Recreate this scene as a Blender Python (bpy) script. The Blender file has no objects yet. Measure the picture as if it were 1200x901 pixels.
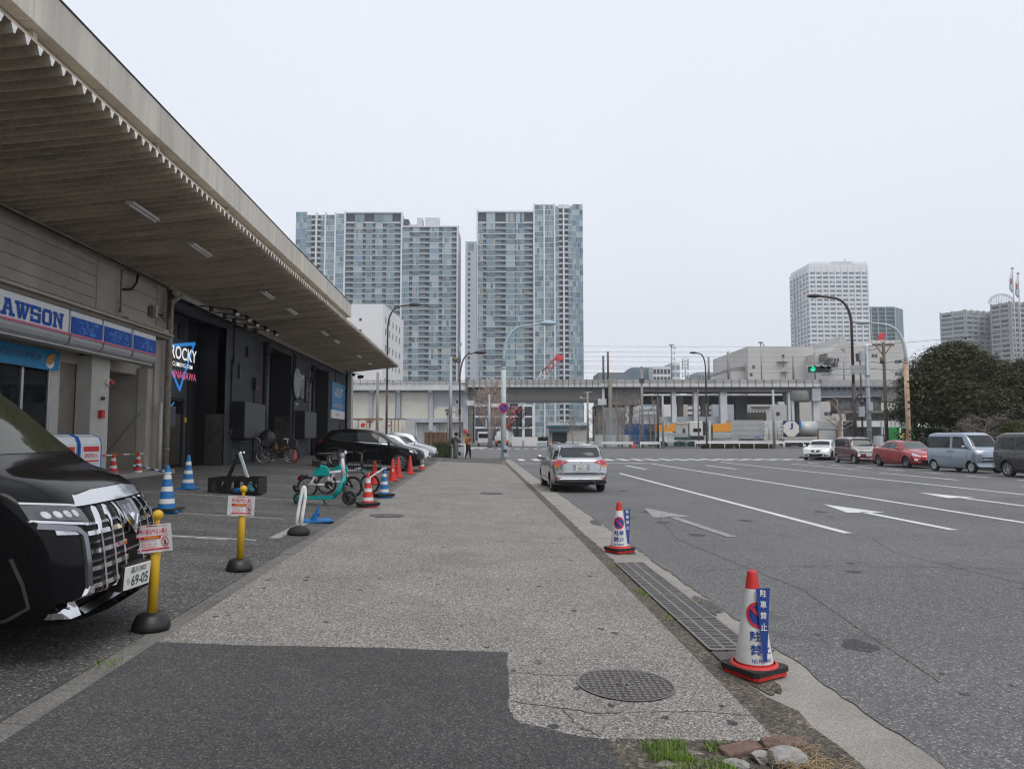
import bpy, bmesh, math, random
from mathutils import Vector, Matrix
from mathutils.bvhtree import BVHTree
R = math.radians
rnd = random.Random(7)
SC = bpy.context.scene
COL = SC.collection
# ------------------------------------------------------------------ camera, sky, sun, exposure
EYE, FOC, YAW, PITCH = 1.62, 850.0, R(2.69), R(4.07)
cam_d = bpy.data.cameras.new('camera')
cam_d.sensor_width, cam_d.lens = 36.0, FOC / 1200 * 36
cam_d.clip_start, cam_d.clip_end = 0.1, 6000
cam = bpy.data.objects.new('camera', cam_d)
cam.location = (0, 0, EYE)
cam.rotation_euler = (math.pi / 2 + PITCH, 0, -YAW)
COL.objects.link(cam)
SC.camera = cam
world = bpy.data.worlds.new('World')
SC.world = world
world.use_nodes = True
wn, wl = world.node_tree.nodes, world.node_tree.links
wn.clear()
sky = wn.new('ShaderNodeTexSky')
sky.sky_type = 'NISHITA'
sky.sun_disc = False
SUN_EL, SUN_AZ = R(58), R(150)          # azimuth clockwise from +Y
sky.sun_elevation, sky.sun_rotation = SUN_EL, SUN_AZ
sky.air_density, sky.dust_density, sky.ozone_density = 1.0, 4.0, 1.0
hs = wn.new('ShaderNodeHueSaturation')
hs.inputs['Saturation'].default_value = 0.35
wl.new(sky.outputs[0], hs.inputs['Color'])
mx = wn.new('ShaderNodeMix')
mx.data_type = 'RGBA'
mx.inputs[0].default_value = 0.88        # the cloud deck over the clear sky
wl.new(hs.outputs[0], mx.inputs[6])
tc = wn.new('ShaderNodeTexCoord')
cn = wn.new('ShaderNodeTexNoise')
cn.inputs['Scale'].default_value = 1.6
cn.inputs['Detail'].default_value = 3
wl.new(tc.outputs['Generated'], cn.inputs['Vector'])
cr = wn.new('ShaderNodeValToRGB')
cr.color_ramp.elements[0].position, cr.color_ramp.elements[0].color = 0.3, (8.0, 8.45, 9.4, 1)
cr.color_ramp.elements[1].position, cr.color_ramp.elements[1].color = 0.7, (8.5, 8.85, 9.6, 1)
wl.new(cn.outputs[0], cr.inputs[0])
wl.new(cr.outputs[0], mx.inputs[7])
bg = wn.new('ShaderNodeBackground')
bg.inputs['Strength'].default_value = 0.114
wl.new(mx.outputs[2], bg.inputs['Color'])
wo = wn.new('ShaderNodeOutputWorld')
wl.new(bg.outputs[0], wo.inputs['Surface'])
sun_d = bpy.data.lights.new('sun', 'SUN')
sun_d.energy, sun_d.angle, sun_d.color = 1.5, R(35), (1.0, 0.96, 0.9)
sun = bpy.data.objects.new('sun', sun_d)
sun.rotation_euler = Vector((math.sin(SUN_AZ) * math.cos(SUN_EL), math.cos(SUN_AZ) * math.cos(SUN_EL), math.sin(SUN_EL))).to_track_quat('Z', 'Y').to_euler()
COL.objects.link(sun)
SC.view_settings.view_transform = 'Standard'
SC.view_settings.look = 'None'
SC.view_settings.exposure = 0.0
SC.view_settings.gamma = 1.0
SC.view_settings.use_curve_mapping = False
SC.render.engine = 'CYCLES'
SC.cycles.use_denoising = True
SC.cycles.max_bounces = 6
SC.cycles.diffuse_bounces = 3
SC.cycles.glossy_bounces = 3
SC.cycles.transmission_bounces = 4
SC.cycles.transparent_max_bounces = 8
SC.cycles.volume_bounces = 0
SC.cycles.filter_width = 1.2
SC.cycles.use_adaptive_sampling = True
# ------------------------------------------------------------------ where things stand
def depth_z(py, d):                       # height of a picture row at horizontal distance d
 return EYE + d * math.tan(PITCH + math.atan((450.5 - py) / FOC))
def side_u(px, d, z=EYE):                 # sideways offset of a picture column at that distance
 return (px - 600) / FOC * (d * math.cos(PITCH) + (z - EYE) * math.sin(PITCH))
FH = Vector((math.sin(YAW), math.cos(YAW), 0))
RH = Vector((math.cos(YAW), -math.sin(YAW), 0))
def spot(px, d, z=0.0):                   # world point in column px at distance d and height z
 p = FH * d + RH * side_u(px, d, z)
 return Vector((p.x, p.y, z))
def ground(px, py, z=0.0):                # world point of a picture pixel on a level z
 ang = PITCH + math.atan((450.5 - py) / FOC)
 d = (z - EYE) / math.tan(ang)
 return spot(px, d, z)
def wall_y(px, x, z=EYE):                 # y where column px meets the plane X = x
 d = 1.0
 a = (px - 600) / FOC * math.cos(PITCH)
 b = (px - 600) / FOC * (z - EYE) * math.sin(PITCH)
 d = (x - b * math.cos(YAW)) / (math.sin(YAW) + a * math.cos(YAW))
 return d * math.cos(YAW) - (a * d + b) * math.sin(YAW)
def walk_z(x):                            # crossfall: gutter - sidewalk - sloping car park
 if x > 1.65: return -0.03
 if x > -2.35: return -0.03 + (1.65 - x) * 0.15 / 4.0
 return 0.12 + 0.06 * (-2.35 - max(x, -9.2))
ROAD_Z = -0.08
# ------------------------------------------------------------------ materials
MATS = {}
def mat(name, col, rough=0.6, metal=0.0, var=0.12, vscale=3.0, bump=0.0, bscale=40.0, coat=0.0, emit=None, estr=1.0, dirt=None, spec=0.5):
 if name in MATS: return MATS[name]
 m = bpy.data.materials.new(name)
 m.use_nodes = True
 nt = m.node_tree
 b = nt.nodes['Principled BSDF']
 b.inputs['Roughness'].default_value = rough
 b.inputs['Metallic'].default_value = metal
 b.inputs['Specular IOR Level'].default_value = spec
 b.inputs['Base Color'].default_value = (*col, 1)
 if coat: b.inputs['Coat Weight'].default_value = coat; b.inputs['Coat Roughness'].default_value = 0.04
 if emit:
  b.inputs['Emission Color'].default_value = (*emit, 1)
  b.inputs['Emission Strength'].default_value = estr
 if var or dirt or bump:
  t = nt.nodes.new('ShaderNodeTexCoord')
 if var or dirt:
  n = nt.nodes.new('ShaderNodeTexNoise')
  n.inputs['Scale'].default_value = vscale
  n.inputs['Detail'].default_value = 6
  n.inputs['Roughness'].default_value = 0.65
  nt.links.new(t.outputs['Object'], n.inputs['Vector'])
  r = nt.nodes.new('ShaderNodeValToRGB')
  r.color_ramp.elements[0].position, r.color_ramp.elements[1].position = 0.32, 0.68
  lo = dirt if dirt else tuple(c * (1 - var) for c in col)
  r.color_ramp.elements[0].color = (*lo, 1)
  r.color_ramp.elements[1].color = (*[min(1, c * (1 + var)) for c in col], 1)
  nt.links.new(n.outputs[0], r.inputs[0])
  nt.links.new(r.outputs[0], b.inputs['Base Color'])
 if bump:
  n2 = nt.nodes.new('ShaderNodeTexNoise')
  n2.inputs['Scale'].default_value = bscale
  n2.inputs['Detail'].default_value = 4
  nt.links.new(t.outputs['Object'], n2.inputs['Vector'])
  bp = nt.nodes.new('ShaderNodeBump')
  bp.inputs['Strength'].default_value = bump
  bp.inputs['Distance'].default_value = 0.01
  nt.links.new(n2.outputs[0], bp.inputs['Height'])
  nt.links.new(bp.outputs[0], b.inputs['Normal'])
 MATS[name] = m
 return m
def grain(name, stops, scale, stain=(0.75, 1.15), stain_scale=0.35, rough=0.9, bump=0.35, fine=0.0, wear=None, streak=None):
 """stony surface: one colour per pebble (voronoi cell) from a ramp, times broad stains"""
 if name in MATS: return MATS[name]
 m = bpy.data.materials.new(name)
 m.use_nodes = True
 nt = m.node_tree; N = nt.nodes; L = nt.links
 b = N['Principled BSDF']
 b.inputs['Roughness'].default_value = rough
 b.inputs['Specular IOR Level'].default_value = 0.3
 t = N.new('ShaderNodeTexCoord')
 v = N.new('ShaderNodeTexVoronoi'); v.inputs['Scale'].default_value = scale
 L.new(t.outputs['Object'], v.inputs['Vector'])
 sep = N.new('ShaderNodeSeparateColor'); L.new(v.outputs['Color'], sep.inputs[0])
 r = N.new('ShaderNodeValToRGB')
 e = r.color_ramp.elements
 e[0].position, e[0].color = stops[0][0], (*stops[0][1], 1)
 e[1].position, e[1].color = stops[-1][0], (*stops[-1][1], 1)
 for p, c in stops[1:-1]:
  k = e.new(p); k.color = (*c, 1)
 L.new(sep.outputs[0], r.inputs[0])
 n = N.new('ShaderNodeTexNoise'); n.inputs['Scale'].default_value = stain_scale
 n.inputs['Detail'].default_value = 8; n.inputs['Roughness'].default_value = 0.7
 if streak:
  mp = N.new('ShaderNodeMapping'); mp.inputs['Scale'].default_value = streak
  L.new(t.outputs['Object'], mp.inputs['Vector']); L.new(mp.outputs[0], n.inputs['Vector'])
 else:
  L.new(t.outputs['Object'], n.inputs['Vector'])
 mr = N.new('ShaderNodeMapRange')
 mr.inputs['From Min'].default_value, mr.inputs['From Max'].default_value = 0.3, 0.7
 mr.inputs['To Min'].default_value, mr.inputs['To Max'].default_value = stain
 L.new(n.outputs[0], mr.inputs[0])
 mul = N.new('ShaderNodeMix'); mul.data_type = 'RGBA'; mul.blend_type = 'MULTIPLY'; mul.inputs[0].default_value = 1
 L.new(r.outputs[0], mul.inputs[6]); L.new(mr.outputs[0], mul.inputs[7])
 out = mul.outputs[2]
 if wear:                               # light dusty / dark damp patches: (colour, scale, threshold)
  n3 = N.new('ShaderNodeTexNoise'); n3.inputs['Scale'].default_value = wear[1]; n3.inputs['Detail'].default_value = 10
  n3.inputs['Roughness'].default_value = 0.75
  L.new(t.outputs['Object'], n3.inputs['Vector'])
  r3 = N.new('ShaderNodeMapRange'); r3.inputs['From Min'].default_value = wear[2]; r3.inputs['From Max'].default_value = wear[2] + 0.12
  L.new(n3.outputs[0], r3.inputs[0])
  m3 = N.new('ShaderNodeMix'); m3.data_type = 'RGBA'
  m3.inputs[7].default_value = (*wear[0], 1)
  sc_ = N.new('ShaderNodeMath'); sc_.operation = 'MULTIPLY'; sc_.inputs[1].default_value = 0.55
  L.new(r3.outputs[0], sc_.inputs[0]); L.new(sc_.outputs[0], m3.inputs[0]); L.new(out, m3.inputs[6])
  out = m3.outputs[2]
 L.new(out, b.inputs['Base Color'])
 bp = N.new('ShaderNodeBump'); bp.inputs['Strength'].default_value = bump; bp.inputs['Distance'].default_value = 0.006
 L.new(v.outputs['Distance'], bp.inputs['Height']); L.new(bp.outputs[0], b.inputs['Normal'])
 MATS[name] = m
 return m
def glass(name, tint, clear=0.5, rough=0.03):
 """pane seen through in part: see-through and mirror by angle"""
 if name in MATS: return MATS[name]
 m = bpy.data.materials.new(name); m.use_nodes = True
 nt = m.node_tree; N = nt.nodes; L = nt.links
 b = N['Principled BSDF']
 b.inputs['Base Color'].default_value = (*tint, 1)
 b.inputs['Roughness'].default_value = rough
 tr = N.new('ShaderNodeBsdfTransparent'); tr.inputs[0].default_value = (0.75, 0.8, 0.8, 1)
 fr = N.new('ShaderNodeLayerWeight'); fr.inputs['Blend'].default_value = 0.35
 mr = N.new('ShaderNodeMapRange'); mr.inputs['To Min'].default_value = 1 - clear; mr.inputs['To Max'].default_value = 1.0
 L.new(fr.outputs['Fresnel'], mr.inputs[0])
 ms = N.new('ShaderNodeMixShader')
 L.new(mr.outputs[0], ms.inputs[0]); L.new(tr.outputs[0], ms.inputs[1]); L.new(b.outputs[0], ms.inputs[2])
 L.new(ms.outputs[0], N['Material Output'].inputs['Surface'])
 MATS[name] = m
 return m
# ------------------------------------------------------------------ mesh building
class MB:
 def __init__(s): s.v, s.f, s.m, s.sm, s.mats = [], [], [], [], []
 def mi(s, m):
  if m not in s.mats: s.mats.append(m)
  return s.mats.index(m)
 def add(s, vs, fs, m, smooth=False, M=None):
  o = len(s.v)
  s.v += [tuple(M @ Vector(p)) if M else tuple(p) for p in vs]
  k = s.mi(m)
  for f in fs:
   s.f.append(tuple(i + o for i in f)); s.m.append(k); s.sm.append(smooth)
  return s
 def box(s, x0, x1, y0, y1, z0, z1, m, M=None):
  x0, x1 = min(x0, x1), max(x0, x1); y0, y1 = min(y0, y1), max(y0, y1); z0, z1 = min(z0, z1), max(z0, z1)
  vs = [(x, y, z) for z in (z0, z1) for y in (y0, y1) for x in (x0, x1)]
  return s.add(vs, [(0, 2, 3, 1), (4, 5, 7, 6), (0, 1, 5, 4), (2, 6, 7, 3), (0, 4, 6, 2), (1, 3, 7, 5)], m, False, M)
 def quad(s, a, b, c, d, m): return s.add([a, b, c, d], [(0, 1, 2, 3)], m)
 def tube(s, pts, rad, m, seg=8, cap=True, M=None, smooth=True):
  pts = [Vector(p) for p in pts]
  if not hasattr(rad, '__len__'): rad = [rad] * len(pts)
  vs, fs = [], []
  t0 = (pts[1] - pts[0]).normalized()
  up = Vector((0, 0, 1)) if abs(t0.z) < 0.9 else Vector((1, 0, 0))
  n = t0.cross(up).normalized()
  for i, p in enumerate(pts):
   if i == 0: t = t0
   elif i == len(pts) - 1: t = (pts[i] - pts[i - 1]).normalized()
   else: t = ((pts[i + 1] - p).normalized() + (p - pts[i - 1]).normalized()).normalized()
   n = (n - t * n.dot(t)).normalized(); b = t.cross(n)
   for k in range(seg):
    a = 2 * math.pi * k / seg
    vs.append(p + (n * math.cos(a) + b * math.sin(a)) * rad[i])
  for i in range(len(pts) - 1):
   for k in range(seg):
    k2 = (k + 1) % seg
    fs.append((i * seg + k, i * seg + k2, (i + 1) * seg + k2, (i + 1) * seg + k))
  s.add(vs, fs, m, smooth, M)
  if cap:
   o = len(pts) - 1
   s.add([vs[k] for k in range(seg)], [tuple(range(seg))[::-1]], m, False, M)
   s.add([vs[o * seg + k] for k in range(seg)], [tuple(range(seg))], m, False, M)
  return s
 def lathe(s, prof, m, seg=24, c=(0, 0, 0), M=None, smooth=True, cap=False):
  vs, fs = [], []
  for r, z in prof:
   for k in range(seg):
    a = 2 * math.pi * k / seg
    vs.append((c[0] + r * math.cos(a), c[1] + r * math.sin(a), c[2] + z))
  for i in range(len(prof) - 1):
   for k in range(seg):
    k2 = (k + 1) % seg
    fs.append((i * seg + k, i * seg + k2, (i + 1) * seg + k2, (i + 1) * seg + k))
  if cap:
   fs.append(tuple(range(seg))[::-1]); o = (len(prof) - 1) * seg
   fs.append(tuple(o + k for k in range(seg)))
  return s.add(vs, fs, m, smooth, M)
 def prism(s, poly, h0, h1, m, M=None, axis='z'):
  """polygon (2D) pushed along an axis: z -> (a,b,h), x -> (h,a,b), y -> (a,h,b)"""
  def put(a, b, h): return (a, b, h) if axis == 'z' else (h, a, b) if axis == 'x' else (a, h, b)
  n = len(poly)
  vs = [put(a, b, h0) for a, b in poly] + [put(a, b, h1) for a, b in poly]
  fs = [tuple(range(n))[::-1], tuple(range(n, 2 * n))] + [(i, (i + 1) % n, n + (i + 1) % n, n + i) for i in range(n)]
  return s.add(vs, fs, m, False, M)
 def ball(s, c, r, m, seg=12, rings=8, sc=(1, 1, 1), M=None):
  prof = [(max(1e-4, math.sin(math.pi * i / rings)), -math.cos(math.pi * i / rings)) for i in range(rings + 1)]
  vs = []
  for pr, z in prof:
   for k in range(seg):
    a = 2 * math.pi * k / seg
    vs.append((c[0] + r * sc[0] * pr * math.cos(a), c[1] + r * sc[1] * pr * math.sin(a), c[2] + r * sc[2] * z))
  fs = [(i * seg + k, i * seg + (k + 1) % seg, (i + 1) * seg + (k + 1) % seg, (i + 1) * seg + k) for i in range(rings) for k in range(seg)]
  return s.add(vs, fs, m, True, M)
 def build(s, name, parent=None, bev=0.0, recalc=True):
  me = bpy.data.meshes.new(name)
  me.from_pydata(s.v, [], s.f)
  for m in s.mats: me.materials.append(m)
  for p, k, sm in zip(me.polygons, s.m, s.sm): p.material_index = k; p.use_smooth = sm
  if recalc:
   bm = bmesh.new(); bm.from_mesh(me)
   bmesh.ops.remove_doubles(bm, verts=bm.verts, dist=1e-5)
   bmesh.ops.recalc_face_normals(bm, faces=bm.faces)
   bm.to_mesh(me); bm.free()
  me.update()
  o = bpy.data.objects.new(name, me)
  COL.objects.link(o)
  if parent: o.parent = parent
  if bev:
   b = o.modifiers.new('b', 'BEVEL'); b.width = bev; b.segments = 2; b.limit_method = 'ANGLE'; b.angle_limit = R(50)
  return o
def tag(o, label=None, cat=None, group=None, kind=None):
 if label: o['label'] = label
 if cat: o['category'] = cat
 if group: o['group'] = group
 if kind: o['kind'] = kind
 return o
def empty(name, loc, rz=0.0, label=None, cat=None, group=None):
 o = bpy.data.objects.new(name, None)
 o.empty_display_size = 0.2
 o.location = loc; o.rotation_euler = (0, 0, rz)
 COL.objects.link(o)
 return tag(o, label, cat, group)
def far_root(name, d, label=None, cat=None, group=None):   # faces the street: x sideways, y away, z up
 return empty(name, FH * d, -YAW, label, cat, group)
def copy_tree(o, parent=None):
 c = o.copy(); COL.objects.link(c)
 if parent: c.parent = parent; c.matrix_parent_inverse = o.matrix_parent_inverse.copy()
 for k in [x for x in bpy.data.objects if x.parent == o]: copy_tree(k, c)
 return c
def copy_thing(o, loc, rz=None, label=None, scale=None):
 c = copy_tree(o)
 c.location = loc
 if rz is not None: c.rotation_euler = (0, 0, rz)
 if label: c['label'] = label
 if scale: c.scale = scale
 return c
def text_mesh(s, size, bold=0.0, align='LEFT', width=None, spacing=1.0, height=None):
 cu = bpy.data.curves.new('lettering', 'FONT')
 cu.body = s; cu.size = size; cu.offset = bold * size; cu.align_x = 'LEFT'; cu.space_character = spacing
 cu.resolution_u = 3
 o = bpy.data.objects.new('lettering', cu)
 COL.objects.link(o)
 dg = bpy.context.evaluated_depsgraph_get()
 me = o.evaluated_get(dg).to_mesh()
 vs = [tuple(v.co) for v in me.vertices]; fs = [tuple(p.vertices) for p in me.polygons]
 o.evaluated_get(dg).to_mesh_clear()
 bpy.data.objects.remove(o); bpy.data.curves.remove(cu)
 x0, x1 = min(v[0] for v in vs), max(v[0] for v in vs)
 y0, y1 = min(v[1] for v in vs), max(v[1] for v in vs)
 kx = (width / (x1 - x0)) if width else 1.0
 ky = (height / (y1 - y0)) if height else 1.0
 ox = {'LEFT': 0, 'CENTER': (x1 - x0) * kx / 2, 'RIGHT': (x1 - x0) * kx}[align]
 return [((x - x0) * kx - ox, (y - y0) * ky, 0.0) for x, y, _ in vs], fs
def lettering(name, s, size, M, m, parent=None, off=0.0, **kw):
 """flat letters at matrix M (local x along the writing, y up), as one mesh"""
 vs, fs = text_mesh(s, size, **kw)
 b = MB(); b.add([(x, y, off) for x, y, _ in vs], fs, m, False, M)
 return b.build(name, parent, recalc=False)
def face_x(x, y, z):   # frame on a wall facing +X: writing runs towards +Y
 return Matrix(((0, 0, 1, x), (1, 0, 0, y), (0, 1, 0, z), (0, 0, 0, 1)))
def face_my(x, y, z):  # frame on a wall facing -Y: writing runs towards +X
 return Matrix(((1, 0, 0, x), (0, 0, -1, y), (0, 1, 0, z), (0, 0, 0, 1)))
# ------------------------------------------------------------------ ground, road, sidewalk
def struct(o): o['kind'] = 'structure'; return o
def sheet(name, poly, m, thick=0.0):
 """level or sloping sheet from corner points (x, y, z)"""
 b = MB(); b.add(poly, [tuple(range(len(poly)))], m)
 o = b.build(name, recalc=False)
 if o.data.polygons[0].normal.z < 0: o.data.flip_normals()
 return struct(o)
M_road = grain('road_asphalt', [(0.0, (0.083, 0.083, 0.086)), (0.5, (0.126, 0.124, 0.123)), (0.86, (0.167, 0.166, 0.162)), (1.0, (0.335, 0.329, 0.322))], 85, (0.85, 1.14), 0.22, 0.85, 0.5, wear=((0.052, 0.052, 0.055), 0.5, 0.56))
M_patch = grain('patch_asphalt', [(0.0, (0.040, 0.040, 0.043)), (0.6, (0.072, 0.070, 0.072)), (0.93, (0.108, 0.105, 0.100)), (1.0, (0.187, 0.176, 0.154))], 110, (0.75, 1.2), 0.6, 0.88, 0.55, wear=((0.085, 0.083, 0.08), 1.6, 0.58))
M_lot = grain('car_park_asphalt', [(0.0, (0.052, 0.051, 0.051)), (0.6, (0.098, 0.094, 0.090)), (0.9, (0.149, 0.144, 0.136)), (1.0, (0.345, 0.322, 0.299))], 75, (0.62, 1.25), 0.7, 0.9, 0.5, wear=((0.17, 0.163, 0.15), 0.9, 0.57), streak=(0.7, 2.2, 1))
M_agg = grain('washed_aggregate', [(0.0, (0.095, 0.088, 0.080)), (0.3, (0.175, 0.162, 0.148)), (0.62, (0.255, 0.238, 0.218)), (0.86, (0.365, 0.345, 0.320)), (1.0, (0.53, 0.51, 0.48))], 105, (0.78, 1.12), 0.9, 0.85, 0.7, wear=((0.125, 0.118, 0.105), 0.7, 0.6))
M_curb = grain('kerb_stone', [(0.0, (0.120, 0.112, 0.105)), (0.6, (0.180, 0.173, 0.158)), (1.0, (0.247, 0.240, 0.225))], 140, (0.65, 1.15), 1.4, 0.9, 0.35, wear=((0.1, 0.095, 0.085), 1.8, 0.55))
M_gut = grain('gutter_concrete', [(0.0, (0.224, 0.207, 0.185)), (0.6, (0.319, 0.297, 0.269)), (1.0, (0.403, 0.381, 0.347))], 160, (0.72, 1.12), 0.9, 0.92, 0.3, wear=((0.13, 0.115, 0.095), 1.4, 0.57))
M_dirt = grain('gutter_dirt', [(0.0, (0.05, 0.045, 0.04)), (0.5, (0.1, 0.088, 0.075)), (0.9, (0.16, 0.135, 0.105)), (1.0, (0.27, 0.22, 0.17))], 60, (0.6, 1.3), 2.2, 0.95, 0.8, wear=((0.19, 0.14, 0.1), 2.0, 0.58))
M_far = grain('far_ground', [(0.0, (0.11, 0.11, 0.105)), (1.0, (0.17, 0.165, 0.16))], 8, (0.8, 1.2), 0.05, 0.95, 0.2)
M_white_line = grain('road_paint', [(0.0, (0.5, 0.5, 0.49)), (0.25, (0.66, 0.66, 0.65)), (1.0, (0.74, 0.74, 0.73))], 70, (0.82, 1.05), 0.8, 0.7, 0.2, wear=((0.24, 0.24, 0.235), 3.0, 0.6))
M_worn_line = grain('worn_paint', [(0.0, (0.13, 0.13, 0.125)), (0.45, (0.3, 0.3, 0.29)), (1.0, (0.5, 0.5, 0.48))], 60, (0.7, 1.1), 1.2, 0.8, 0.2, wear=((0.1, 0.098, 0.095), 2.2, 0.52))
M_earth = grain('park_earth', [(0.0, (0.06, 0.05, 0.035)), (0.6, (0.11, 0.09, 0.06)), (1.0, (0.16, 0.14, 0.09))], 30, (0.7, 1.2), 0.6, 0.95, 0.6)
sheet('ground', [(-700, -150, -0.25), (700, -150, -0.25), (700, 1000, -0.25), (-700, 1000, -0.25)], M_far)
b = MB()
for x0, x1, y0, y1 in ((2.42, 24.95, -60, 56), (-170, 170, 56, 101), (-1, 11.5, 101, 210), (-30, -14, 101, 150)):
 b.add([(x0, y0, ROAD_Z), (x1, y0, ROAD_Z), (x1, y1, ROAD_Z), (x0, y1, ROAD_Z)], [(0, 1, 2, 3)], M_road)
struct(b.build('road'))
X1, X0 = 1.63, -2.33
def slab(name, x0, x1, y0, y1, m, dz=0.0):
 b = MB()
 n = max(1, int((y1 - y0) / 12))
 z0, z1 = walk_z(x0) + dz, walk_z(x1) + dz
 b.add([(x0, y0, z0), (x1, y0, z1), (x1, y1, z1), (x0, y1, z0), (x0, y0, -0.24), (x1, y0, -0.24), (x1, y1, -0.24), (x0, y1, -0.24)],
   [(0, 1, 2, 3), (0, 4, 5, 1), (1, 5, 6, 2), (2, 6, 7, 3), (3, 7, 4, 0)], m)
 return struct(b.build(name, recalc=False))
slab('sidewalk', X0, X1, 3.99, 43.6, M_agg)
slab('corner_pavement', X0, X1, 43.604, 53.5, M_lot)
slab('side_pavement', -60, X0 - 0.004, 51.6, 54.5, M_lot)
def zt(x): return walk_z(x) + 0.004
edge = [(p.x, p.y) for p in [ground(px, py, z) for px, py, z in ((189, 752, .12), (300, 757, .09), (430, 759, .06), (540, 762, .04), (594, 765, .02), (595, 790, .02), (597, 836, .02), (612, 848, .02), (650, 858, .01), (690, 864, .01), (712, 870, 0))]]
edge[0] = (-2.33, edge[0][1])
pp = []
for i in range(len(edge) - 1):
 for k in range(6):
  t = k / 6; x = edge[i][0] + (edge[i + 1][0] - edge[i][0]) * t; y = edge[i][1] + (edge[i + 1][1] - edge[i][1]) * t
  j = 0.007 if i < 6 else 0.014
  pp.append((x + rnd.uniform(-j, j), y + rnd.uniform(-j, j)))
pp.append(edge[-1])
poly = pp + [(edge[-1][0] + .02, 3.4), (.66, 2.9), (.7, -6.0), (-2.33, -6.0)]
bb = MB(); bb.add([(x, y, zt(x)) for x, y in poly], [tuple(range(len(poly)))], M_patch)
o = bb.build('asphalt_patch', recalc=False)
if o.data.polygons[0].normal.z < 0: o.data.flip_normals()
struct(o)
slab('verge', X0, X1, -60, 3.986, M_dirt, -0.012)
b = MB(); y = 0.4
while y < 51.5:
 l = 0.598
 z0, z1 = walk_z(-2.5), walk_z(-2.335)
 jz = rnd.uniform(-0.004, 0.006)
 b.add([(-2.5, y, z0 + jz), (-2.335, y, z1 + jz), (-2.335, y + l, z1 + jz), (-2.5, y + l, z0 + jz), (-2.5, y, -0.2), (-2.335, y, -0.2), (-2.335, y + l, -0.2), (-2.5, y + l, -0.2)],
   [(0, 1, 2, 3), (0, 4, 5, 1), (1, 5, 6, 2), (2, 6, 7, 3), (3, 7, 4, 0)], M_curb)
 y += 0.606
struct(b.build('kerb', bev=0.006))
zl = walk_z(-9.2)
b = MB(); b.add([(-9.2, -60, zl), (-2.504, -60, walk_z(-2.5) - .004), (-2.504, 51.5, walk_z(-2.5) - .004), (-9.2, 51.5, zl), (-40, -60, zl), (-40, 51.5, zl)], [(0, 1, 2, 3), (4, 0, 3, 5)], M_lot)
o = b.build('car_park', recalc=False)
for p in o.data.polygons:
 if p.normal.z < 0: p.flip()
struct(o)
b = MB()
def strip(b, x0, z0, x1, z1, y0, y1, m, n=1):
 b.add([(x0, y0, z0), (x1, y0, z1), (x1, y1, z1), (x0, y1, z0)], [(0, 1, 2, 3)], m)
xs = []
y = 0.5
ptsL, ptsR = [], []
while y < 53.5:
 w = 1.84 + rnd.uniform(-.015, .03) + (0.11 if y < 4.6 else 0)
 ptsR.append((w, y, -0.06)); ptsL.append((1.634, y, -0.034)); y += 0.25
n = len(ptsL)
b.add(ptsL + ptsR, [(i, i + n, i + n + 1, i + 1) for i in range(n - 1)], M_dirt)
o = b.build('gutter_joint', recalc=True)
for p in o.data.polygons:
 if p.normal.z < 0: p.flip()
struct(o)
b = MB(); y = -2.0
while y < 53:
 l = 1.994
 b.box(1.74, 2.422, y, y + l, -0.24, -0.068 + rnd.uniform(-.003, .003), M_gut); y += 2.0
struct(b.build('gutter', bev=0.005))
b = MB(); pts = []; y = -2.0
while y < 53: pts.append((2.385 + rnd.uniform(-.025, .02) + .012 * math.sin(y * 5), y, -.0625)); y += .12
n = len(pts); b.add(pts + [(2.62, p[1], ROAD_Z + .001) for p in pts], [(i, i + n, i + n + 1, i + 1) for i in range(n - 1)], M_road)
for cx, cy, rx, ry in ((2.27, 7.3, .13, .42), (2.3, 5.95, .1, .3), (2.2, 10.6, .1, .2), (2.31, 14.2, .1, .5), (1.95, 5.1, .12, .35)):
 b.add([(cx + rx * rnd.uniform(.7, 1.1) * math.cos(a), cy + ry * rnd.uniform(.7, 1.1) * math.sin(a), -.0615) for a in [2 * math.pi * k / 22 for k in range(22)]], [tuple(range(22))], M_dirt if cx < 2 else M_lot)
o = b.build('road_edge', recalc=False)
for p in o.data.polygons:
 if p.normal.z < 0: p.flip()
struct(o)
def zr(k=1): return ROAD_Z + 0.004 * k
b = MB()
def line(x0, y0, x1, y1, w, m=None, z=None):
 dx, dy = x1 - x0, y1 - y0; l = math.hypot(dx, dy); nx, ny = -dy / l * w / 2, dx / l * w / 2
 z = zr() if z is None else z
 b.add([(x0 + nx, y0 + ny, z), (x0 - nx, y0 - ny, z), (x1 - nx, y1 - ny, z), (x1 + nx, y1 + ny, z)], [(0, 1, 2, 3)], m or M_white_line)
line(6.5, 12.6, 6.5, 33.2, 0.16)
line(10.75, 4, 10.75, 45, 0.16)
line(15.9, 4, 15.9, 47, 0.16)
line(2.6, 45.2, 10.7, 45.2, 0.4)
for x in (8.6, 13.3): line(x, 37, x, 42, 0.18)
y = 20
while y < 46: line(21.0, y, 21.0, y + 1.5, 0.15); y += 3.0
line(18.6, 27.5, 18.6, 33, 0.16); line(19.3, 36, 19.3, 44, 0.16)
o = b.build('lane_lines', recalc=False); struct(o)
def arrow(x, y0, y1, kind, m):
 """painted lane arrow pointing away (+Y); kind: straight or left"""
 bb = MB(); z = zr(2)
 def pl(p): bb.add([(x + a, c, z) for a, c in p], [tuple(range(len(p)))], m)
 yh = y1 - 1.9
 pl([(-0.09, y0), (0.09, y0), (0.09, yh), (-0.09, yh)])
 pl([(-0.42, yh - 0.1), (0.42, yh - 0.1), (0, y1)])
 o = bb.build('road_arrow', recalc=False)
 for p in o.data.polygons:
  if p.normal.z < 0: p.flip()
 return struct(o)
arrow(8.62, 12.9, 17.9, 'straight', M_white_line)
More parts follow.
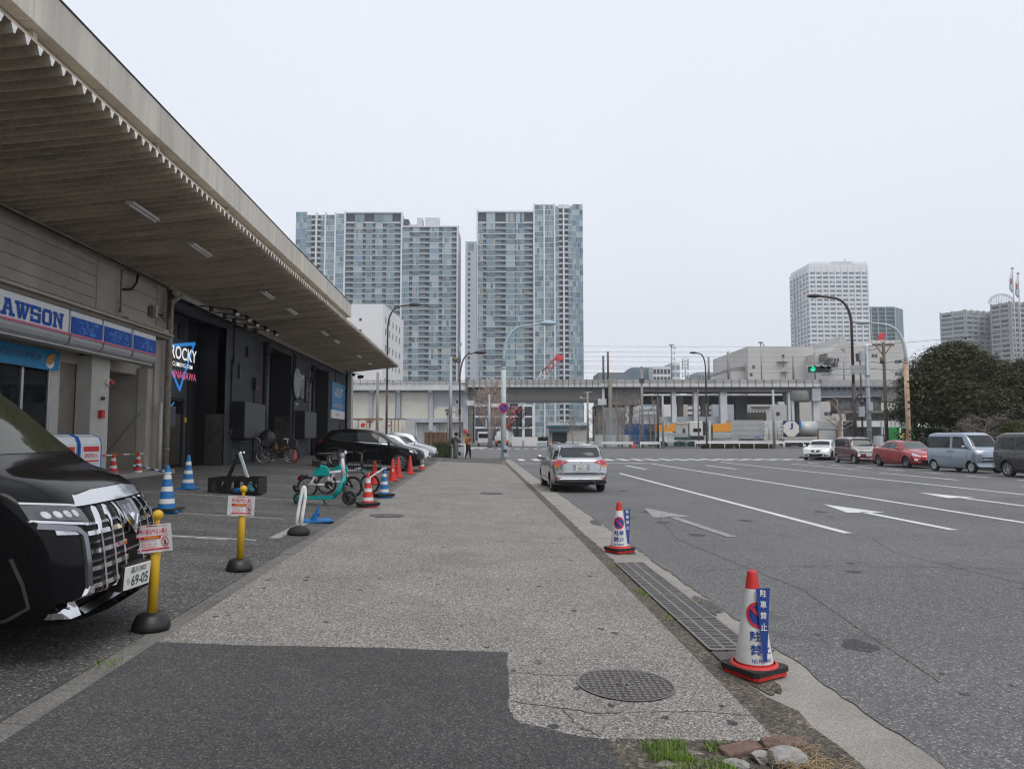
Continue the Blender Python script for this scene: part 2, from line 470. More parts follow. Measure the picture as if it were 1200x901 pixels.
o = arrow(0, -2.5, 2.5, 'straight', M_worn_line); o.location = (4.12, 14.7, 0); o.rotation_euler = (0, 0, R(4))
arrow(13.3, 16.5, 21.5, 'straight', M_white_line)
arrow(18.4, 19.0, 24.0, 'straight', M_white_line)
b = MB()
x = 2.9
while x < 28:
 for y0, y1 in ((50.5, 54.0),): b.add([(x, y0, zr()), (x + .45, y0, zr()), (x + .45, y1, zr()), (x, y1, zr())], [(0, 1, 2, 3)], M_white_line)
 x += 1.05
x = -1.0
while x < 14:
 b.add([(x, 96, zr()), (x + .6, 96, zr()), (x + .6, 99, zr()), (x, 99, zr())], [(0, 1, 2, 3)], M_white_line); x += 1.2
for x in (-9.5, -8, -6.5): b.add([(x, 62, zr()), (x + 1.1, 62, zr()), (x + 1.1, 62.5, zr()), (x, 62.5, zr())], [(0, 1, 2, 3)], M_white_line)
o = b.build('crosswalk', recalc=False); struct(o)
b = MB()
def lot_line(y, x0, x1, w=0.12, m=None):
 b.add([(x0, y, walk_z(x0) + .003), (x1, y, walk_z(x1) + .003), (x1, y + w, walk_z(x1) + .003), (x0, y + w, walk_z(x0) + .003)], [(0, 1, 2, 3)], m or M_worn_line)
for y in (7.7, 10.3, 12.9, 16.2, 19.8, 23.3, 26.9, 34, 41): lot_line(y, -7.2 - (y * 7 % 3) * .4, -3.1 - (y * 3 % 2) * .4, 0.1)
lot_line(10.44, -5.6, -3.1, 0.05, M_white_line)
b.add([(-3.0, 10.7, walk_z(-3) + .003), (-2.85, 10.7, walk_z(-2.85) + .003), (-2.85, 12.6, walk_z(-2.85) + .003), (-3.0, 12.6, walk_z(-3) + .003)], [(0, 1, 2, 3)], M_worn_line)
o = b.build('bay_lines')
for p in o.data.polygons:
 if p.normal.z < 0: p.flip()
struct(o)
b = MB()
b.box(24.95, 25.13, -12, 47, -0.25, 0.06, M_curb); b.box(25.13, 28.5, -12, 47, -0.25, 0.05, M_lot)
struct(b.build('right_pavement'))
b = MB(); b.box(28.504, 120, -12, 47, -0.25, 0.07, M_earth); struct(b.build('park_ground'))
b = MB(); b.box(24.95, 120, 47.004, 55.5, -0.25, 0.045, M_lot); struct(b.build('right_corner_pavement'))
b = MB()
for x0, x1 in ((11.6, 170), (-14, -1.1), (-170, -30.1)):
 b.box(x0, x1, 101.0, 101.25, -0.25, 0.06, M_curb); b.box(x0, x1, 101.25, 108, -0.25, 0.045, M_lot)
struct(b.build('far_pavement'))
# ------------------------------------------------------------------ warehouse with canopy, shop and climbing gym
M_beige = mat('painted_wall', (0.37, 0.335, 0.285), 0.8, var=0.18, vscale=0.9, bump=0.15, bscale=60)
M_beige2 = mat('pillar_paint', (0.44, 0.42, 0.38), 0.75, var=0.12, vscale=1.5, bump=0.1, bscale=60)
M_fascia = grain('fascia_concrete', [(0.0, (0.52, 0.49, 0.44)), (1.0, (0.62, 0.59, 0.535))], 60, (0.7, 1.12), 0.5, 0.85, 0.15, streak=(1, 2.5, 0.25))
M_deck = grain('canopy_deck', [(0.0, (0.454, 0.381, 0.289)), (1.0, (0.575, 0.486, 0.374))], 30, (0.5, 1.25), 0.6, 0.75, 0.1, streak=(0.5, 3.0, 1))
M_cap = mat('rib_end_white', (0.78, 0.78, 0.76), 0.6, var=0.08)
M_dark = mat('dark_grey_wall', (0.034, 0.038, 0.046), 0.7, var=0.2, vscale=1.2, bump=0.1, bscale=50)
M_black = mat('black_paint', (0.012, 0.012, 0.014), 0.6, var=0.2)
M_panel = mat('grey_panel', (0.05, 0.054, 0.062), 0.55, var=0.1)
M_steel = mat('stainless', (0.30, 0.27, 0.23), 0.3, metal=0.9, var=0.35, vscale=2.0)
M_alu = mat('aluminium', (0.5, 0.5, 0.49), 0.4, metal=0.8, var=0.1)
M_pipe = mat('pipe_paint', (0.33, 0.30, 0.26), 0.65, var=0.15, vscale=3, dirt=(0.2, 0.14, 0.09))
M_blackpl = mat('black_plastic', (0.014, 0.014, 0.015), 0.45, var=0.15)
M_rubber = mat('rubber', (0.02, 0.02, 0.02), 0.8, var=0.2, bump=0.2)
M_white = mat('white_paint', (0.74, 0.74, 0.73), 0.5, var=0.06)
M_signw = mat('sign_white', (0.66, 0.68, 0.7), 0.4, var=0.05)
M_blue = mat('sign_blue', (0.003, 0.07, 0.38), 0.5, var=0.06, spec=.2)
M_blue2 = mat('sign_blue_light', (0.06, 0.19, 0.55), 0.5, var=0.1, spec=.2)
M_pink = mat('sign_pink', (0.55, 0.09, 0.17), 0.4, var=0.05)
M_grey = mat('sign_grey', (0.32, 0.33, 0.34), 0.45, var=0.06)
M_brown = mat('brown_ledge', (0.17, 0.145, 0.115), 0.7, var=0.15)
M_red = mat('red_plastic', (0.52, 0.022, 0.018), 0.5, var=0.1)
M_glass = glass('shop_glass', (0.02, 0.025, 0.03), 0.75)
M_dglass = mat('dark_glass', (0.012, 0.014, 0.017), 0.04, var=0)
M_ink = mat('ink_black', (0.02, 0.02, 0.022), 0.5, var=0)
XW = -9.6
wh = empty('warehouse', (XW, 22, 0.4), 0, 'long low beige and black warehouse with a deep ribbed canopy over its doors', 'warehouse')
wh.matrix_world = Matrix.Translation((XW, 22, 0.4))
INV = Matrix.Translation((-XW, -22, -0.4))
def wpart(b, name, parent=None, bev=0.0, recalc=True):
 o = b.build(name, parent or wh, bev, recalc)
 o.matrix_parent_inverse = INV if (parent is None or parent == wh) else Matrix.Identity(4)
 return o
b = MB(); b.box(-32, -9.42, -40, 52.0, 6.75, 10.1, M_beige); b.box(-32, -11.9, -40, 52.3, 0.3, 6.75, M_dark); b.box(-32, -9.62, -40, 52.1, 6.36, 6.746, M_beige); b.box(-11.9, -9.62, -40, -6.1, .3, 6.3, M_beige)  # wall and canopy run on unseen behind the camera to darken van reflections
wpart(b, 'body')
b = MB()
y = -41.52; k = 0
while y < 51.9:
 l = min(2.96, 52.0 - y)
 b.box(-9.8, -9.1, y + .008, y + l - .008, 10.08, 11.04, M_fascia); y += 2.96
b.box(-9.82, -9.08, -41.5, 52.02, 11.043, 11.09, M_black); b.box(-30, -9.83, -41.5, 52, 10.103, 10.9, M_fascia)
fa = wpart(b, 'fascia', bev=0.01)
b = MB(); y = 3.2
while y < 52: b.box(-9.44, -9.3, y, y + .14, 6.76, 10.07, M_fascia); y += 5.92
wpart(b, 'fascia_post')
XO, ZI, ZO = -5.8, 6.3, 6.75
PIT = 0.27
b = MB()
y = -40.0; prof = []
while y < 53.0:
 prof += [(y, 0), (y + .07, 0), (y + .12, -.115), (y + .15, -.115), (y + .20, 0)]
 b.add([(XO, y + .07, ZO), (XO, y + .12, ZO - .115), (XO, y + .15, ZO - .115), (XO, y + .20, ZO)], [(0, 1, 2, 3)], M_cap)
 y += PIT
prof.append((y, 0))
n = len(prof)
b.add([(XW + .01, p, ZI + q) for p, q in prof] + [(XO, p, ZO + q) for p, q in prof], [(i, i + 1, n + i + 1, n + i) for i in range(n - 1)], M_deck)
b.add([(XW + .01, -40, ZI + .004), (XO - .01, -40, ZO + .004), (XO - .01, y, ZO + .004), (XW + .01, y, ZI + .004), (XW + .01, -40, ZI + .05), (XO - .01, -40, ZO + .05), (XO - .01, y, ZO + .05), (XW + .01, y, ZI + .05)],
  [(0, 3, 2, 1), (4, 5, 6, 7), (0, 1, 5, 4), (1, 2, 6, 5), (2, 3, 7, 6), (3, 0, 4, 7)], M_deck)
cano = wpart(b, 'canopy')
M_tube = mat('tube_housing', (0.55, 0.54, 0.5), 0.5, var=0.1)
for px in (158, 228, 310, 339, 378, 392, 419, 432):
 yy = wall_y(px, -7.05)
 t = MB(); t.box(-7.13, -6.97, yy - .6, yy + .6, 6.30, 6.36, M_tube); t.tube([(-7.05, yy - .58, 6.285), (-7.05, yy + .58, 6.285)], .018, M_white, 6)
 wpart(t, 'canopy_lamp', cano)
b = MB(); b.box(-9.58, -9.42, 2, 52, 6.12, 6.22, M_pipe); b.tube([(-9.36, 22.6, 6.03), (-9.36, 30, 6.03)], .085, M_beige2, 10); b.tube([(-9.38, 30, 6.05), (-9.38, 52, 6.05)], .05, M_pipe, 8)
b.tube([(-9.3, 6, 6.08), (-9.3, 22, 6.08)], .03, M_black, 6)
wpart(b, 'wall_head_pipe')
b = MB()
z = 4.78
while z < 6.1:
 b.box(-9.95, -9.6, -6, 18.5, z, min(z + .27, 6.13), M_beige); z += .283
b.box(-9.95, -9.585, 18.5, 19.35, 4.62, 6.13, M_beige)
for z0, z1 in ((4.62, 5.16), (5.175, 5.68), (5.695, 6.13)): b.box(-9.95, -9.6, 19.37, 21.9, z0, z1, M_beige)
b.box(-9.95, -9.57, 21.9, 22.56, 0.4, 6.13, M_beige)
b.box(-11.9, -9.961, -6, 22.5, 3.4, 6.35, M_beige)
wpart(b, 'shop_wall')
b = MB()
b.box(-9.98, -9.6, 18.46, 19.33, 0.5, 3.62, M_beige2)
b.box(-9.976, -9.603, 18.462, 19.328, 2.55, 2.56, M_brown)
wpart(b, 'pillar', bev=0.008)
b = MB(); b.box(-11.4, -9.63, 21.6, 21.9, 0.4, 3.6, M_beige); b.box(-11.5, -11.3, 19.3, 21.6, .4, 3.6, M_dark); b.box(-9.9, -9.64, 21.58, 21.9, .5, 3.6, M_beige2)
b.box(-11.3, -9.98, 19.3, 19.36, .5, 3.6, M_beige); b.tube([(-10.9, 21.585, .9), (-9.8, 21.585, 2.3)], .012, M_brown, 5)
wpart(b, 'side_bay')
b = MB(); b.box(-11.9, -9.05, -6, 22.3, .3, .64, M_gut); b.box(-9.05, -8.9, 19.0, 22.2, .3, .48, M_gut)
wpart(b, 'shop_step', bev=0.01)
b = MB()
b.box(-9.6, -9.0, -6, 21.8, 4.54, 4.60, M_beige); b.box(-9.6, -9.08, -6, 21.7, 4.44, 4.54, M_brown); b.box(-9.55, -9.2, 19.4, 21.9, 4.64, 4.76, M_beige)
y = -2
while y < 21: b.box(-9.1, -8.985, y, y + .035, 4.6, 4.62, M_brown); y += .11
wpart(b, 'sign_ledge')
sg = empty('shop_sign', (-9.1, 14, 3.6), 0, 'long white and blue convenience store sign box with a pink stripe', 'sign')
SINV = Matrix.Translation((9.1, -14, -3.6))
def spart(b, name, parent=None, bev=0.0, recalc=True):
 o = b.build(name, parent or sg, bev, recalc); o.matrix_parent_inverse = SINV if parent is None else Matrix.Identity(4); return o
seg = [(-5.5, 16.48), (16.56, 17.92), (18.0, 19.42), (19.52, 20.86)]
b = MB()
for y0, y1 in seg:
 b.box(-9.55, -9.12, y0, y1, 3.86, 4.44, M_signw)
 b.prism([(-9.55, 3.64), (-9.2, 3.64), (-9.13, 3.7), (-9.1, 3.78), (-9.1, 3.855), (-9.55, 3.855)], y0, y1, M_grey, axis='y')
b.box(-9.5, -9.2, -5.5, 20.86, 3.6, 3.637, M_beige2)
spart(b, 'sign_box', bev=0.006)
b = MB()
for y0, y1 in seg: b.box(-9.119, -9.092, y0, y1, 3.87, 3.915, M_pink)
spart(b, 'pink_stripe')
for y0, y1 in seg[1:]:
 b = MB(); b.box(-9.119, -9.1, y0 + .02, y1 - .02, 3.93, 4.3, M_blue)
 po = spart(b, 'blue_panel')
 q = MB(); r2 = random.Random(int(y0 * 10))
 for k in range(26):
  yy, zz = r2.uniform(y0 + .3, y1 - .2), r2.uniform(3.97, 4.25); w, h, a = r2.uniform(.05, .14), r2.uniform(.012, .03), r2.uniform(-.7, .7)
  if yy - y0 < .45 and k % 2: continue
  pl = [(yy + w * c * math.cos(a) - h * s * math.sin(a), zz + w * c * math.sin(a) + h * s * math.cos(a)) for c, s in ((-1, 0), (-.5, -1), (.5, -1), (1, 0), (.5, 1), (-.5, 1))]
  pl = [(min(max(p, y0 + .03), y1 - .03), min(max(z_, 3.94), 4.29)) for p, z_ in pl]
  q.add([(-9.098 + .0002 * k, p, z_) for p, z_ in pl], [tuple(range(6))], M_blue2)
 spart(q, 'leaf_print', po, recalc=False)
def slab_letter(ch):
 """list of convex polygons on a 10 x 10 cell"""
 r = lambda x0, y0, x1, y1: [(x0, y0), (x1, y0), (x1, y1), (x0, y1)]
 if ch == 'L': return [r(0, 0, 9, 2), r(2, 2, 4.4, 8), r(0, 8, 6.4, 10), r(7, 2, 9, 4.5)]
 if ch == 'A': return [r(-.6, 0, 4, 2), r(6, 0, 10.6, 2), [(1, 2), (3.2, 2), (5.6, 10), (3.4, 10)], [(6.8, 2), (9, 2), (6.6, 10), (4.4, 10)], r(3, 3.4, 7, 5), r(2, 8.4, 4, 10)]
 if ch == 'W': return [r(-.8, 8.2, 3.4, 10), r(3.9, 8.2, 7.4, 10), r(8, 8.2, 12, 10), [(.4, 8.2), (2.6, 8.2), (4.4, 0), (2.4, 0)], [(4.6, 8.2), (6.4, 8.2), (4.4, 0), (2.8, 0)], [(4.8, 8.2), (6.6, 8.2), (8.2, 0), (6.4, 0)], [(9, 8.2), (11, 8.2), (8.2, 0), (6.8, 0)]]
 if ch == 'S': return [r(0, 0, 9, 2), r(0, 2, 2.2, 3.4), r(6.8, 2, 9, 4.2), r(0, 4.2, 9, 6), r(0, 6, 2.2, 8), r(0, 8, 9, 10), r(6.8, 6.8, 9, 8)]
 if ch == 'O': return [r(1, 0, 8, 2), r(1, 8, 8, 10), r(0, 1, 2.4, 9), r(6.6, 1, 9, 9)]
 if ch == 'N': return [r(-.4, 0, 3.6, 1.8), r(.6, 1.8, 2.6, 8.2), r(-.4, 8.2, 2.8, 10), [(2.8, 8.2), (2.8, 10), (8.8, 1.8), (8.8, 0), (6.8, 0)], r(6.8, 1.8, 8.8, 8.2), r(5.8, 8.2, 9.8, 10)]
yy = 13.78
for ch in 'LAWSON':
 q = MB(); kx = 0.038; wd = {'W': 11.2, 'A': 10}.get(ch, 9.2) * kx
 for i, pl in enumerate(slab_letter(ch)):
  q.add([(-9.108 + .0006 * i, yy + a * kx, 3.955 + c * .034) for a, c in pl], [tuple(range(len(pl)))], M_blue)
 spart(q, 'letter', recalc=False); yy += wd + .05
b = MB()
for yv in (11.2, 13.0, 15.05, 16.35, 17.35): b.box(-10.06, -9.98, yv - .04, yv + .04, .9, 3.6, M_alu)
b.box(-10.05, -9.99, -5, 17.39, 3.15, 3.22, M_alu); b.box(-10.05, -9.99, -5, 17.39, .82, .9, M_alu); b.box(-10.1, -9.97, -5, 18.46, .5, .82, M_beige)
b.box(-10.07, -9.975, 17.39, 17.75, .5, 3.6, M_beige2); b.box(-10.07, -10.0, 17.75, 18.46, .5, 3.6, M_brown)
wpart(b, 'window_frame')
b = MB(); b.box(-10.03, -10.015, -5, 17.36, .9, 3.6, M_glass)
wpart(b, 'shop_window')
b = MB(); b.box(-10.012, -10.009, 12, 17.3, .94, 1.1, M_blue); wpart(b, 'window_band')
b = MB(); M_int = mat('shop_interior', (0.5, 0.48, 0.44), 0.8, var=0.1)
b.box(-13, -12.9, -5, 18, .6, 3.7, M_int); b.box(-13, -10.1, -5, 18, 3.64, 3.7, M_int)
pal = [mat('goods_a', (.5, .12, .08)), mat('goods_b', (.6, .55, .4)), mat('goods_c', (.1, .2, .4)), mat('goods_d', (.2, .4, .2)), mat('goods_e', (.7, .7, .68))]
for zz in (1.05, 1.45, 1.85):
 b.box(-11.2, -10.6, 11, 17.2, zz, zz + .03, M_alu); y = 11
 while y < 17: w = rnd.uniform(.08, .25); b.box(-11.0, -10.62, y, y + w - .01, zz + .03, zz + rnd.uniform(.15, .33), rnd.choice(pal)); y += w
wpart(b, 'shop_shelf')
M_lit = mat('shop_lamp', (.8, .8, .8), .5, var=0, emit=(1, .97, .9), estr=2.2)  # glowing strips added to brighten the dark shop interior
for x in (-10.5, -11.6): b = MB(); b.box(x, x + .12, 10, 17.2, 3.58, 3.63, M_lit); wpart(b, 'shop_lamp')
b = MB()
for k, (y0, y1, z0, z1, m) in enumerate(((15.2, 15.75, 2.45, 3.05, M_int), (15.8, 16.3, 2.5, 3.0, pal[4]), (15.15, 16.3, 1.75, 2.35, pal[2]), (15.2, 15.8, 1.25, 1.7, M_int), (15.85, 16.28, 1.2, 1.65, pal[4]), (13.2, 14.9, 1.2, 2.2, pal[0]), (13.3, 14.2, 2.3, 3.0, M_int))): b.box(-10.4 - .03 * k, -10.38 - .03 * k, y0, y1, z0, z1, m)
wpart(b, 'shop_fill_panel')  # panels added behind the glass so the dark interior reads brighter
M_ban = mat('banner_blue', (0.01, 0.20, 0.42), 0.6, var=0.06, vscale=2)
bn = empty('shop_banner', (-9.85, 14, 3.2), 0, 'light blue cloth banner with black lettering and fried chicken hung in the shop window', 'banner')
q = MB(); n = 40
vs = []
for i in range(n + 1):
 y = 12.0 + (17.5 - 12.0) * i / n; dx = .012 * math.sin(i * 1.1) + .01 * math.sin(i * .37)
 vs += [(-9.86 + dx, y, 3.14 + .01 * math.sin(i * .5)), (-9.86 + dx * .4, y, 3.6)]
q.add(vs, [(2 * i, 2 * i + 2, 2 * i + 3, 2 * i + 1) for i in range(n)], M_ban, True)
BINV = Matrix.Translation((9.85, -14, -3.2))
o = q.build('cloth', bn, recalc=False); o.matrix_parent_inverse = BINV
o = lettering('lettering', 'バリバリチキン', .3, face_x(-9.832, 15.3, 3.31), M_ink, bn, bold=.02, width=1.45, height=.17); o.matrix_parent_inverse = BINV
o = lettering('lettering', 'うまい', .2, face_x(-9.832, 14.65, 3.33), mat('ink_red', (.6, .05, .08)), bn, bold=.02, width=.45, height=.12); o.matrix_parent_inverse = BINV
q = MB(); M_ck = mat('chicken', (.5, .22, .05), .6, var=.4, vscale=14);
q.add([(-9.838, 17.1 + .2 * math.cos(a) * .8, 3.3 + .13 * math.sin(a)) for a in [2 * math.pi * k / 20 for k in range(20)]], [tuple(range(20))], M_white)
q.add([(-9.833, 17.12 + .17 * math.cos(a) * (1 + .15 * math.sin(3 * a)), 3.385 + .15 * math.sin(a + .5) * (1 + .1 * math.cos(2 * a))) for a in [2 * math.pi * k / 24 for k in range(24)]], [tuple(range(24))], M_ck)
o = q.build('picture', bn, recalc=False); o.matrix_parent_inverse = BINV
b = MB(); b.tube([(-9.6, 19.2, 3.0), (-9.5, 19.2, 3.0)], .09, M_white, 14); b.tube([(-9.5, 19.2, 3.0), (-9.44, 19.2, 3.0)], [.085, .05], M_red, 14); wpart(b, 'alarm_bell')
b = MB(); b.box(-9.6, -9.5, 18.83, 18.99, 2.08, 2.28, M_red); wpart(b, 'alarm_box', bev=.015)
b = MB(); b.ball((-9.55, 18.95, 2.58), .05, mat('lamp_purple', (.06, .02, .08), .2, var=0)); wpart(b, 'signal_lamp')
b = MB(); b.tube([(-9.36, 22.35, .45), (-9.36, 22.35, 5.45), (-9.36, 22.4, 5.7), (-9.3, 22.9, 6.0)], .085, M_pipe, 12)
for zz in (1.2, 2.9, 4.6): b.tube([(-9.36, 22.35, zz), (-9.36, 22.35, zz + .06)], .1, M_pipe, 12)
wpart(b, 'downpipe')
b = MB(); b.tube([(-9.4, 21.95, .45), (-9.4, 21.95, 2.6)], .06, M_beige2, 10); wpart(b, 'downpipe')
b = MB(); b.box(-9.58, -9.42, 21.5, 21.62, 5.1, 5.45, M_beige2); b.box(-9.57, -9.45, 21.36, 21.46, 5.12, 5.4, M_brown); wpart(b, 'junction_box')
for k in range(4):
 b = MB(); r2 = random.Random(k + 3)
 b.tube([(-9.4, 21.6 + .05 * k, 5.2), (-9.3, 21.9, 5.0 + .1 * k), (-9.3, 22.2, 5.2 + .15 * k), (-9.35, 22.3, 5.7), (-9.4, 22.1 + .1 * k, 6.05)], .014, M_black, 6); wpart(b, 'cable')
b = MB(); b.tube([(-9.5, 19.55, 4.95), (-9.5, 19.55, 6.05)], .022, M_brown, 6); b.tube([(-9.5, 19.55, 4.9), (-9.5, 19.55, 4.96)], .04, M_brown, 6); b.tube([(-9.55, 19.75, 5.55), (-9.5, 20.1, 5.62), (-9.45, 20.3, 5.85), (-9.45, 20.35, 6.1)], .03, M_black, 8); wpart(b, 'conduit')
b = MB()
ZT = 5.72
for y0, y1 in ((22.6, 23.04), (28.0, 32.7), (37.75, 41.9), (47.05, 53.1)):
 b.box(-9.9, -9.6, y0, y1, .4, 6.35, M_dark)
for y0, y1 in ((23.04, 28.0), (32.7, 37.75), (41.9, 47.05)): b.box(-9.9, -9.61, y0, y1, ZT, 6.35, M_dark)
for y0, y1 in ((28.5, 31.9), (38.4, 41.3), (47.5, 51.7)):
 for zz in (2.6, 3.6, 4.55): b.box(-9.6, -9.592, y0, y1, zz, zz + .02, M_black)
wpart(b, 'gym_wall')
b = MB()   # recess backs and returns
b.box(-11.7, -10.7, 22.6, 28.3, .4, 6, M_panel); b.box(-10.7, -9.61, 28.0, 28.3, .4, 5.9, M_black); b.box(-10.72, -10.66, 27.2, 28, .4, 5.9, M_black)
wpart(b, 'door_recess'); b = MB(); b.box(-11.7, -10.9, 32.5, 38, .4, 6, M_black); b.box(-10.9, -9.61, 37.7, 38, .4, 5.9, M_black)
wpart(b, 'door_recess'); b = MB(); b.box(-11.7, -10.6, 41.7, 47.3, .4, 6, M_dark); b.box(-10.6, -9.61, 47.0, 47.3, .4, 5.9, M_black)
wpart(b, 'door_recess')
b = MB(); b.box(-10.3, -9.63, 27.97, 27.995, .55, 2.45, M_steel); wpart(b, 'kick_plate')
b = MB(); b.box(-10.4, -9.63, 37.67, 37.695, .55, 2.6, M_steel); wpart(b, 'kick_plate')
for y0, y1 in ((25.05, 25.6), (26.2, 26.7)):
 b = MB(); b.box(-10.7, -10.66, y0, y1, 5.1, 5.65, M_black); wpart(b, 'vent_window')
b = MB(); b.box(-10.7, -10.6, 24.7, 24.82, .5, 2.95, M_black); b.box(-10.7, -10.6, 26.6, 26.75, .5, 2.95, M_black); b.box(-10.7, -10.6, 24.7, 26.75, 2.86, 2.98, M_black)
d = wpart(b, 'gym_door')
b = MB(); b.box(-10.66, -10.63, 24.82, 26.6, .5, 2.86, M_dglass)
wpart(b, 'door_glass', d)
b = MB(); b.box(-9.6, -9.46, 22.72, 23.2, 1.9, 2.55, M_panel); wpart(b, 'post_box', bev=.01)
b = MB(); b.tube([(-10.62, 26.95, 2.2), (-10.66, 26.95, 2.2)], .1, mat('yellow_paint', (.65, .42, .02), .45), 14); wpart(b, 'yellow_button')
for yc, z0, z1 in ((30.0, 1.52, 2.98), (39.9, 1.5, 2.95)):
 b = MB(); b.box(-9.6, -9.12, yc - 1.2, yc + 1.15, z0, z1, M_black)
 y = yc - 1.18
 while y < yc + 1.1: b.box(-9.12, -9.09, y, y + .44, z0 + .03, z1 - .03, M_panel); y += .45
 wpart(b, 'wall_cabinet', bev=.008)
b = MB(); b.tube([(-9.3, 32.3, .45), (-9.3, 32.3, 5.3)], .12, M_panel, 12); b.tube([(-9.3, 32.3, 5.2), (-9.3, 32.3, 5.75)], [.13, .2], M_black, 10); wpart(b, 'downpipe'); b = MB(); b.box(-9.5, -9.0, 31.9, 32.8, .4, .62, M_gut); wpart(b, 'pipe_footing')
b = MB(); b.tube([(-9.35, 40.9, 4.6), (-9.3, 41.5, 5.6)], .06, M_black, 8); wpart(b, 'downpipe'); b = MB(); b.tube([(-9.35, 41.6, .5), (-9.35, 41.6, 5.6)], .1, M_black, 10); wpart(b, 'downpipe'); b = MB(); b.tube([(-9.35, 52.1, .5), (-9.35, 52.1, 6.2)], .08, M_black, 10); wpart(b, 'downpipe')
for y, z0, z1 in ((28.6, 1.9, 4.6), (28.75, 4.6, 6.0), (38.0, 1.6, 5.9), (38.4, 2.9, 5.9), (49.0, 4.9, 6.1), (31.5, .6, 4.0)):
 b = MB(); b.tube([(-9.56, y, z0), (-9.56, y, z1)], .03, M_black, 6); b.box(-9.6, -9.5, y - .06, y + .06, z0 - .2, z0, M_panel); wpart(b, 'conduit')
b = MB()
for k in range(14):
 y = 23 + k * 2; b.tube([(-9.5, y, 5.9 + .1 * math.sin(k)), (-9.45, y + 1, 5.75 + .1 * math.cos(k * 2)), (-9.5, y + 2.1, 5.9 + .1 * math.sin(k + 1))], .014, M_black, 5)
wpart(b, 'cable')
b = MB(); b.box(-9.6, -9.5, 29.4, 29.55, 3.9, 4.5, M_panel); wpart(b, 'junction_box'); b = MB(); b.box(-9.6, -9.5, 30.3, 30.5, 4.9, 5.3, M_black); wpart(b, 'junction_box'); b = MB(); b.box(-9.6, -9.45, 31.3, 31.6, 3.6, 4.1, M_black); b.box(-9.45, -9.44, 31.35, 31.55, 3.65, 3.75, M_red); wpart(b, 'junction_box')
for k, (y, z) in enumerate(((24.3, 5.98), (25.6, 5.98), (26.6, 5.95), (27.9, 5.95), (29.2, 5.95))):
 b = MB(); b.tube([(-9.6, y, z), (-8.35, y + .9, z - .02)], .022, M_black, 6); b.tube([(-9.0, y + .4, z - .02), (-9.0, y + .4, z - .16)], .08, M_blackpl, 8)
 b.tube([(-8.4, y + .85, z - .03), (-8.25, y + .75, z - .2)], [.06, .1], M_blackpl, 10); o = wpart(b, 'spotlight')
 q = MB(); q.tube([(-8.25, y + .75, z - .2), (-8.245, y + .745, z - .21)], .085, M_white, 10); wpart(q, 'spotlight_lens', o)
b = MB(); b.box(-10.9, -10.82, 33.2, 34.1, 1.0, 4.9, M_dglass)
for zz in (1.0, 2.3, 3.1, 4.9): b.box(-10.9, -10.8, 33.15, 34.15, zz - .04, zz + .04, M_panel)
b.box(-10.9, -10.8, 33.12, 33.2, .5, 4.95, M_panel); b.box(-10.9, -10.8, 34.1, 34.18, .5, 4.95, M_panel)
b.box(-10.82, -10.81, 33.3, 34.0, 3.3, 4.75, M_alu); b.box(-10.85, -10.815, 33.25, 34.05, 1.2, 2.2, M_steel)
wpart(b, 'window')
b = MB(); b.box(-10.87, -10.82, 34.6, 36.8, .5, 2.5, M_dglass); b.box(-10.88, -10.8, 34.6, 35.4, .6, 2.4, M_steel); wpart(b, 'gym_door')
M_sh = mat('shutter_steel', (0.36, 0.36, 0.35), 0.5, metal=0.3, var=0.12)
b = MB(); z = 2.75;
while z < 5.7: b.prism([(-10.58, z), (-10.52, z + .03), (-10.52, z + .09), (-10.58, z + .12)], 43.9, 47.0, M_sh, axis='y'); z += .12
wpart(b, 'shutter')
b = MB(); b.box(-10.58, -10.53, 44.3, 46.6, .6, 2.6, mat('frosted_glass', (.16, .2, .2), .25, var=.1)); b.box(-10.59, -10.52, 44.2, 44.3, .5, 2.75, M_black); b.box(-10.59, -10.52, 46.6, 46.7, .5, 2.75, M_black); wpart(b, 'glass_door')
b = MB(); b.box(-9.6, -9.55, 51.2, 52.0, 1.5, 2.35, mat('green_glass', (.05, .11, .1), .1, var=0)); b.box(-9.6, -9.54, 50.9, 51.2, 1.4, 2.4, M_black); wpart(b, 'window')
b = MB(); b.box(-9.9, -9.2, 53.12, 54.0, .3, 6.3, M_beige2); wpart(b, 'pillar', bev=.01)
b = MB(); b.tube([(-9.2, 52.3, 6.15), (-8.3, 52.2, 6.0)], .02, M_black, 6); b.box(-8.6, -8.2, 52.1, 52.3, 5.75, 5.95, M_black); b.box(-9.0, -8.8, 52.1, 52.3, 5.9, 6.1, M_black); wpart(b, 'security_camera')
q = empty('roof_dish', (-9.9, 21.0, 10.9), 0, 'small pale round dish standing on the warehouse roof edge', 'dish')
b = MB(); b.lathe([(0.01, 0.0), (.16, .02), (.27, .08), (.3, .13), (.29, .14), (.01, .05)], M_white, 20, M=Matrix.Translation((0, 0, .42)) @ Matrix.Rotation(R(75), 4, 'Y')); b.build('reflector', q)
b = MB(); b.tube([(-.05, 0, -.05), (-.05, 0, .4)], .025, M_alu, 8); b.build('mast', q)
M_lw = mat('lit_white', (.8, .8, .8), .5, var=0, emit=(1, 1, 1), estr=0.7)
M_lb = mat('lit_blue', (.02, .2, .6), .5, var=0, emit=(.05, .28, .7), estr=0.6)
M_lp = mat('lit_pink', (.6, .05, .2), .5, var=0, emit=(.75, .16, .32), estr=0.6)
gs = empty('gym_sign', (-10.6, 26, 3.5), 0, 'lit white blue and pink triangle sign of the climbing gym on its black door wall', 'sign')
GINV = Matrix.Translation((10.6, -26, -3.5))
def gpart(o): o.matrix_parent_inverse = GINV; return o
gpart(lettering('lettering', 'ROCKY', .6, face_x(-10.6, 25.42, 4.34), M_lw, gs, bold=.012, width=2.3, height=.46))
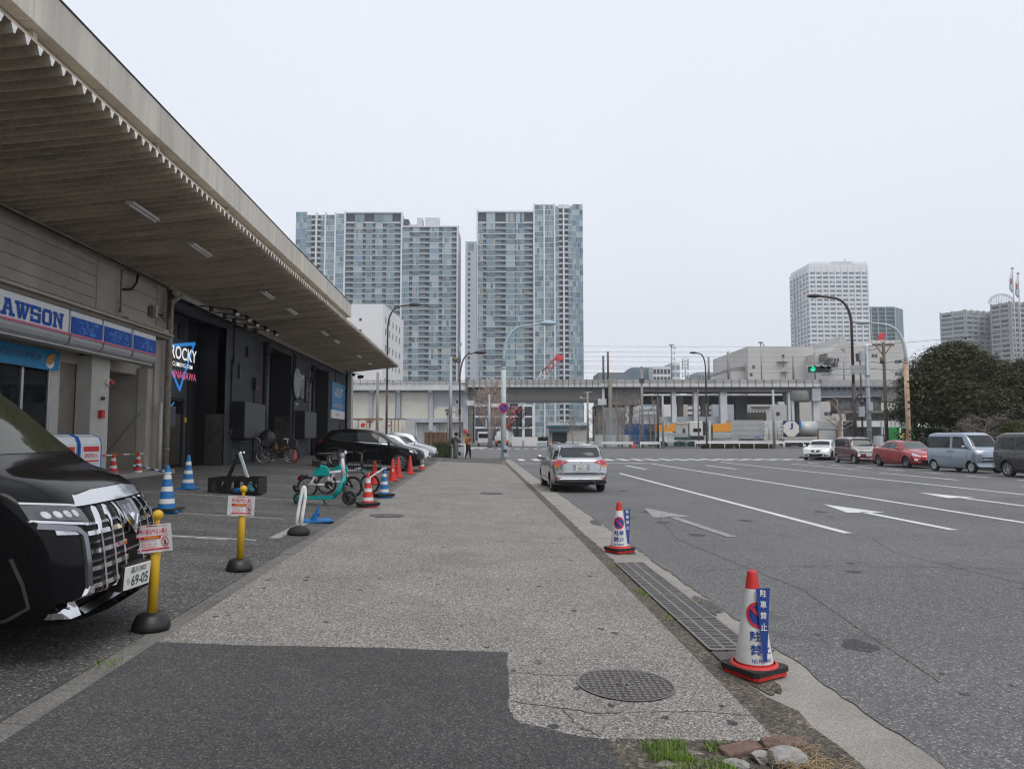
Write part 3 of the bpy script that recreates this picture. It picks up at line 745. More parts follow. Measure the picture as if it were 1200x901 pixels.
gpart(lettering('lettering', 'CLIMBING GYM', .2, face_x(-10.6, 25.6, 4.08), M_lw, gs, bold=.004, width=1.75, height=.15))
gpart(lettering('lettering', 'SHINAGAWA', .35, face_x(-10.6, 25.28, 3.66), M_lp, gs, bold=.01, width=2.45, height=.27))
b = MB()
def bar(p, q, w):
 (y0, z0), (y1, z1) = p, q; l = math.hypot(y1 - y0, z1 - z0); ny, nz = -(z1 - z0) / l * w / 2, (y1 - y0) / l * w / 2
 b.add([(x, y + sy * ny, z + sy * nz) for x in (-10.66, -10.62) for y, z, sy in ((y0, z0, 1), (y0, z0, -1), (y1, z1, -1), (y1, z1, 1))], [(4, 5, 6, 7), (0, 1, 5, 4), (1, 2, 6, 5), (2, 3, 7, 6), (3, 0, 4, 7)], M_lb)
bar((24.6, 4.6), (27.62, 5.08), .12); bar((27.58, 5.1), (26.35, 3.25), .065); bar((26.38, 3.25), (24.9, 4.5), .065)
gpart(b.build('triangle', gs))
b = MB(); b.box(-10.62, -10.6, 24.7, 25.0, 2.68, 2.8, M_lp); bar((25.4, 2.5), (25.9, 2.8), .05); gpart(b.build('small_mark', gs))
go = empty('golf_sign', (-9.55, 49.8, 2.8), 0, 'blue and white square golf studio sign near the far end of the black wall', 'sign')
OINV = Matrix.Translation((9.55, -49.8, -2.8))
M_gb = mat('golf_blue', (.015, .2, .42), .5, var=.06)
b = MB(); b.box(-9.6, -9.52, 47.75, 52.4, 3.35, 5.2, M_gb); b.box(-9.6, -9.518, 47.75, 52.4, 2.8, 3.346, M_white); o = b.build('board', go); o.matrix_parent_inverse = OINV
for s, y, z, w, h, m in (('GOLFIT', 48.5, 4.25, 3.0, .62, M_signw), ('INDOOR GOLF STUDIO', 48.3, 3.55, 3.5, .22, M_signw), ('ゴルフ', 49.0, 2.98, 1.5, .2, M_ink)):
 o = lettering('lettering', s, .5, face_x(-9.51, y, z), m, go, bold=.01, width=w, height=h); o.matrix_parent_inverse = OINV
rs = empty('round_sign', (-9.5, 38.6, 4.4), 0, 'round glossy sign disc on the black wall between the two tall door bays', 'sign')
b = MB(); b.tube([(-.06, 0, 0), (.0, 0, 0)], .85, M_black, 32); b.tube([(.0, 0, 0), (.01, 0, 0)], .78, mat('disc_pattern', (.16, .2, .17), .35, var=.6, vscale=1.6), 32); b.build('disc', rs)
for k, (y, z0, z1) in enumerate(((39.7, 3.6, 5.0), (41.0, 3.5, 4.9))):
 o = empty('plaque', (-9.5, y, z0), 0, ['dark framed plaque hung just beyond the round disc sign', 'dark framed plaque second beyond the round disc sign beside the shutter bay'][k], 'plaque')
 b = MB(); b.box(-.08, 0, -.45, .45, 0, z1 - z0, M_black); b.build('frame', o); b = MB(); b.box(.0, .012, -.37, .37, .08, z1 - z0 - .08, mat('plaque_face', (.12, .13, .14), .2, var=.5, vscale=3)); b.build('face', o)
o = empty('notice', (-9.55, 38.7, 2.95), 0, 'small white lettered notice under the round disc sign', 'sign')
b = MB(); b.box(-.05, 0, -.5, .5, 0, .55, M_black); b.build('board', o); lettering('lettering', 'ENTRANCE', .2, face_x(.006, -.42, .28), M_white, o, width=.8, height=.16)
lettering('lettering', '←', .2, face_x(.006, -.4, .08), M_white, o, width=.4, height=.12)
# ------------------------------------------------------------------ vehicles
def paint(name, col, metal=0.0, rough=0.25, coat=1.0):
 return mat(name, col, rough, metal, var=0.03, vscale=2, coat=coat)
M_tyre = mat('tyre_rubber', (0.018, 0.018, 0.019), 0.75, var=0.25, bump=0.2, bscale=30)
M_rim = mat('alloy', (0.45, 0.45, 0.46), 0.3, metal=0.85, var=0.08)
M_rimd = mat('rim_dark', (0.02, 0.02, 0.022), 0.5, var=0)
M_chrome = mat('chrome', (0.72, 0.72, 0.74), 0.08, metal=1.0, var=0)
M_chromed = mat('dark_chrome', (0.25, 0.25, 0.27), 0.15, metal=1.0, var=0)
M_carglass = mat('car_glass', (0.016, 0.02, 0.021), 0.03, var=0, spec=0.4)
M_carglass2 = mat('car_glass_pale', (0.07, 0.085, 0.085), 0.04, var=0.25, vscale=2)
M_seam = mat('panel_gap', (0.006, 0.006, 0.006), 0.8, var=0)
M_lampw = mat('headlamp', (0.55, 0.56, 0.58), 0.12, metal=0.5, var=0.3, vscale=18, coat=1)
M_lampr = mat('tail_lamp', (0.42, 0.008, 0.012), 0.12, var=0.15, vscale=10, coat=1)
M_lampo = mat('amber_lens', (0.6, 0.2, 0.03), 0.15, var=0, coat=1)
M_plate = mat('number_plate', (0.68, 0.68, 0.65), 0.5, var=0.03)
M_platey = mat('yellow_plate', (0.62, 0.5, 0.2), 0.5, var=0.03)
M_plink = mat('plate_ink', (0.015, 0.05, 0.03), 0.5, var=0)
M_under = mat('underbody', (0.01, 0.01, 0.01), 0.9, var=0)
M_lblack = mat('gloss_black', (0.008, 0.008, 0.009), 0.12, var=0, coat=0.6)
def pchip(pts):
 xs = [p[0] for p in pts]; ys = [p[1] for p in pts]; n = len(xs)
 h = [xs[i + 1] - xs[i] for i in range(n - 1)]; d = [(ys[i + 1] - ys[i]) / h[i] for i in range(n - 1)]
 m = [d[0]] + [0 if d[i - 1] * d[i] <= 0 else 3 * (h[i - 1] + h[i]) / ((2 * h[i] + h[i - 1]) / d[i - 1] + (h[i] + 2 * h[i - 1]) / d[i]) for i in range(1, n - 1)] + [d[-1]]
 def f(x):
  if x <= xs[0]: return ys[0]
  if x >= xs[-1]: return ys[-1]
  i = 0
  while x > xs[i + 1]: i += 1
  t = (x - xs[i]) / h[i]
  return ys[i] * (2 * t ** 3 - 3 * t ** 2 + 1) + h[i] * m[i] * (t ** 3 - 2 * t ** 2 + t) + ys[i + 1] * (-2 * t ** 3 + 3 * t ** 2) + h[i] * m[i + 1] * (t ** 3 - t ** 2)
 return f
def lin(pts):
 def f(x):
  if x <= pts[0][0]: return pts[0][1]
  for (a, c), (b_, d_) in zip(pts, pts[1:]):
   if x <= b_: return c + (d_ - c) * (x - a) / (b_ - a)
  return pts[-1][1]
 return f
def decal(bvh, poly, axis, m, off=0.004, skin=0.02, grid=0.07, mb=None, back=0.35):
 """panel lying on the body: polygon in the side (y, z), front or rear (x, z) or top (x, y) view, dropped onto the surface"""
 bm = bmesh.new()
 f = bm.faces.new([bm.verts.new((a, c, 0)) for a, c in poly])
 a0, a1 = min(p[0] for p in poly), max(p[0] for p in poly); c0, c1 = min(p[1] for p in poly), max(p[1] for p in poly)
 for lo, hi, nrm in ((a0, a1, (1, 0, 0)), (c0, c1, (0, 1, 0))):
  k = int((hi - lo) / grid)
  for i in range(1, k + 1):
   t = lo + (hi - lo) * i / (k + 1)
   bmesh.ops.bisect_plane(bm, geom=bm.verts[:] + bm.edges[:] + bm.faces[:], plane_co=(nrm[0] * t, nrm[1] * t, 0), plane_no=nrm)
 bmesh.ops.triangulate(bm, faces=[f for f in bm.faces if len(f.verts) > 4])
 bm.verts.ensure_lookup_table()
 d = {'+x': Vector((-1, 0, 0)), '-x': Vector((1, 0, 0)), '+y': Vector((0, -1, 0)), '-y': Vector((0, 1, 0)), '+z': Vector((0, 0, -1))}[axis]
 outer, inner, nn = [], [], []
 last = None
 for v in bm.verts:
  a, c = v.co.x, v.co.y
  o = {'x': Vector((0, a, c)), 'y': Vector((a, 0, c)), 'z': Vector((a, c, 0))}[axis[1]] - d * 6
  h, n, _, _ = bvh.ray_cast(o, d)
  if h is None:
   h, n, _, _ = bvh.find_nearest(o + d * (6 - (last if last is not None else 0.8)))
  if h is None: h, n = o + d * 5, -d
  last = 0.8
  if n.dot(d) > 0: n = -n
  nn_ = n if off < .012 else -d
  outer.append(h + nn_ * off); inner.append(h - nn_ * skin)
 faces = [tuple(v.index for v in f.verts) for f in bm.faces]
 bnd = [(e.verts[0].index, e.verts[1].index) for e in bm.edges if len(e.link_faces) == 1]
 bm.free()
 n = len(outer)
 mb = mb or MB()
 mb.add(outer, faces, m, True)
 mb.add(outer + inner, [(a, b_, b_ + n, a + n) for a, b_ in bnd], m, False)
 return mb
def ribbon(pts, w):
 """polygon of a stroke of width w along 2D points"""
 l, r = [], []
 for i, p in enumerate(pts):
  a = pts[max(0, i - 1)]; c = pts[min(len(pts) - 1, i + 1)]
  dx, dy = c[0] - a[0], c[1] - a[1]; k = math.hypot(dx, dy) or 1
  l.append((p[0] - dy / k * w / 2, p[1] + dx / k * w / 2)); r.append((p[0] + dy / k * w / 2, p[1] - dx / k * w / 2))
 return l + r[::-1]
def wheel_proto(rad, wid, rim_r, spokes, style='spoke', rim_m=None):
 """wheel about the x axis, outer face at +x; returns root mesh object with tyre and rim children"""
 rim_m = rim_m or M_rim
 MX = Matrix.Rotation(R(90), 4, 'Y')
 b = MB(); b.tube([(-wid * .35, 0, 0), (wid * .15, 0, 0)], rim_r * .97, M_rimd, 24)
 root = b.build('wheel')
 t = MB(); h = wid / 2
 t.lathe([(rim_r, -h * .8), (rim_r + .01, -h * .95), (rad * .93, -h), (rad * .985, -h * .86), (rad, -h * .6), (rad, h * .6), (rad * .985, h * .86), (rad * .93, h), (rim_r + .01, h * .95), (rim_r, h * .8)], M_tyre, 36, M=MX)
 t.build('tyre', root)
 q = MB()
 q.lathe([(rim_r * 1.0, h * .85), (rim_r * .99, h * .93), (rim_r * .93, h * .9), (rim_r * .9, h * .5)], rim_m, 32, M=MX)
 q.tube([(h * .4, 0, 0), (h * .8, 0, 0)], [rim_r * .24, rim_r * .18], rim_m, 16)
 for k in range(spokes):
  a = 2 * math.pi * k / spokes
  M = Matrix.Rotation(a, 4, 'X')
  if style == 'cap':
   q.add([(h * .78, -rim_r * .16, rim_r * .18), (h * .78, rim_r * .16, rim_r * .18), (h * .84, rim_r * .13, rim_r * .92), (h * .84, -rim_r * .13, rim_r * .92)], [(0, 1, 2, 3)], rim_m, False, M)
  else:
   w1, w2 = rim_r * .09, rim_r * (.075 if style == 'spoke' else .12)
   q.add([(h * .62, -w1, rim_r * .15), (h * .62, w1, rim_r * .15), (h * .84, w2, rim_r * .93), (h * .84, -w2, rim_r * .93),
     (h * .2, -w1, rim_r * .15), (h * .2, w1, rim_r * .15), (h * .45, w2, rim_r * .93), (h * .45, -w2, rim_r * .93)],
     [(0, 1, 2, 3), (0, 4, 5, 1), (1, 5, 6, 2), (2, 6, 7, 3), (3, 7, 4, 0)], rim_m, False, M)
 if style == 'cap': q.tube([(h * .5, 0, 0), (h * .75, 0, 0)], rim_r * .9, rim_m, 28)
 q.build('rim', root)
 return root
def car(name, label, loc, heading, sp, cat='car', group=None):
 """sp: dict with length, profile curves and panel shapes; local +y is forward, origin on the ground below the middle"""
 root = empty(name, loc, math.atan2(-heading[0], heading[1]), label, cat, group)
 L, W = sp['L'], sp['W'] / 2
 top, belt = sp['top'], sp['belt']
 bot = pchip(sp.get('bot', [(-L / 2, .42), (-L / 2 + .25, .24), (0, .2), (L / 2 - .3, .22), (L / 2, .3)]))
 wb = pchip(sp.get('wb', [(-L / 2, .80), (-L / 2 + .12, .93), (-L / 4, 1.0), (L / 4, 1.0), (L / 2 - .3, .95), (L / 2 - .1, .88), (L / 2, .78)]))
 wr = pchip(sp['wr'])
 kf, kr = sp.get('kf', .22), sp.get('kr', .12)
 zone = sp.get('zone', .9)
 st = []
 y = -L / 2
 while y < L / 2 - 1e-6:
  st.append(y); e = min(y + L / 2, L / 2 - y)
  y += .012 if e < .05 else .03 if e < .3 else .055
 st.append(L / 2)
 rows = []
 for y in st:
  zt, zbl, zb = top(y), belt(y), bot(y)
  zbl = min(zbl, zt - .03); hw = W * wb(y); hr = min(W * wr(y), hw - .01)
  pts = [(0, zb), (hw * .5, zb), (hw * .86, zb), (hw * .94, zb + .02), (hw * .975, zb + .07)]
  zs = zb + .07
  for t in (.12, .25, .38, .5, .62, .74, .84, .92, .97):
   bulge = math.sin(math.pi * min(1, t * .9 + .08)) * .028
   pts.append((hw * (.975 + .025 * t ** .5) + bulge * sp.get('bulge', 1.0) - (.02 if t > .9 else 0) * 0, zs + (zbl - zs) * t))
  pts.append((hw - .004, zbl - .004))
  rr = min(.11, .5 * (zt - zbl))
  ze = zt - rr * .9
  x0 = hw - min(.022, .5 * (hw - hr)); z0 = zbl + .006
  for t in (.0, .15, .32, .5, .68, .84, .95): pts.append((x0 + (hr - x0) * t + .012 * math.sin(math.pi * t), z0 + (ze - z0) * t))
  crn = hr - min(.16, hr * .3)
  for t in (.0, .2, .4, .6, .8, 1.0):
   u = 1 - t
   pts.append((u * u * hr + 2 * u * t * (hr - .012) + t * t * crn, u * u * ze + 2 * u * t * (zt - .028) + t * t * (zt - .014)))
  for t in (.35, .7, 1.0): pts.append((crn * (1 - t), zt - .014 * (1 - t) ** 2))
  row = []
  ef = max(0, (y - (L / 2 - zone)) / zone); er = max(0, (-(L / 2 - zone) - y) / zone)
  for x, z in pts:
   s = (abs(x) / W) ** sp.get('kp', 2.4)
   row.append((x, y - kf * s * ef ** 1.3 + kr * s * er ** 1.3, z))
  rows.append(row)
 n = len(rows[0]); vs, fs = [], []
 for row in rows:
  vs += row + [(-x, y, z) for x, y, z in row[1:-1]][::-1]
 m_ = 2 * n - 2
 for i in range(len(rows) - 1):
  for k in range(m_):
   k2 = (k + 1) % m_
   fs.append((i * m_ + k, i * m_ + k2, (i + 1) * m_ + k2, (i + 1) * m_ + k))
 for base, flip in ((0, False), ((len(rows) - 1) * m_, True)):
  for k in range(n - 1):
   q = [base + k, base + k + 1] + ([base + m_ - k - 1] if k + 1 < n - 1 else []) + ([base + (m_ - k) % m_] if k > 0 else [])
   if k == 0: q = [base, base + 1, base + m_ - 1]
   elif k == n - 2: q = [base + k, base + n - 1, base + m_ - k]
   else: q = [base + k, base + k + 1, base + m_ - k - 1, base + m_ - k]
   fs.append(tuple(q))
 b = MB(); b.add(vs, fs, sp['paint'], True)
 body = b.build('body')
 bm = bmesh.new(); bm.from_mesh(body.data)
 bvh = BVHTree.FromBMesh(bm); bm.free()
 if sp.get('paint2'):                                  # two-tone: above a height or by test
  body.data.materials.append(sp['paint2'])
  for p in body.data.polygons:
   c = p.center
   if sp['tone'](c.x, c.y, c.z): p.material_index = 1
 body.data.materials.append(M_under); ui = len(body.data.materials) - 1
 cut = MB(); ra = sp['wr_'] + .045
 for y in sp['axles']:
  for sx in (1, -1): cut.tube([(sx * (W - .36), y, sp['wr_']), (sx * (W + .25), y, sp['wr_'])], ra, M_under, 40, smooth=True)
 co = cut.build('cutter');
 for k in range(ui): co.data.materials.append(M_under)
 for p in co.data.polygons: p.material_index = ui
 md = body.modifiers.new('arch', 'BOOLEAN'); md.object = co; md.operation = 'DIFFERENCE'; md.solver = 'EXACT'
 dg = bpy.context.evaluated_depsgraph_get()
 me = bpy.data.meshes.new_from_object(body.evaluated_get(dg))
 body.modifiers.clear(); body.data = me
 bpy.data.objects.remove(co)
 try: me.set_sharp_from_angle(angle=R(38))
 except Exception: pass
 body.parent = root
 wp = wheel_proto(sp['wr_'], sp.get('tw', .19), sp.get('rim', sp['wr_'] * .66), sp.get('spokes', 10), sp.get('rstyle', 'spoke'), sp.get('rimm'))
 first = True
 for y in sp['axles']:
  for sx in (1, -1):
   w = wp if first else copy_tree(wp)
   first = False
   w.parent = root; w.location = (sx * (W - sp.get('tw', .19) / 2 - .02), y, sp['wr_'])
   w.rotation_euler = (0, 0, 0 if sx > 0 else math.pi)
 if sp.get('arch'):
  for y in sp['axles']:
   for sx in ('+x', '-x'):
    ring = [(y + (ra + .03) * math.cos(R(a)), sp['wr_'] + (ra + .03) * math.sin(R(a))) for a in range(-15, 196, 10)]
    inn = [(y + (ra + .004) * math.cos(R(a)), sp['wr_'] + (ra + .004) * math.sin(R(a))) for a in range(195, -16, -10)]
    decal(bvh, ring + inn, sx, sp['arch'], .012, .03).build('wheel_arch_trim', root)
 G = sp.get('glass', M_carglass)
 for nm, poly, m in sp.get('side', ()):                 # both flanks
  for sx in ('+x', '-x'):
   decal(bvh, poly, sx, m or G).build(nm, root, recalc=False)
 for nm, poly, axis, m in sp.get('panels', ()):
  decal(bvh, poly, axis, m or G, *sp.get('poff', {}).get(nm, ())).build(nm, root, recalc=False)
 sm = MB()
 for pts in sp.get('seams', ()):
  for sx in ('+x', '-x'): decal(bvh, ribbon(pts, .012), sx, M_seam, .002, .01, mb=sm)
 for pts, axis in sp.get('eseams', ()): decal(bvh, ribbon(pts, .012), axis, M_seam, .002, .01, mb=sm)
 if sm.v: sm.build('panel_gap', root, recalc=False)
 for (y, z) in sp.get('handles', ()):
  for sx in ('+x', '-x'): decal(bvh, [(y - .09, z - .016), (y + .09, z - .016), (y + .09, z + .016), (y - .09, z + .016)], sx, sp.get('handle_m', sp['paint']), .025, .02).build('door_handle', root, recalc=False)
 if 'mirror' in sp:
  y, z = sp['mirror']
  for sx in (1, -1):
   q = MB(); x = W * wb(y) * .97
   q.ball((sx * (x + .12), y, z), .1, sp.get('mirror_m', sp['paint']), 14, 8, (1.0, .55, .75)); q.tube([(sx * (x - .06), y + .03, z - .06), (sx * (x + .1), y, z - .03)], .025, M_blackpl, 8)
   mo = q.build('mirror', root)
 for (x, y, z, ax, s1, s2, pm) in sp.get('plates', ()):
  h, nrm, _, _ = bvh.ray_cast(Vector((x, 6 if ax > 0 else -6, z)), Vector((0, -ax, 0)))
  yy = (h.y if h else y) + ax * .012
  q = MB(); q.box(x - .165, x + .165, yy, yy + ax * .012, z - .0825, z + .0825, pm)
  po = q.build('number_plate', root, bev=.003)
  M = face_my(x, yy - .0135, z) if ax < 0 else Matrix(((-1, 0, 0, x), (0, 0, 1, yy + .0135), (0, 1, 0, z), (0, 0, 0, 1)))
  if s1: lettering('lettering', s1, .05, M @ Matrix.Translation((0, .028, 0)), M_plink, po, align='CENTER', width=.17, height=.04)
  if s2: lettering('lettering', s2, .09, M @ Matrix.Translation((.02, -.062, 0)), M_plink, po, align='CENTER', width=.24, height=.072, bold=.01)
 return root, bvh
def hatch_specs(): pass
# --- silver estate car at the kerb, seen from behind
M_silver = paint('silver_paint', (0.42, 0.43, 0.45), .75, .28)
def est_top(L):
 return pchip([(-L / 2, .62), (-L / 2 + .05, .96), (-L / 2 + .16, 1.07), (-L / 2 + .34, 1.28), (-L / 2 + .5, 1.42), (-L / 2 + 1.1, 1.468), (-.1, 1.475), (.5, 1.42), (L / 2 - 1.75, 1.22), (L / 2 - 1.2, .98), (L / 2 - .6, .9), (L / 2 - .2, .8), (L / 2 - .05, .7), (L / 2, .5)])
L = 4.4
spec = dict(L=L, W=1.695, paint=M_silver, top=est_top(L), belt=pchip([(-L / 2, .6), (-L / 2 + .2, .96), (0, .93), (L / 2 - 1.2, .9), (L / 2 - .4, .76), (L / 2, .5)]),
   wr=[(-L / 2, .7), (-L / 2 + .35, .74), (-.4, .79), (.5, .78), (L / 2 - 1.25, .84), (L / 2, .66)], wb=[(-L / 2, .86), (-L / 2 + .1, .95), (-L / 4, 1), (L / 4, 1), (L / 2 - .3, .95), (L / 2, .78)],
   bot=[(-L / 2, .42), (-L / 2 + .1, .33), (-L / 2 + .4, .22), (0, .2), (L / 2, .25)], axles=(-1.35, 1.25), wr_=.30, rim=.2, spokes=8, rstyle='cap',
   side=[('side_window', [(-1.95, .99), (-1.4, 1.0), (-1.4, 1.3), (-1.75, 1.26)], None), ('side_window', [(-1.34, 1.0), (-.35, .98), (-.35, 1.36), (-1.34, 1.34)], None), ('side_window', [(-.29, .98), (.85, .96), (.2, 1.33), (-.29, 1.36)], None)],
   panels=[('rear_window', [(-.62, 1.06), (.62, 1.06), (.6, 1.2), (.55, 1.36), (.48, 1.4), (-.48, 1.4), (-.55, 1.36), (-.6, 1.2)], '-y', mat('rear_glass', (.035, .04, .045), .05, var=.2, vscale=3)),
     ('windscreen', [(-.62, 1.0), (.62, 1.0), (.52, 1.38), (-.52, 1.38)], '+y', None),
     ('tail_lamp', [(-.8, .84), (-.62, .83), (-.42, .90), (-.38, .945), (-.58, .97), (-.72, 1.0), (-.8, 1.0)], '-y', M_lampr), ('tail_lamp', [(.8, .84), (.62, .83), (.42, .90), (.38, .945), (.58, .97), (.72, 1.0), (.8, 1.0)], '-y', M_lampr),
     ('indicator', [(-.8, .77), (-.66, .77), (-.64, .83), (-.8, .835)], '-y', M_lampo), ('indicator', [(.8, .77), (.66, .77), (.64, .83), (.8, .835)], '-y', M_lampo),
     ('reflector', [(-.76, .42), (-.6, .41), (-.59, .47), (-.74, .48)], '-y', M_lampr), ('reflector', [(.76, .42), (.6, .41), (.59, .47), (.74, .48)], '-y', M_lampr),
     ('garnish', [(-.42, .96), (.42, .96), (.4, .985), (-.4, .985)], '-y', M_chrome), ('high_brake_lamp', [(-.18, 1.42), (.18, 1.42), (.18, 1.445), (-.18, 1.445)], '-y', M_lampr), ('badge', [(.05 * math.cos(a), .9 + .036 * math.sin(a)) for a in [2 * math.pi * k / 16 for k in range(16)]], '-y', M_chromed), ('plate_recess', [(-.24, .66), (.24, .66), (.26, .86), (-.26, .86)], '-y', mat('silver_shade', (.3, .31, .33), .4, metal=.6))],
   seams=[[(-1.37, .32), (-1.37, 1.34)], [(-.32, .3), (-.32, 1.38)], [(.95, .35), (.9, .95)]], eseams=[([(-.63, .98), (-.6, .7), (-.5, .58), (.5, .58), (.6, .7), (.63, .98)], '-y'), ([(-.8, .52), (.8, .52)], '-y')],
   handles=((-1.15, .86), (-.1, .85)), mirror=(.75, 1.0), plates=((0, 0, .76, -1, '品川 501', '68-11', M_plate),))
p = ground(669, 576, ROAD_Z)
est, bv = car('estate_car', 'silver estate car parked on the road beside the sidewalk, seen from behind', (3.05, 23.9, ROAD_Z), (-0.02, 1), spec)
q = MB(); q.tube([(-.1, -L / 2 + .23, 1.075), (.05, -L / 2 + .21, 1.09), (.35, -L / 2 + .25, 1.1)], .014, M_black, 6); q.build('wiper', est)
for sx in (-1, 1):
 q = MB(); q.tube([(sx * .52, -1.6, 1.46), (sx * .54, -1.2, 1.5), (sx * .55, -.2, 1.51), (sx * .54, .1, 1.47)], .016, M_silver, 6); q.build('roof_rail', est)
q = MB(); q.tube([(0, -1.55, 1.46), (0, -1.62, 1.6)], .006, M_black, 5); q.build('antenna', est)
q = MB(); q.box(-.78, .78, -L / 2 + .12, -L / 2 + .3, .28, .36, M_under); q.tube([(.4, -L / 2 - .01, .3), (.4, -L / 2 + .4, .32)], .025, M_chromed, 8); q.build('rear_valance', est)
# --- black crossover in the car park
M_blackp = mat('black_paint_car', (0.005, 0.005, 0.006), .12, 0, var=0, coat=.16, spec=.12)
L = 4.64
suv = dict(L=L, W=1.85, paint=M_blackp, kr=.2, top=pchip([(-L / 2, .75), (-L / 2 + .06, .98), (-L / 2 + .2, 1.12), (-L / 2 + .45, 1.36), (-L / 2 + .75, 1.55), (-.5, 1.645), (0, 1.63), (.45, 1.52), (L / 2 - 1.2, 1.12), (L / 2 - .8, 1.04), (L / 2 - .25, .93), (L / 2 - .06, .8), (L / 2, .55)]),
   belt=pchip([(-L / 2, .7), (-L / 2 + .4, 1.12), (0, 1.04), (L / 2 - 1.2, 1.0), (L / 2 - .3, .85), (L / 2, .5)]), wr=[(-L / 2, .66), (-L / 2 + .5, .7), (-.4, .77), (.5, .76), (L / 2 - 1.2, .84), (L / 2, .62)],
   axles=(-1.32, 1.34), wr_=.365, rim=.245, spokes=10, tw=.22, arch=M_blackpl,
   side=[('side_window', [(-1.62, 1.2), (-1.3, 1.14), (-.62, 1.13), (-.62, 1.48), (-1.2, 1.45)], None), ('side_window', [(-.56, 1.13), (.35, 1.1), (.35, 1.42), (.1, 1.49), (-.56, 1.5)], None), ('side_window', [(.41, 1.1), (1.0, 1.09), (.9, 1.14), (.41, 1.39)], M_carglass2),
     ('tail_lamp', [(-2.2, 1.02), (-1.85, 1.06), (-1.9, 1.12), (-2.2, 1.1)], M_lampr), ('headlamp', [(1.75, .8), (2.05, .76), (1.95, .88), (1.7, .92)], M_lampw), ('window_trim', ribbon([(-1.65, 1.2), (-1.3, 1.11), (1.05, 1.07)], .02), M_chrome)],
   panels=[('windscreen', [(-.68, 1.16), (.68, 1.16), (.56, 1.53), (-.56, 1.53)], '+y', M_carglass2), ('grille', [(-.42, .82), (.42, .82), (.28, .62), (.45, .38), (-.45, .38), (-.28, .62)], '+y', M_chromed), ('rear_window', [(-.6, 1.2), (.6, 1.2), (.5, 1.5), (-.5, 1.5)], '-y', None)],
   seams=[[(-.59, .35), (-.59, 1.5)], [(.38, .3), (.38, 1.1)], [(1.0, .72), (1.02, 1.05)], [(-1.3, .75), (-1.35, 1.1)]], handles=((-.9, .98), (.08, .95)), mirror=(.85, 1.13), plates=((0, 0, .42, 1, '品川 300', '21-40', M_plate),))
def lot_pitch(o, x): o.rotation_euler[1] = 0
def park(o, x, y):          # car park slope under a car that points at the sidewalk
 o.location = (x, y, walk_z(x)); o.rotation_euler = (math.atan(-.06), 0, -math.pi / 2)
 o.rotation_mode = 'XYZ'
 o.matrix_world = Matrix.Translation((x, y, walk_z(x) if x < -2.35 else .12)) @ Matrix.Rotation(-math.pi / 2, 4, 'Z') @ Matrix.Rotation(-math.atan(.06), 4, 'X')
o, _ = car('crossover_car', 'glossy black crossover car parked nose out in front of the black wall', (0, 0, 0), (1, 0), suv); park(o, -4.62, 31.4)
q = MB(); q.tube([(.72, .55, 1.45), (.66, .1, 1.6), (.62, -1.2, 1.62)], .012, M_chromed, 6); q.build('roof_rail', o)
# --- pale saloon-like hatchbacks further along the car park
M_pearl = paint('pearl_paint', (0.62, 0.63, 0.65), .2, .25); M_silver2 = paint('silver_blue_paint', (0.5, 0.52, 0.56), .6, .28)
L = 4.45
def sedan_top(L, h=1.46): return pchip([(-L / 2, .6), (-L / 2 + .06, .92), (-L / 2 + .3, 1.06), (-L / 2 + .9, 1.33), (-.5, h), (.1, h - .01), (.5, h - .07), (L / 2 - 1.15, 1.0), (L / 2 - .7, .9), (L / 2 - .2, .78), (L / 2 - .05, .66), (L / 2, .45)])
sed = dict(L=L, W=1.76, paint=M_pearl, top=sedan_top(L), belt=pchip([(-L / 2, .6), (-L / 2 + .35, 1.0), (0, .94), (L / 2 - 1.1, .9), (L / 2 - .3, .74), (L / 2, .42)]), wr=[(-L / 2, .66), (-L / 2 + .8, .7), (-.3, .76), (.5, .75), (L / 2 - 1.15, .84), (L / 2, .62)],
   axles=(-1.3, 1.38), wr_=.32, spokes=5, rstyle='wide',
   side=[('side_window', [(-1.4, 1.04), (-.3, 1.01), (-.3, 1.36), (-.9, 1.33)], None), ('side_window', [(-.24, 1.01), (.9, .98), (.3, 1.32), (-.24, 1.37)], M_carglass2), ('headlamp', [(1.7, .66), (2.1, .6), (2.0, .72), (1.68, .8)], M_lampw)],
   panels=[('windscreen', [(-.66, 1.02), (.66, 1.02), (.54, 1.37), (-.54, 1.37)], '+y', M_carglass2), ('grille', [(-.45, .6), (.45, .6), (.42, .48), (-.42, .48)], '+y', M_black), ('grille', [(-.6, .4), (.6, .4), (.55, .28), (-.55, .28)], '+y', M_black), ('headlamp', [(-.78, .62), (-.5, .6), (-.52, .7), (-.76, .78)], '+y', M_lampw), ('headlamp', [(.78, .62), (.5, .6), (.52, .7), (.76, .78)], '+y', M_lampw)],
   seams=[[(-.27, .3), (-.27, 1.36)], [(.9, .3), (.92, .94)]], handles=((-.9, .86), (.05, .85)), mirror=(.8, 1.0), plates=((0, 0, .44, 1, '品川 330', '52-18', M_plate),))
o, _ = car('parked_car', 'pearl white car parked right behind the black crossover', (0, 0, 0), (1, 0), sed); park(o, -4.75, 38.6)
sed2 = dict(sed, paint=M_silver2, top=sedan_top(L, 1.58))
o, _ = car('parked_car', 'silver car parked farthest along the car park before the hedge', (0, 0, 0), (1, 0), sed2); park(o, -4.8, 46.6)
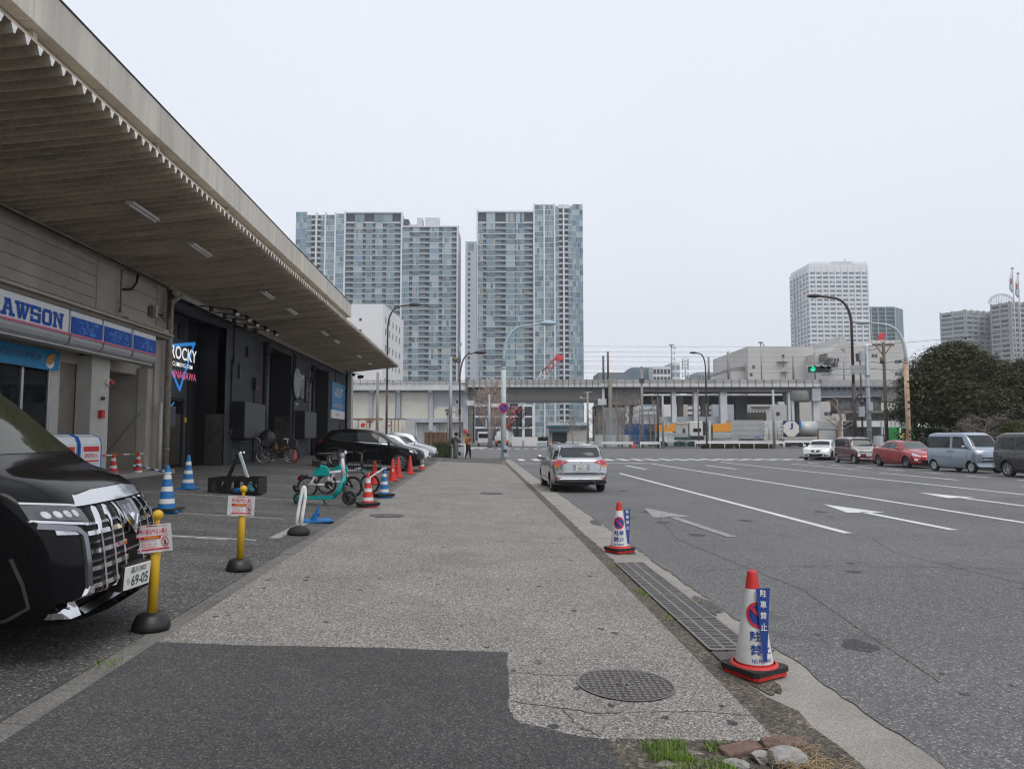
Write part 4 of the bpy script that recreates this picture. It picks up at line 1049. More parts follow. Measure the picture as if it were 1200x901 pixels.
# --- row at the right hand kerb, noses towards the camera
M_wh = paint('white_car_paint', (0.74, 0.74, 0.73), 0, .2)
L = 4.9
saloon = dict(L=L, W=1.86, paint=M_wh, kf=.3, top=pchip([(-L / 2, .6), (-L / 2 + .06, .95), (-L / 2 + .3, 1.06), (-L / 2 + .75, 1.1), (-1.1, 1.34), (-.5, 1.46), (0, 1.46), (.4, 1.38), (L / 2 - 1.5, 1.02), (L / 2 - .9, .95), (L / 2 - .3, .84), (L / 2 - .08, .72), (L / 2, .5)]),
    belt=pchip([(-L / 2, .6), (-L / 2 + .4, 1.0), (0, .94), (L / 2 - 1.4, .92), (L / 2 - .3, .8), (L / 2, .45)]), wr=[(-L / 2, .7), (-1.5, .72), (-.4, .74), (.4, .73), (L / 2 - 1.5, .84), (L / 2, .64)], axles=(-1.45, 1.5), wr_=.335, rim=.235, spokes=10, rimm=M_rimd,
    side=[('side_window', [(-1.5, 1.08), (-.4, 1.03), (-.4, 1.38), (-1.0, 1.34)], None), ('side_window', [(-.34, 1.03), (.85, 1.0), (.2, 1.33), (-.34, 1.38)], None)],
    panels=[('windscreen', [(-.68, 1.06), (.68, 1.06), (.55, 1.38), (-.55, 1.38)], '+y', M_carglass), ('grille', [(-.33, .74), (-.03, .74), (-.06, .58), (-.28, .58)], '+y', M_lblack), ('grille', [(.33, .74), (.03, .74), (.06, .58), (.28, .58)], '+y', M_lblack),
      ('headlamp', [(-.85, .66), (-.42, .64), (-.4, .74), (-.8, .8)], '+y', M_lampw), ('headlamp', [(.85, .66), (.42, .64), (.4, .74), (.8, .8)], '+y', M_lampw), ('air_intake', [(-.45, .42), (.45, .42), (.4, .3), (-.4, .3)], '+y', M_black), ('air_intake', [(-.82, .42), (-.55, .4), (-.55, .3), (-.75, .3)], '+y', M_black), ('air_intake', [(.82, .42), (.55, .4), (.55, .3), (.75, .3)], '+y', M_black)],
    seams=[[(-.37, .3), (-.37, 1.38)], [(.95, .3), (.95, .95)]], handles=((-1.0, .88), (.0, .86)), mirror=(.9, 1.02), plates=((0, 0, .5, 1, '品川 300', '36-07', M_plate),))
car('saloon_car', 'white saloon car with twin black grilles turning at the end of the parked row', spot(964, 53, ROAD_Z), (-.6, -.8), saloon)
M_maroon = paint('maroon_paint', (0.115, 0.012, 0.018), .2, .25); M_greyroof = paint('warm_grey_paint', (0.36, 0.35, 0.35), .5, .3)
L = 3.4
def box_top(L, h, nose=.95, rake=.55): return pchip([(-L / 2, .8), (-L / 2 + .04, 1.2), (-L / 2 + .1, 1.5), (-L / 2 + .25, h - .06), (-L / 2 + .6, h), (0, h), (L / 2 - nose - rake + .1, h - .07), (L / 2 - nose, 1.05), (L / 2 - nose + .15, .98), (L / 2 - .25, .9), (L / 2 - .06, .78), (L / 2, .5)])
kei = dict(L=L, W=1.475, paint=M_maroon, paint2=M_greyroof, tone=lambda x, y, z: z > 1.5 or (y > .82 and z > .62 and abs(x) < .62) or (y > .8 and z > .9), kf=.14, kr=.06, top=box_top(L, 1.655, .62, .6), belt=pchip([(-L / 2, .8), (-L / 2 + .1, 1.0), (0, .98), (L / 2 - .7, .96), (L / 2 - .2, .85), (L / 2, .45)]),
   wr=[(-L / 2, .82), (-L / 2 + .4, .86), (.3, .86), (L / 2 - .6, .9), (L / 2, .74)], axles=(-1.22, 1.22), wr_=.28, tw=.155, spokes=8, rstyle='cap',
   side=[('side_window', [(-1.5, 1.08), (-1.0, 1.06), (-1.0, 1.5), (-1.45, 1.48)], None), ('side_window', [(-.94, 1.06), (-.05, 1.05), (-.05, 1.52), (-.94, 1.51)], None), ('side_window', [(.01, 1.05), (.72, 1.03), (.4, 1.5), (.01, 1.52)], M_carglass2), ('lower_trim', [(-.8, .26), (.8, .26), (.8, .34), (-.8, .34)], M_chrome)],
   panels=[('windscreen', [(-.6, 1.08), (.6, 1.08), (.54, 1.54), (-.54, 1.54)], '+y', M_carglass), ('grille', [(-.5, .8), (.5, .8), (.48, .7), (-.48, .7)], '+y', M_lblack), ('headlamp', [(-.68, .8), (-.46, .79), (-.45, .95), (-.66, .97)], '+y', M_lampw), ('headlamp', [(.68, .8), (.46, .79), (.45, .95), (.66, .97)], '+y', M_lampw), ('fog_lamp', [(-.62, .48), (-.5, .48), (-.5, .6), (-.62, .6)], '+y', M_chrome), ('fog_lamp', [(.62, .48), (.5, .48), (.5, .6), (.62, .6)], '+y', M_chrome)],
   seams=[[(-.97, .4), (-.97, 1.5)], [(-.02, .3), (-.02, 1.52)], [(.85, .4), (.82, 1.0)]], handles=((-.2, .92), (.15, .91)), mirror=(.62, 1.1), plates=((0, 0, .55, 1, '品川 581', '70-23', M_plate),))
XR = 23.15
car('kei_wagon', 'boxy maroon and grey kei wagon parked between the white saloon and the red hatchback', (23.85, 44.9, ROAD_Z), (-.06, -1), kei)
M_redp = paint('red_paint', (0.36, 0.012, 0.025), .3, .22)
L = 4.46
pri = dict(L=L, W=1.745, paint=M_redp, kf=.28, top=pchip([(-L / 2, .7), (-L / 2 + .06, 1.0), (-L / 2 + .2, 1.12), (-L / 2 + .9, 1.33), (-.75, 1.47), (-.2, 1.49), (.35, 1.42), (L / 2 - 1.05, 1.02), (L / 2 - .6, .9), (L / 2 - .2, .76), (L / 2 - .05, .64), (L / 2, .45)]),
   belt=pchip([(-L / 2, .7), (-L / 2 + .3, 1.04), (0, .97), (L / 2 - 1.0, .88), (L / 2 - .3, .72), (L / 2, .42)]), wr=[(-L / 2, .66), (-L / 2 + .8, .7), (-.3, .76), (.5, .75), (L / 2 - 1.05, .84), (L / 2, .6)], axles=(-1.35, 1.35), wr_=.315, spokes=10, rimm=M_chromed,
   side=[('side_window', [(-1.65, 1.12), (-1.3, 1.08), (-1.3, 1.22)], None), ('side_window', [(-1.24, 1.08), (-.25, 1.03), (-.25, 1.38), (-.9, 1.33)], None), ('side_window', [(-.19, 1.03), (.75, .98), (.3, 1.3), (-.19, 1.39)], M_carglass2), ('side_window', [(.8, .98), (1.12, .93), (.85, 1.06)], None), ('flank_graphic', ribbon([(-.9, .42), (-.6, .45), (-.2, .36), (.0, .42)], .04), M_black)],
   panels=[('windscreen', [(-.66, 1.02), (.66, 1.02), (.53, 1.4), (-.53, 1.4)], '+y', M_carglass2), ('headlamp', [(-.84, .68), (-.5, .6), (-.46, .68), (-.72, .8)], '+y', M_lampw), ('headlamp', [(.84, .68), (.5, .6), (.46, .68), (.72, .8)], '+y', M_lampw), ('grille', [(-.45, .42), (.45, .42), (.5, .28), (-.5, .28)], '+y', M_black), ('fog_lamp', [(-.76, .36), (-.64, .34), (-.64, .5), (-.76, .52)], '+y', M_chrome), ('fog_lamp', [(.76, .36), (.64, .34), (.64, .5), (.76, .52)], '+y', M_chrome)],
   seams=[[(-.22, .3), (-.22, 1.38)], [(.8, .3), (.82, .95)], [(-1.2, .6), (-1.25, 1.08)]], handles=((-.95, .9), (.05, .87)), mirror=(.72, 1.03), plates=((0, 0, .48, 1, '品川 337', '12-55', M_plate),))
o, _ = car('hatchback_car', 'bright red hatchback car parked beside the rusty lamp post', (23.68, 39.2, ROAD_Z), (-.01, -1), pri)
q = MB(); q.box(-.62, .62, -L / 2 - .02, -L / 2 + .12, 1.16, 1.19, M_redp); q.build('spoiler', o)
M_ltblue = paint('light_blue_paint', (0.30, 0.36, 0.43), .5, .3)
L = 3.4
kvan = dict(L=L, W=1.475, paint=M_ltblue, kf=.1, wb=[(-L / 2, .86), (-L / 2 + .1, .96), (-.8, 1), (.8, 1), (L / 2 - .15, .98), (L / 2, .9)], kr=.04, top=pchip([(-L / 2, 1.0), (-L / 2 + .03, 1.4), (-L / 2 + .08, 1.7), (-L / 2 + .2, 1.83), (-L / 2 + .6, 1.88), (.6, 1.88), (L / 2 - .82, 1.8), (L / 2 - .24, 1.16), (L / 2 - .12, 1.08), (L / 2 - .04, .98), (L / 2 - .01, .8), (L / 2, .6)]),
   belt=pchip([(-L / 2, .9), (-L / 2 + .1, 1.06), (0, 1.06), (L / 2 - .3, 1.04), (L / 2 - .05, .9), (L / 2, .55)]), wr=[(-L / 2, .84), (-L / 2 + .4, .87), (.6, .87), (L / 2 - .2, .93), (L / 2, .86)], axles=(-1.15, 1.28), wr_=.275, tw=.15, spokes=6, rstyle='cap',
   side=[('side_window', [(-1.6, 1.14), (-.02, 1.14), (-.02, 1.68), (-1.55, 1.68)], None), ('side_window', [(.14, 1.14), (1.05, 1.12), (.75, 1.66), (.14, 1.68)], None), ('corner_trim', [(1.32, .5), (1.62, .5), (1.62, .85), (1.38, .85)], mat('van_trim', (.2, .23, .27), .4))],
   panels=[('windscreen', [(-.62, 1.2), (.62, 1.2), (.58, 1.74), (-.58, 1.74)], '+y', M_carglass), ('grille', [(-.45, .74), (.45, .74), (.43, .52), (-.43, .52)], '+y', M_black), ('grille_bar', [(-.45, .68), (.45, .68), (.45, .66), (-.45, .66)], '+y', M_chrome), ('grille_bar', [(-.44, .6), (.44, .6), (.44, .58), (-.44, .58)], '+y', M_chrome), ('headlamp', [(-.68, .88), (-.42, .88), (-.44, 1.02), (-.68, 1.04)], '+y', M_lampw), ('headlamp', [(.68, .88), (.42, .88), (.44, 1.02), (.68, 1.04)], '+y', M_lampw)],
   seams=[[(.06, .3), (.06, 1.7)], [(1.1, .62), (1.1, 1.12)], [(-1.3, .72), (.06, .72)]], handles=((-.06, .98), (.2, .98)), handle_m=M_black, mirror=(1.0, 1.2), plates=((-.25, 0, .42, 1, '品川 480', '31-86', M_platey),))
car('kei_van', 'pale blue boxy kei van parked between the red hatchback and the black minivan', (23.2, 33.75, ROAD_Z), (.08, -1), kvan)
M_blackm = paint('worn_black_paint', (0.012, 0.012, 0.013), .1, .25)
L = 4.7
mini = dict(L=L, W=1.72, paint=M_blackm, kr=.1, top=pchip([(-L / 2, .8), (-L / 2 + .05, 1.2), (-L / 2 + .12, 1.5), (-L / 2 + .3, 1.76), (-L / 2 + .7, 1.85), (.6, 1.85), (L / 2 - 1.5, 1.72), (L / 2 - .8, 1.2), (L / 2 - .5, 1.05), (L / 2 - .1, .85), (L / 2, .5)]),
   belt=pchip([(-L / 2, .8), (-L / 2 + .1, 1.08), (0, 1.06), (L / 2 - .8, 1.0), (L / 2 - .1, .8), (L / 2, .45)]), wr=[(-L / 2, .8), (-L / 2 + .4, .83), (.5, .85), (L / 2 - .8, .88), (L / 2, .7)], axles=(-1.4, 1.45), wr_=.33, spokes=7, rstyle='wide', tw=.2,
   side=[('side_window', [(-2.1, 1.18), (-1.0, 1.14), (-1.0, 1.66), (-1.9, 1.66)], None), ('side_window', [(-.92, 1.14), (.2, 1.12), (.2, 1.68), (-.92, 1.67)], None), ('side_window', [(.28, 1.12), (1.2, 1.08), (.8, 1.6), (.28, 1.66)], None), ('tail_lamp', [(-2.33, .95), (-2.22, .95), (-2.2, 1.5), (-2.3, 1.5)], mat('smoked_lens', (.1, .05, .05), .15))],
   panels=[('windscreen', [(-.66, 1.16), (.66, 1.16), (.6, 1.7), (-.6, 1.7)], '+y', None)], seams=[[(-.96, .35), (-.96, 1.66)], [(.24, .3), (.24, 1.66)], [(-2.0, .8), (1.5, .78)]], handles=((-.75, 1.0), (.4, .98)), mirror=(1.1, 1.12))
car('minivan', 'black minivan parked nearest the picture edge in the right hand row', (23.1, 28.25, ROAD_Z), (.05, -1), mini)
# --- large black van in the foreground, nose over the kerb
L = 4.95
al = dict(L=L, W=1.85, paint=M_blackp, kf=.25, kp=6, kr=.1, zone=.8, bulge=.6, top=pchip([(-L / 2, .9), (-L / 2 + .08, 1.4), (-L / 2 + .3, 1.85), (-L / 2 + .8, 1.94), (.6, 1.94), (L / 2 - 1.5, 1.8), (L / 2 - .74, 1.26), (L / 2 - .64, 1.2), (L / 2 - .42, 1.14), (L / 2 - .28, 1.07), (L / 2 - .19, .985), (L / 2 - .1, .87), (L / 2 - .055, .74), (L / 2 - .02, .55), (L / 2, .42)]),
   belt=pchip([(-L / 2, .9), (-L / 2 + .1, 1.15), (0, 1.12), (L / 2 - .75, 1.1), (L / 2 - .42, 1.05), (L / 2 - .24, .94), (L / 2 - .1, .8), (L / 2 - .055, .67), (L / 2, .38)]), wr=[(-L / 2, .82), (0, .86), (L / 2 - .8, .9), (L / 2 - .5, .84), (L / 2, .78)],
   wb=[(-L / 2, .86), (-L / 2 + .1, .96), (-L / 4, 1), (L / 4, 1), (L / 2 - .3, .985), (L / 2 - .05, .95), (L / 2, .92)], bot=[(-L / 2, .42), (-L / 2 + .2, .28), (0, .2), (L / 2 - .5, .2), (L / 2 - .1, .22), (L / 2, .25)],
   axles=(-1.5, 1.5), wr_=.355, rim=.235, tw=.225, spokes=9,
   side=[('side_window', [(-2.2, 1.22), (-1.0, 1.2), (-1.0, 1.72), (-2.1, 1.72)], None), ('side_window', [(-.92, 1.2), (.3, 1.18), (.3, 1.75), (-.92, 1.74)], None), ('side_window', [(.38, 1.18), (1.4, 1.15), (1.0, 1.6), (.38, 1.72)], None)],
   panels=[('windscreen', [(-.74, 1.27), (.74, 1.27), (.66, 1.8), (-.66, 1.8)], '+y', mat('tinted_windscreen', (.03, .034, .02), .03, var=.3, vscale=1.5, spec=.2))],
   seams=[[(-.96, .35), (-.96, 1.72)], [(.34, .3), (.34, 1.72)], [(1.3, .78), (1.3, 1.15)]], handles=((-.75, 1.02), (.5, 1.0)), mirror=(1.15, 1.2))
van, vb = car('van', 'large glossy black van with a big chrome grille at the left edge of the picture', (0, 0, 0), (1, 0), al, cat='van')
van.matrix_world = Matrix.Translation((-5.06, 5.34, .33)) @ Matrix.Rotation(-math.pi / 2 + R(7), 4, 'Z') @ Matrix.Rotation(-math.atan(.06), 4, 'X')
for w_ in [x for x in bpy.data.objects if x.parent == van and x.name.startswith('wheel') and 'arch' not in x.name]: w_.location.z -= .05
def vdec(name, poly, m, axis='+y', off=.006, skin=.03, parent=None, label=None, mirror=True, grid=.05):
 for s in ((1, -1) if mirror else (1,)):
  o = decal(vb, [(s * a, c) for a, c in poly] if axis in ('+y', '-y', '+z') else poly, axis if s > 0 or axis in ('+y', '+z') else '-x', m, off, skin, grid).build(name, parent or van, recalc=False)
 return o
M_grill = mat('grille_black', (0.005, 0.005, 0.006), 0.6, var=0, spec=.15)
vdec('grille_field', [(-.68, .34), (.68, .34), (.66, .9), (.6, .965), (-.6, .965), (-.66, .9)], M_grill, off=.004, mirror=False)
vdec('bonnet_lip', [(-.62, .965), (.62, .965), (.56, 1.03), (.3, 1.05), (-.3, 1.05), (-.56, 1.03)], M_chrome, off=.02, skin=.04, mirror=False)
for x, tilt in ((.19, .06), (.37, .09), (.54, .12)):
 for s in (1, -1):
  b = decal(vb, ribbon([(s * (x - .01), .36), (s * x, .6), (s * x, .78), (s * (x + tilt * -.6), .95)], .026), '+y', M_chrome, .03, .025, .05); b.build('grille_upright', van, recalc=False)
for z in (.45, .56, .67, .79):
 for s in (1, -1):
  b = decal(vb, [(s * .1, z - .018), (s * .66, z - .012), (s * .66, z + .016), (s * .1, z + .016)], '+y', M_chrome, .016, .02, .05); b.build('grille_bar', van, recalc=False)
for z in (.4, .5, .61, .73, .85): vdec('grille_slat', [(-.66, z - .008), (.66, z - .008), (.66, z + .008), (-.66, z + .008)], M_chromed, off=.014, mirror=False)
vdec('shield_badge', [(-.14, .955), (.14, .955), (.13, .84), (0, .73), (-.13, .84)], M_chromed, off=.045, skin=.05, mirror=False)
vdec('shield_rim', ribbon([(-.15, .96), (-.14, .84), (0, .72), (.14, .84), (.15, .96)], .022), M_chrome, off=.055, skin=.05, mirror=False)
vdec('badge_mark', ribbon([(-.05, .93), (-.045, .86), (0, .8), (.045, .86), (.05, .93)], .02), M_chrome, off=.056, skin=.02, mirror=False)
vdec('headlamp', [(.6, .86), (.905, .9), (.905, .985), (.66, .965), (.61, .94)], mat('lamp_lens', (.05, .052, .056), .04, var=.5, vscale=12, coat=1), off=.008)
for x in (.68, .735, .79, .845):
 vdec('projector_lens', [(x + .02 * math.cos(a), .925 + .022 * math.sin(a)) for a in [2 * math.pi * k / 14 for k in range(14)]], M_lampw, off=.013, skin=.01)
vdec('lamp_trim', ribbon([(.6, .85), (.75, .868), (.908, .89)], .016), M_chrome, off=.014)
vdec('lamp_trim', ribbon([(.6, .965), (.7, .98), (.905, .998)], .012), M_chrome, off=.012)
vdec('grille_frame', ribbon([(.9, .86), (.74, .835), (.69, .79), (.685, .6), (.69, .45), (.71, .31)], .036), M_chromed, off=.02, skin=.03)
vdec('corner_fin', [(.665, .46), (.70, .46), (.76, .36), (.9, .30), (.9, .28), (.67, .27)], M_chrome, off=.025, skin=.03)
vdec('fog_lamp', [(.72, .79), (.84, .8), (.84, .83), (.74, .825)], M_lampw, off=.01, skin=.01)
vdec('lower_intake', [(-.66, .36), (.66, .36), (.64, .315), (-.64, .315)], M_grill, off=.006, mirror=False)
vdec('lower_lip', [(-.66, .31), (.66, .31), (.62, .265), (-.62, .265)], M_chromed, off=.02, mirror=False)
for sx in ('+x', '-x'):
 decal(vb, ribbon([(L / 2 - .42, .66), (L / 2 - .34, .5), (L / 2 - .3, .36), (L / 2 - .42, .28), (L / 2 - .6, .24)], .022), sx, M_chromed, .012, .03).build('bumper_trim', van, recalc=False)
h, nrm, _, _ = vb.ray_cast(Vector((0, 6, .42)), Vector((0, -1, 0)))
PR = Matrix.Translation((.09, h.y + .06, 0)) @ Matrix.Rotation(R(-12), 4, 'Z')
b = MB(); b.box(-.19, .18, -.16, -.005, .33, .51, M_blackpl, PR); b.build('plate_holder', van)
b = MB(); b.box(-.165, .165, 0, .012, .338, .503, M_plate, PR); po = b.build('number_plate', van, bev=.003)
MP = PR @ Matrix(((-1, 0, 0, 0), (0, 0, 1, .0145), (0, 1, 0, .42), (0, 0, 0, 1)))
lettering('lettering', '品川302', .05, MP @ Matrix.Translation((0, .03, 0)), M_plink, po, align='CENTER', width=.2, height=.042, bold=.008)
lettering('lettering', '69-05', .09, MP @ Matrix.Translation((.025, -.062, 0)), M_plink, po, align='CENTER', width=.22, height=.075, bold=.012)
lettering('lettering', 'ら', .05, MP @ Matrix.Translation((-.125, -.04, 0)), M_plink, po, align='CENTER', width=.035, height=.04)
b = MB(); b.tube([(.2, L / 2 - .9, 1.275), (-.35, L / 2 - .86, 1.285)], .012, M_black, 6); b.tube([(.55, L / 2 - .9, 1.275), (.1, L / 2 - .88, 1.29)], .012, M_black, 6); b.build('wiper', van)
# ------------------------------------------------------------------ far side of the crossing: viaduct, towers, yard
M_conc = grain('viaduct_concrete', [(0.0, (0.27, 0.265, 0.25)), (1.0, (0.35, 0.345, 0.33))], 3, (0.7, 1.12), 0.12, 0.85, 0.1, streak=(1, 1, .3))
M_concd = grain('viaduct_concrete_dark', [(0.0, (0.15, 0.145, 0.135)), (1.0, (0.21, 0.2, 0.19))], 3, (0.65, 1.15), 0.2, 0.85, 0.1, streak=(1, 1, .3))
M_vgrey = mat('viaduct_grey_paint', (0.40, 0.42, 0.46), .7, var=.1, vscale=.4)
M_cream = mat('cream_panel', (0.60, 0.58, 0.51), .7, var=.07, vscale=.5)
M_para = grain('parapet_panel', [(0.0, (0.32, 0.325, 0.32)), (1.0, (0.40, 0.4, 0.4))], 2, (0.75, 1.12), 0.3, 0.8, 0.05)
M_edge = mat('pale_edge', (0.55, 0.56, 0.57), .7, var=.12, vscale=.5)
M_girder = mat('girder_brown', (0.13, 0.125, 0.115), .7, var=.2, vscale=.3)
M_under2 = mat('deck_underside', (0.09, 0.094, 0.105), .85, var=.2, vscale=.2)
M_sgird = mat('steel_girder', (0.22, 0.24, 0.27), .6, var=.12, vscale=.4)
M_rust = mat('rust', (0.22, 0.1, 0.05), .85, var=.4, vscale=4)
M_pole_g = mat('galvanised_pole', (0.33, 0.36, 0.39), .5, metal=.4, var=.12, vscale=2)
M_pole_b = mat('brown_pole', (0.055, 0.035, 0.03), .5, var=.15, vscale=2)
M_pole_c = mat('concrete_pole', (0.27, 0.25, 0.22), .8, var=.15, vscale=1)
DV = 125.0
def U(px, d=DV): return side_u(px, d, 6)
def Z(py, d=DV): return depth_z(py, d)
via = far_root('railway_viaduct', DV, 'long grey concrete and steel railway viaduct crossing behind the junction', 'viaduct')
def bx(px0, px1, py0, py1, y0, y1, m, b=None, d=DV):
 b = b or MB(); b.box(U(px0, d), U(px1, d), y0, y1, Z(py1, d), Z(py0, d), m); return b
bx(300, 547, 452.4, 457.6, -1.2, 12, M_edge).build('deck_edge', via)
b = MB()
for k in range(33):
 px = 300 + k * 7.7; bx(px, px + .5, 446.2, 452.4, -1.0, -.9, M_concd, b)
bx(300, 547, 446.2, 446.9, -1.05, -.95, M_concd, b); bx(300, 547, 449.3, 449.8, -1.02, -.96, M_concd, b)
b.build('railing', via)
bx(300, 547, 447.5, 453, 1.2, 1.5, M_para).build('inner_parapet', via)
bx(300, 549, 457.6, 490, .6, 6, M_vgrey).build('arch_wall', via)
for p0, p1 in ((318, 348), (352, 380), (383, 435), (437, 463)):
 bx(p0, p1, 460, 490, .35, .6, M_cream).build('infill_panel', via)
bx(470, 502, 459.5, 490, .35, .6, M_cream).build('infill_panel', via)
b = MB(); u0, u1 = U(508), U(543); zt, zb = Z(476.6), Z(490)
b.prism([(u0, zb), (u1, zb), (u1, zt - .3), (u1 - .6, zt), (u0 + .8, zt), (u0, zt - .6)], .35, .6, M_cream, axis='y'); b.build('infill_panel', via)
for p0, p1 in ((464.5, 469), (502.5, 507.2), (543, 548.5), (433, 436.5), (380, 383)):
 bx(p0, p1, 457, 505, .0, .6, M_vgrey).build('column', via)
for p in (436, 466.7, 504.8, 546, 410): bx(p - 2.5, p + 2.5, 456.5, 460, -.8, .4, M_edge).build('bracket', via)
bx(300, 549, 490, 494.8, .1, 2, M_vgrey).build('lower_beam', via)
bx(300, 549, 494.8, 518, 1.2, 4, mat('pale_lower_wall', (.45, .45, .43), .8, var=.1, vscale=.6)).build('lower_wall', via)
b = MB(); u0, u1, zb, zm, zt = U(497), U(514), Z(512), Z(499), Z(495.2)
b.prism([(u0, zb), (u1, zb), (u1, zm), ((u0 + u1) / 2 + 1, zt), ((u0 + u1) / 2 - 1, zt), (u0, zm)], .6, 1.2, M_conc, axis='y')
b.prism([(u0 + .5, zb + .3), (u1 - .5, zb + .3), (u1 - .5, zm), ((u0 + u1) / 2, zt - .35), (u0 + .5, zm)], .5, .62, M_vgrey, axis='y')
b.build('arched_gate', via)
for p in (487, 521, 536): bx(p, p + 1.4, 495.5, 512, .9, 1.25, M_edge).build('pilaster', via)
bx(546, 548.6, 443.5, 462, -1.4, 1, M_concd).build('end_post', via)
b = MB()
px = 549.0
while px < 703: bx(px, px + 6.3, 445.2, 450.8, -1.2, -1.0, M_para, b); bx(px + 6.3, px + 6.9, 445.2, 453.6, -1.3, -1.0, M_concd, b); px += 6.9
b.build('parapet', via)
bx(548.6, 704, 450.9, 454.0, -1.15, 1, M_edge).build('deck_edge', via)
bx(548.6, 706, 454.0, 469.2, -.2, .1, M_girder).build('girder', via)
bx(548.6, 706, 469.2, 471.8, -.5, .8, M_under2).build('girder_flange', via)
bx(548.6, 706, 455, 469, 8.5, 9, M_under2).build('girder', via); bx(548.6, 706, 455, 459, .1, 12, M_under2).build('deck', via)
for p0, p1, t in ((549, 554, 474), (700, 706, 474)):
 bx(p0, p1, t, 520, 0, 1.2, M_concd).build('pier', via); bx(p0 + 1, p1 - 1, t, 520, 8, 9.2, M_concd).build('pier', via)
bx(547, 556, 469.5, 475.5, -.8, 1.4, M_edge).build('bearing', via); bx(700, 710, 467.5, 474.8, -.9, 1.4, M_edge).build('bearing', via)
bx(705, 708, 456, 469, -.8, .3, M_edge).build('pier_cap', via); bx(712, 716, 444, 520, -1.6, -1.2, M_pole_c).build('pier_post', via)
b = MB(); px = 703.5
while px < 953: bx(px, px + 8.9, 445.3, 449.8, -1.2, -1.0, M_para, b); bx(px, px + 8.9, 450, 453.8, -1.22, -1.0, M_edge, b); bx(px + 8.9, px + 9.5, 445, 454, -1.3, -1.0, mat('post_brown', (.2, .17, .14), .8), b); px += 9.5
b.build('parapet', via)
bx(704, 956, 453.9, 455, -1.0, 12, M_concd).build('deck', via)
b = MB(); bx(716, 751, 455, 474.5, -.3, 11, M_concd, b); b.build('cantilever_beam', via)
b = MB(); bx(751, 958, 455, 459.5, -.6, .2, M_concd, b); b.build('edge_beam', via)
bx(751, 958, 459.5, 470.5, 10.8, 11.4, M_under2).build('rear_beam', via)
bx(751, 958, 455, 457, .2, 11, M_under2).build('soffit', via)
for p0, p1, pyb, m in ((787.3, 792.2, 488, M_edge), (813, 818.3, 488, M_edge), (844, 852, 488, M_edge)):
 bx(p0, p1, 459.5, 505, -.2, .9, m).build('column', via)
for p0, p1 in ((779, 785.5), (804.3, 810.5), (833.5, 842), (742, 749), (875, 889)):
 bx(p0, p1, 462, 505, 6, 7.2, M_conc if p0 < 860 else M_under2).build('column', via)
bx(733, 737, 474, 505, 0, 1, M_edge).build('column', via)
bx(742, 850, 488, 495.5, 1.0, 1.6, M_vgrey).build('lower_beam', via)
b = MB(); b.lathe([(.4, Z(471)), (1.9, Z(470.5)), (2.3, Z(468.5)), (2.3, Z(458))], M_conc, 20, c=(U(937), 1.2, 0)); b.build('drum_capital', via)
for p0, p1 in ((923, 926), (927, 930), (952.5, 959.5)): bx(p0, p1, 458, 505, -.3, .5, M_edge).build('column', via)
bx(941, 945, 470, 500, 3, 3.8, M_concd).build('column', via)
bx(950, 960, 454, 470, -.9, 0, M_vgrey).build('pier_cap', via)
bx(957, 1062, 445.5, 452.5, -1.2, -1.0, M_para).build('parapet', via); bx(957, 1062, 452.6, 454, -1.3, 1, M_sgird).build('deck_edge', via)
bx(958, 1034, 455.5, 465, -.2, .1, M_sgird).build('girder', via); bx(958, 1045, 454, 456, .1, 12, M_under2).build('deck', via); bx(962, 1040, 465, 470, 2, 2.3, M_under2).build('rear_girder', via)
for k in range(11):
 p = 962 + k * 7.2; b = MB(); u = U(p); b.prism([(-1.2, Z(454)), (-.2, Z(454)), (-.2, Z(458.5))], u - .12, u + .12, M_sgird, axis='x'); b.build('cantilever_bracket', via)
bx(1034, 1064, 454, 470, -.1, 6, M_conc).build('abutment', via); bx(1044, 1064, 446, 453, -1.4, -1.0, M_concd).build('parapet', via)
for p, r in ((995, 1.7), (1012, 1.5), (1031, 1.6)):
 b = MB(); b.lathe([(r, Z(481)), (r, Z(466))], M_conc, 18, c=(U(p), 3, 0), cap=True); b.build('drum_column', via)
bx(985, 1060, 481, 484, -.5, 4, M_concd).build('cross_beam', via); bx(1000, 1056, 484, 493, 2, 3, M_concd).build('retaining_wall', via)
for k, (px, py, mm) in enumerate(((707.5, 417, 0), (713, 412, 0), (831.5, 418, 0), (854.5, 412, 0), (931, 418, 0), (956.5, 413, 0), (788, 405, 1), (893.5, 402, 1), (990.5, 410, 1))):
 where = ['first of the slim brown masts from the left rising behind the viaduct parapet', 'tall slim brown mast beside a shorter one on the viaduct near the right tower', 'slim brown mast on the viaduct just right of the curved brown street lamp', 'tall brown mast on the viaduct left of the beige windowless building', 'brown mast standing before the beige windowless block', 'tall brown mast just behind the hanging traffic signal', 'grey antenna mast with small arms above the viaduct over the distant blocks', 'grey antenna mast rising at the left edge of the beige block', 'lattice aerial mast in front of the stepped beige building'][k]
 o = far_root('antenna_mast' if mm else 'catenary_mast', DV + (8 if mm else 1), where, 'mast'); dd = DV + (8 if mm else 1)
 b = MB(); u = U(px, dd); b.tube([(u, 0, Z(447, dd)), (u, 0, Z(py, dd))], .12 if mm else .19, M_pole_g if mm else M_pole_c if k > 1 else mat('mast_brown', (.14, .11, .09), .7), 8); b.build('post', o)
 if mm:
  for q in range(5):
   b = MB(); z = Z(py + 3 + q * 6.5, dd); b.box(u - .1, u + .75 - .1 * q, -.05, .05, z, z + .1, M_pole_g); b.box(u + .5, u + .65, -.1, .1, z - .3, z + .4, M_edge); b.build('arm', o)
  b = MB(); b.box(u - .35, u + .35, -.3, .3, Z(py, dd), Z(py - 1.5, dd), M_pole_g); b.build('antenna', o)
o = far_root('antenna_mast', DV + 6, 'pale cross armed aerial standing above the viaduct right of the distant white block', 'mast'); dd = DV + 6
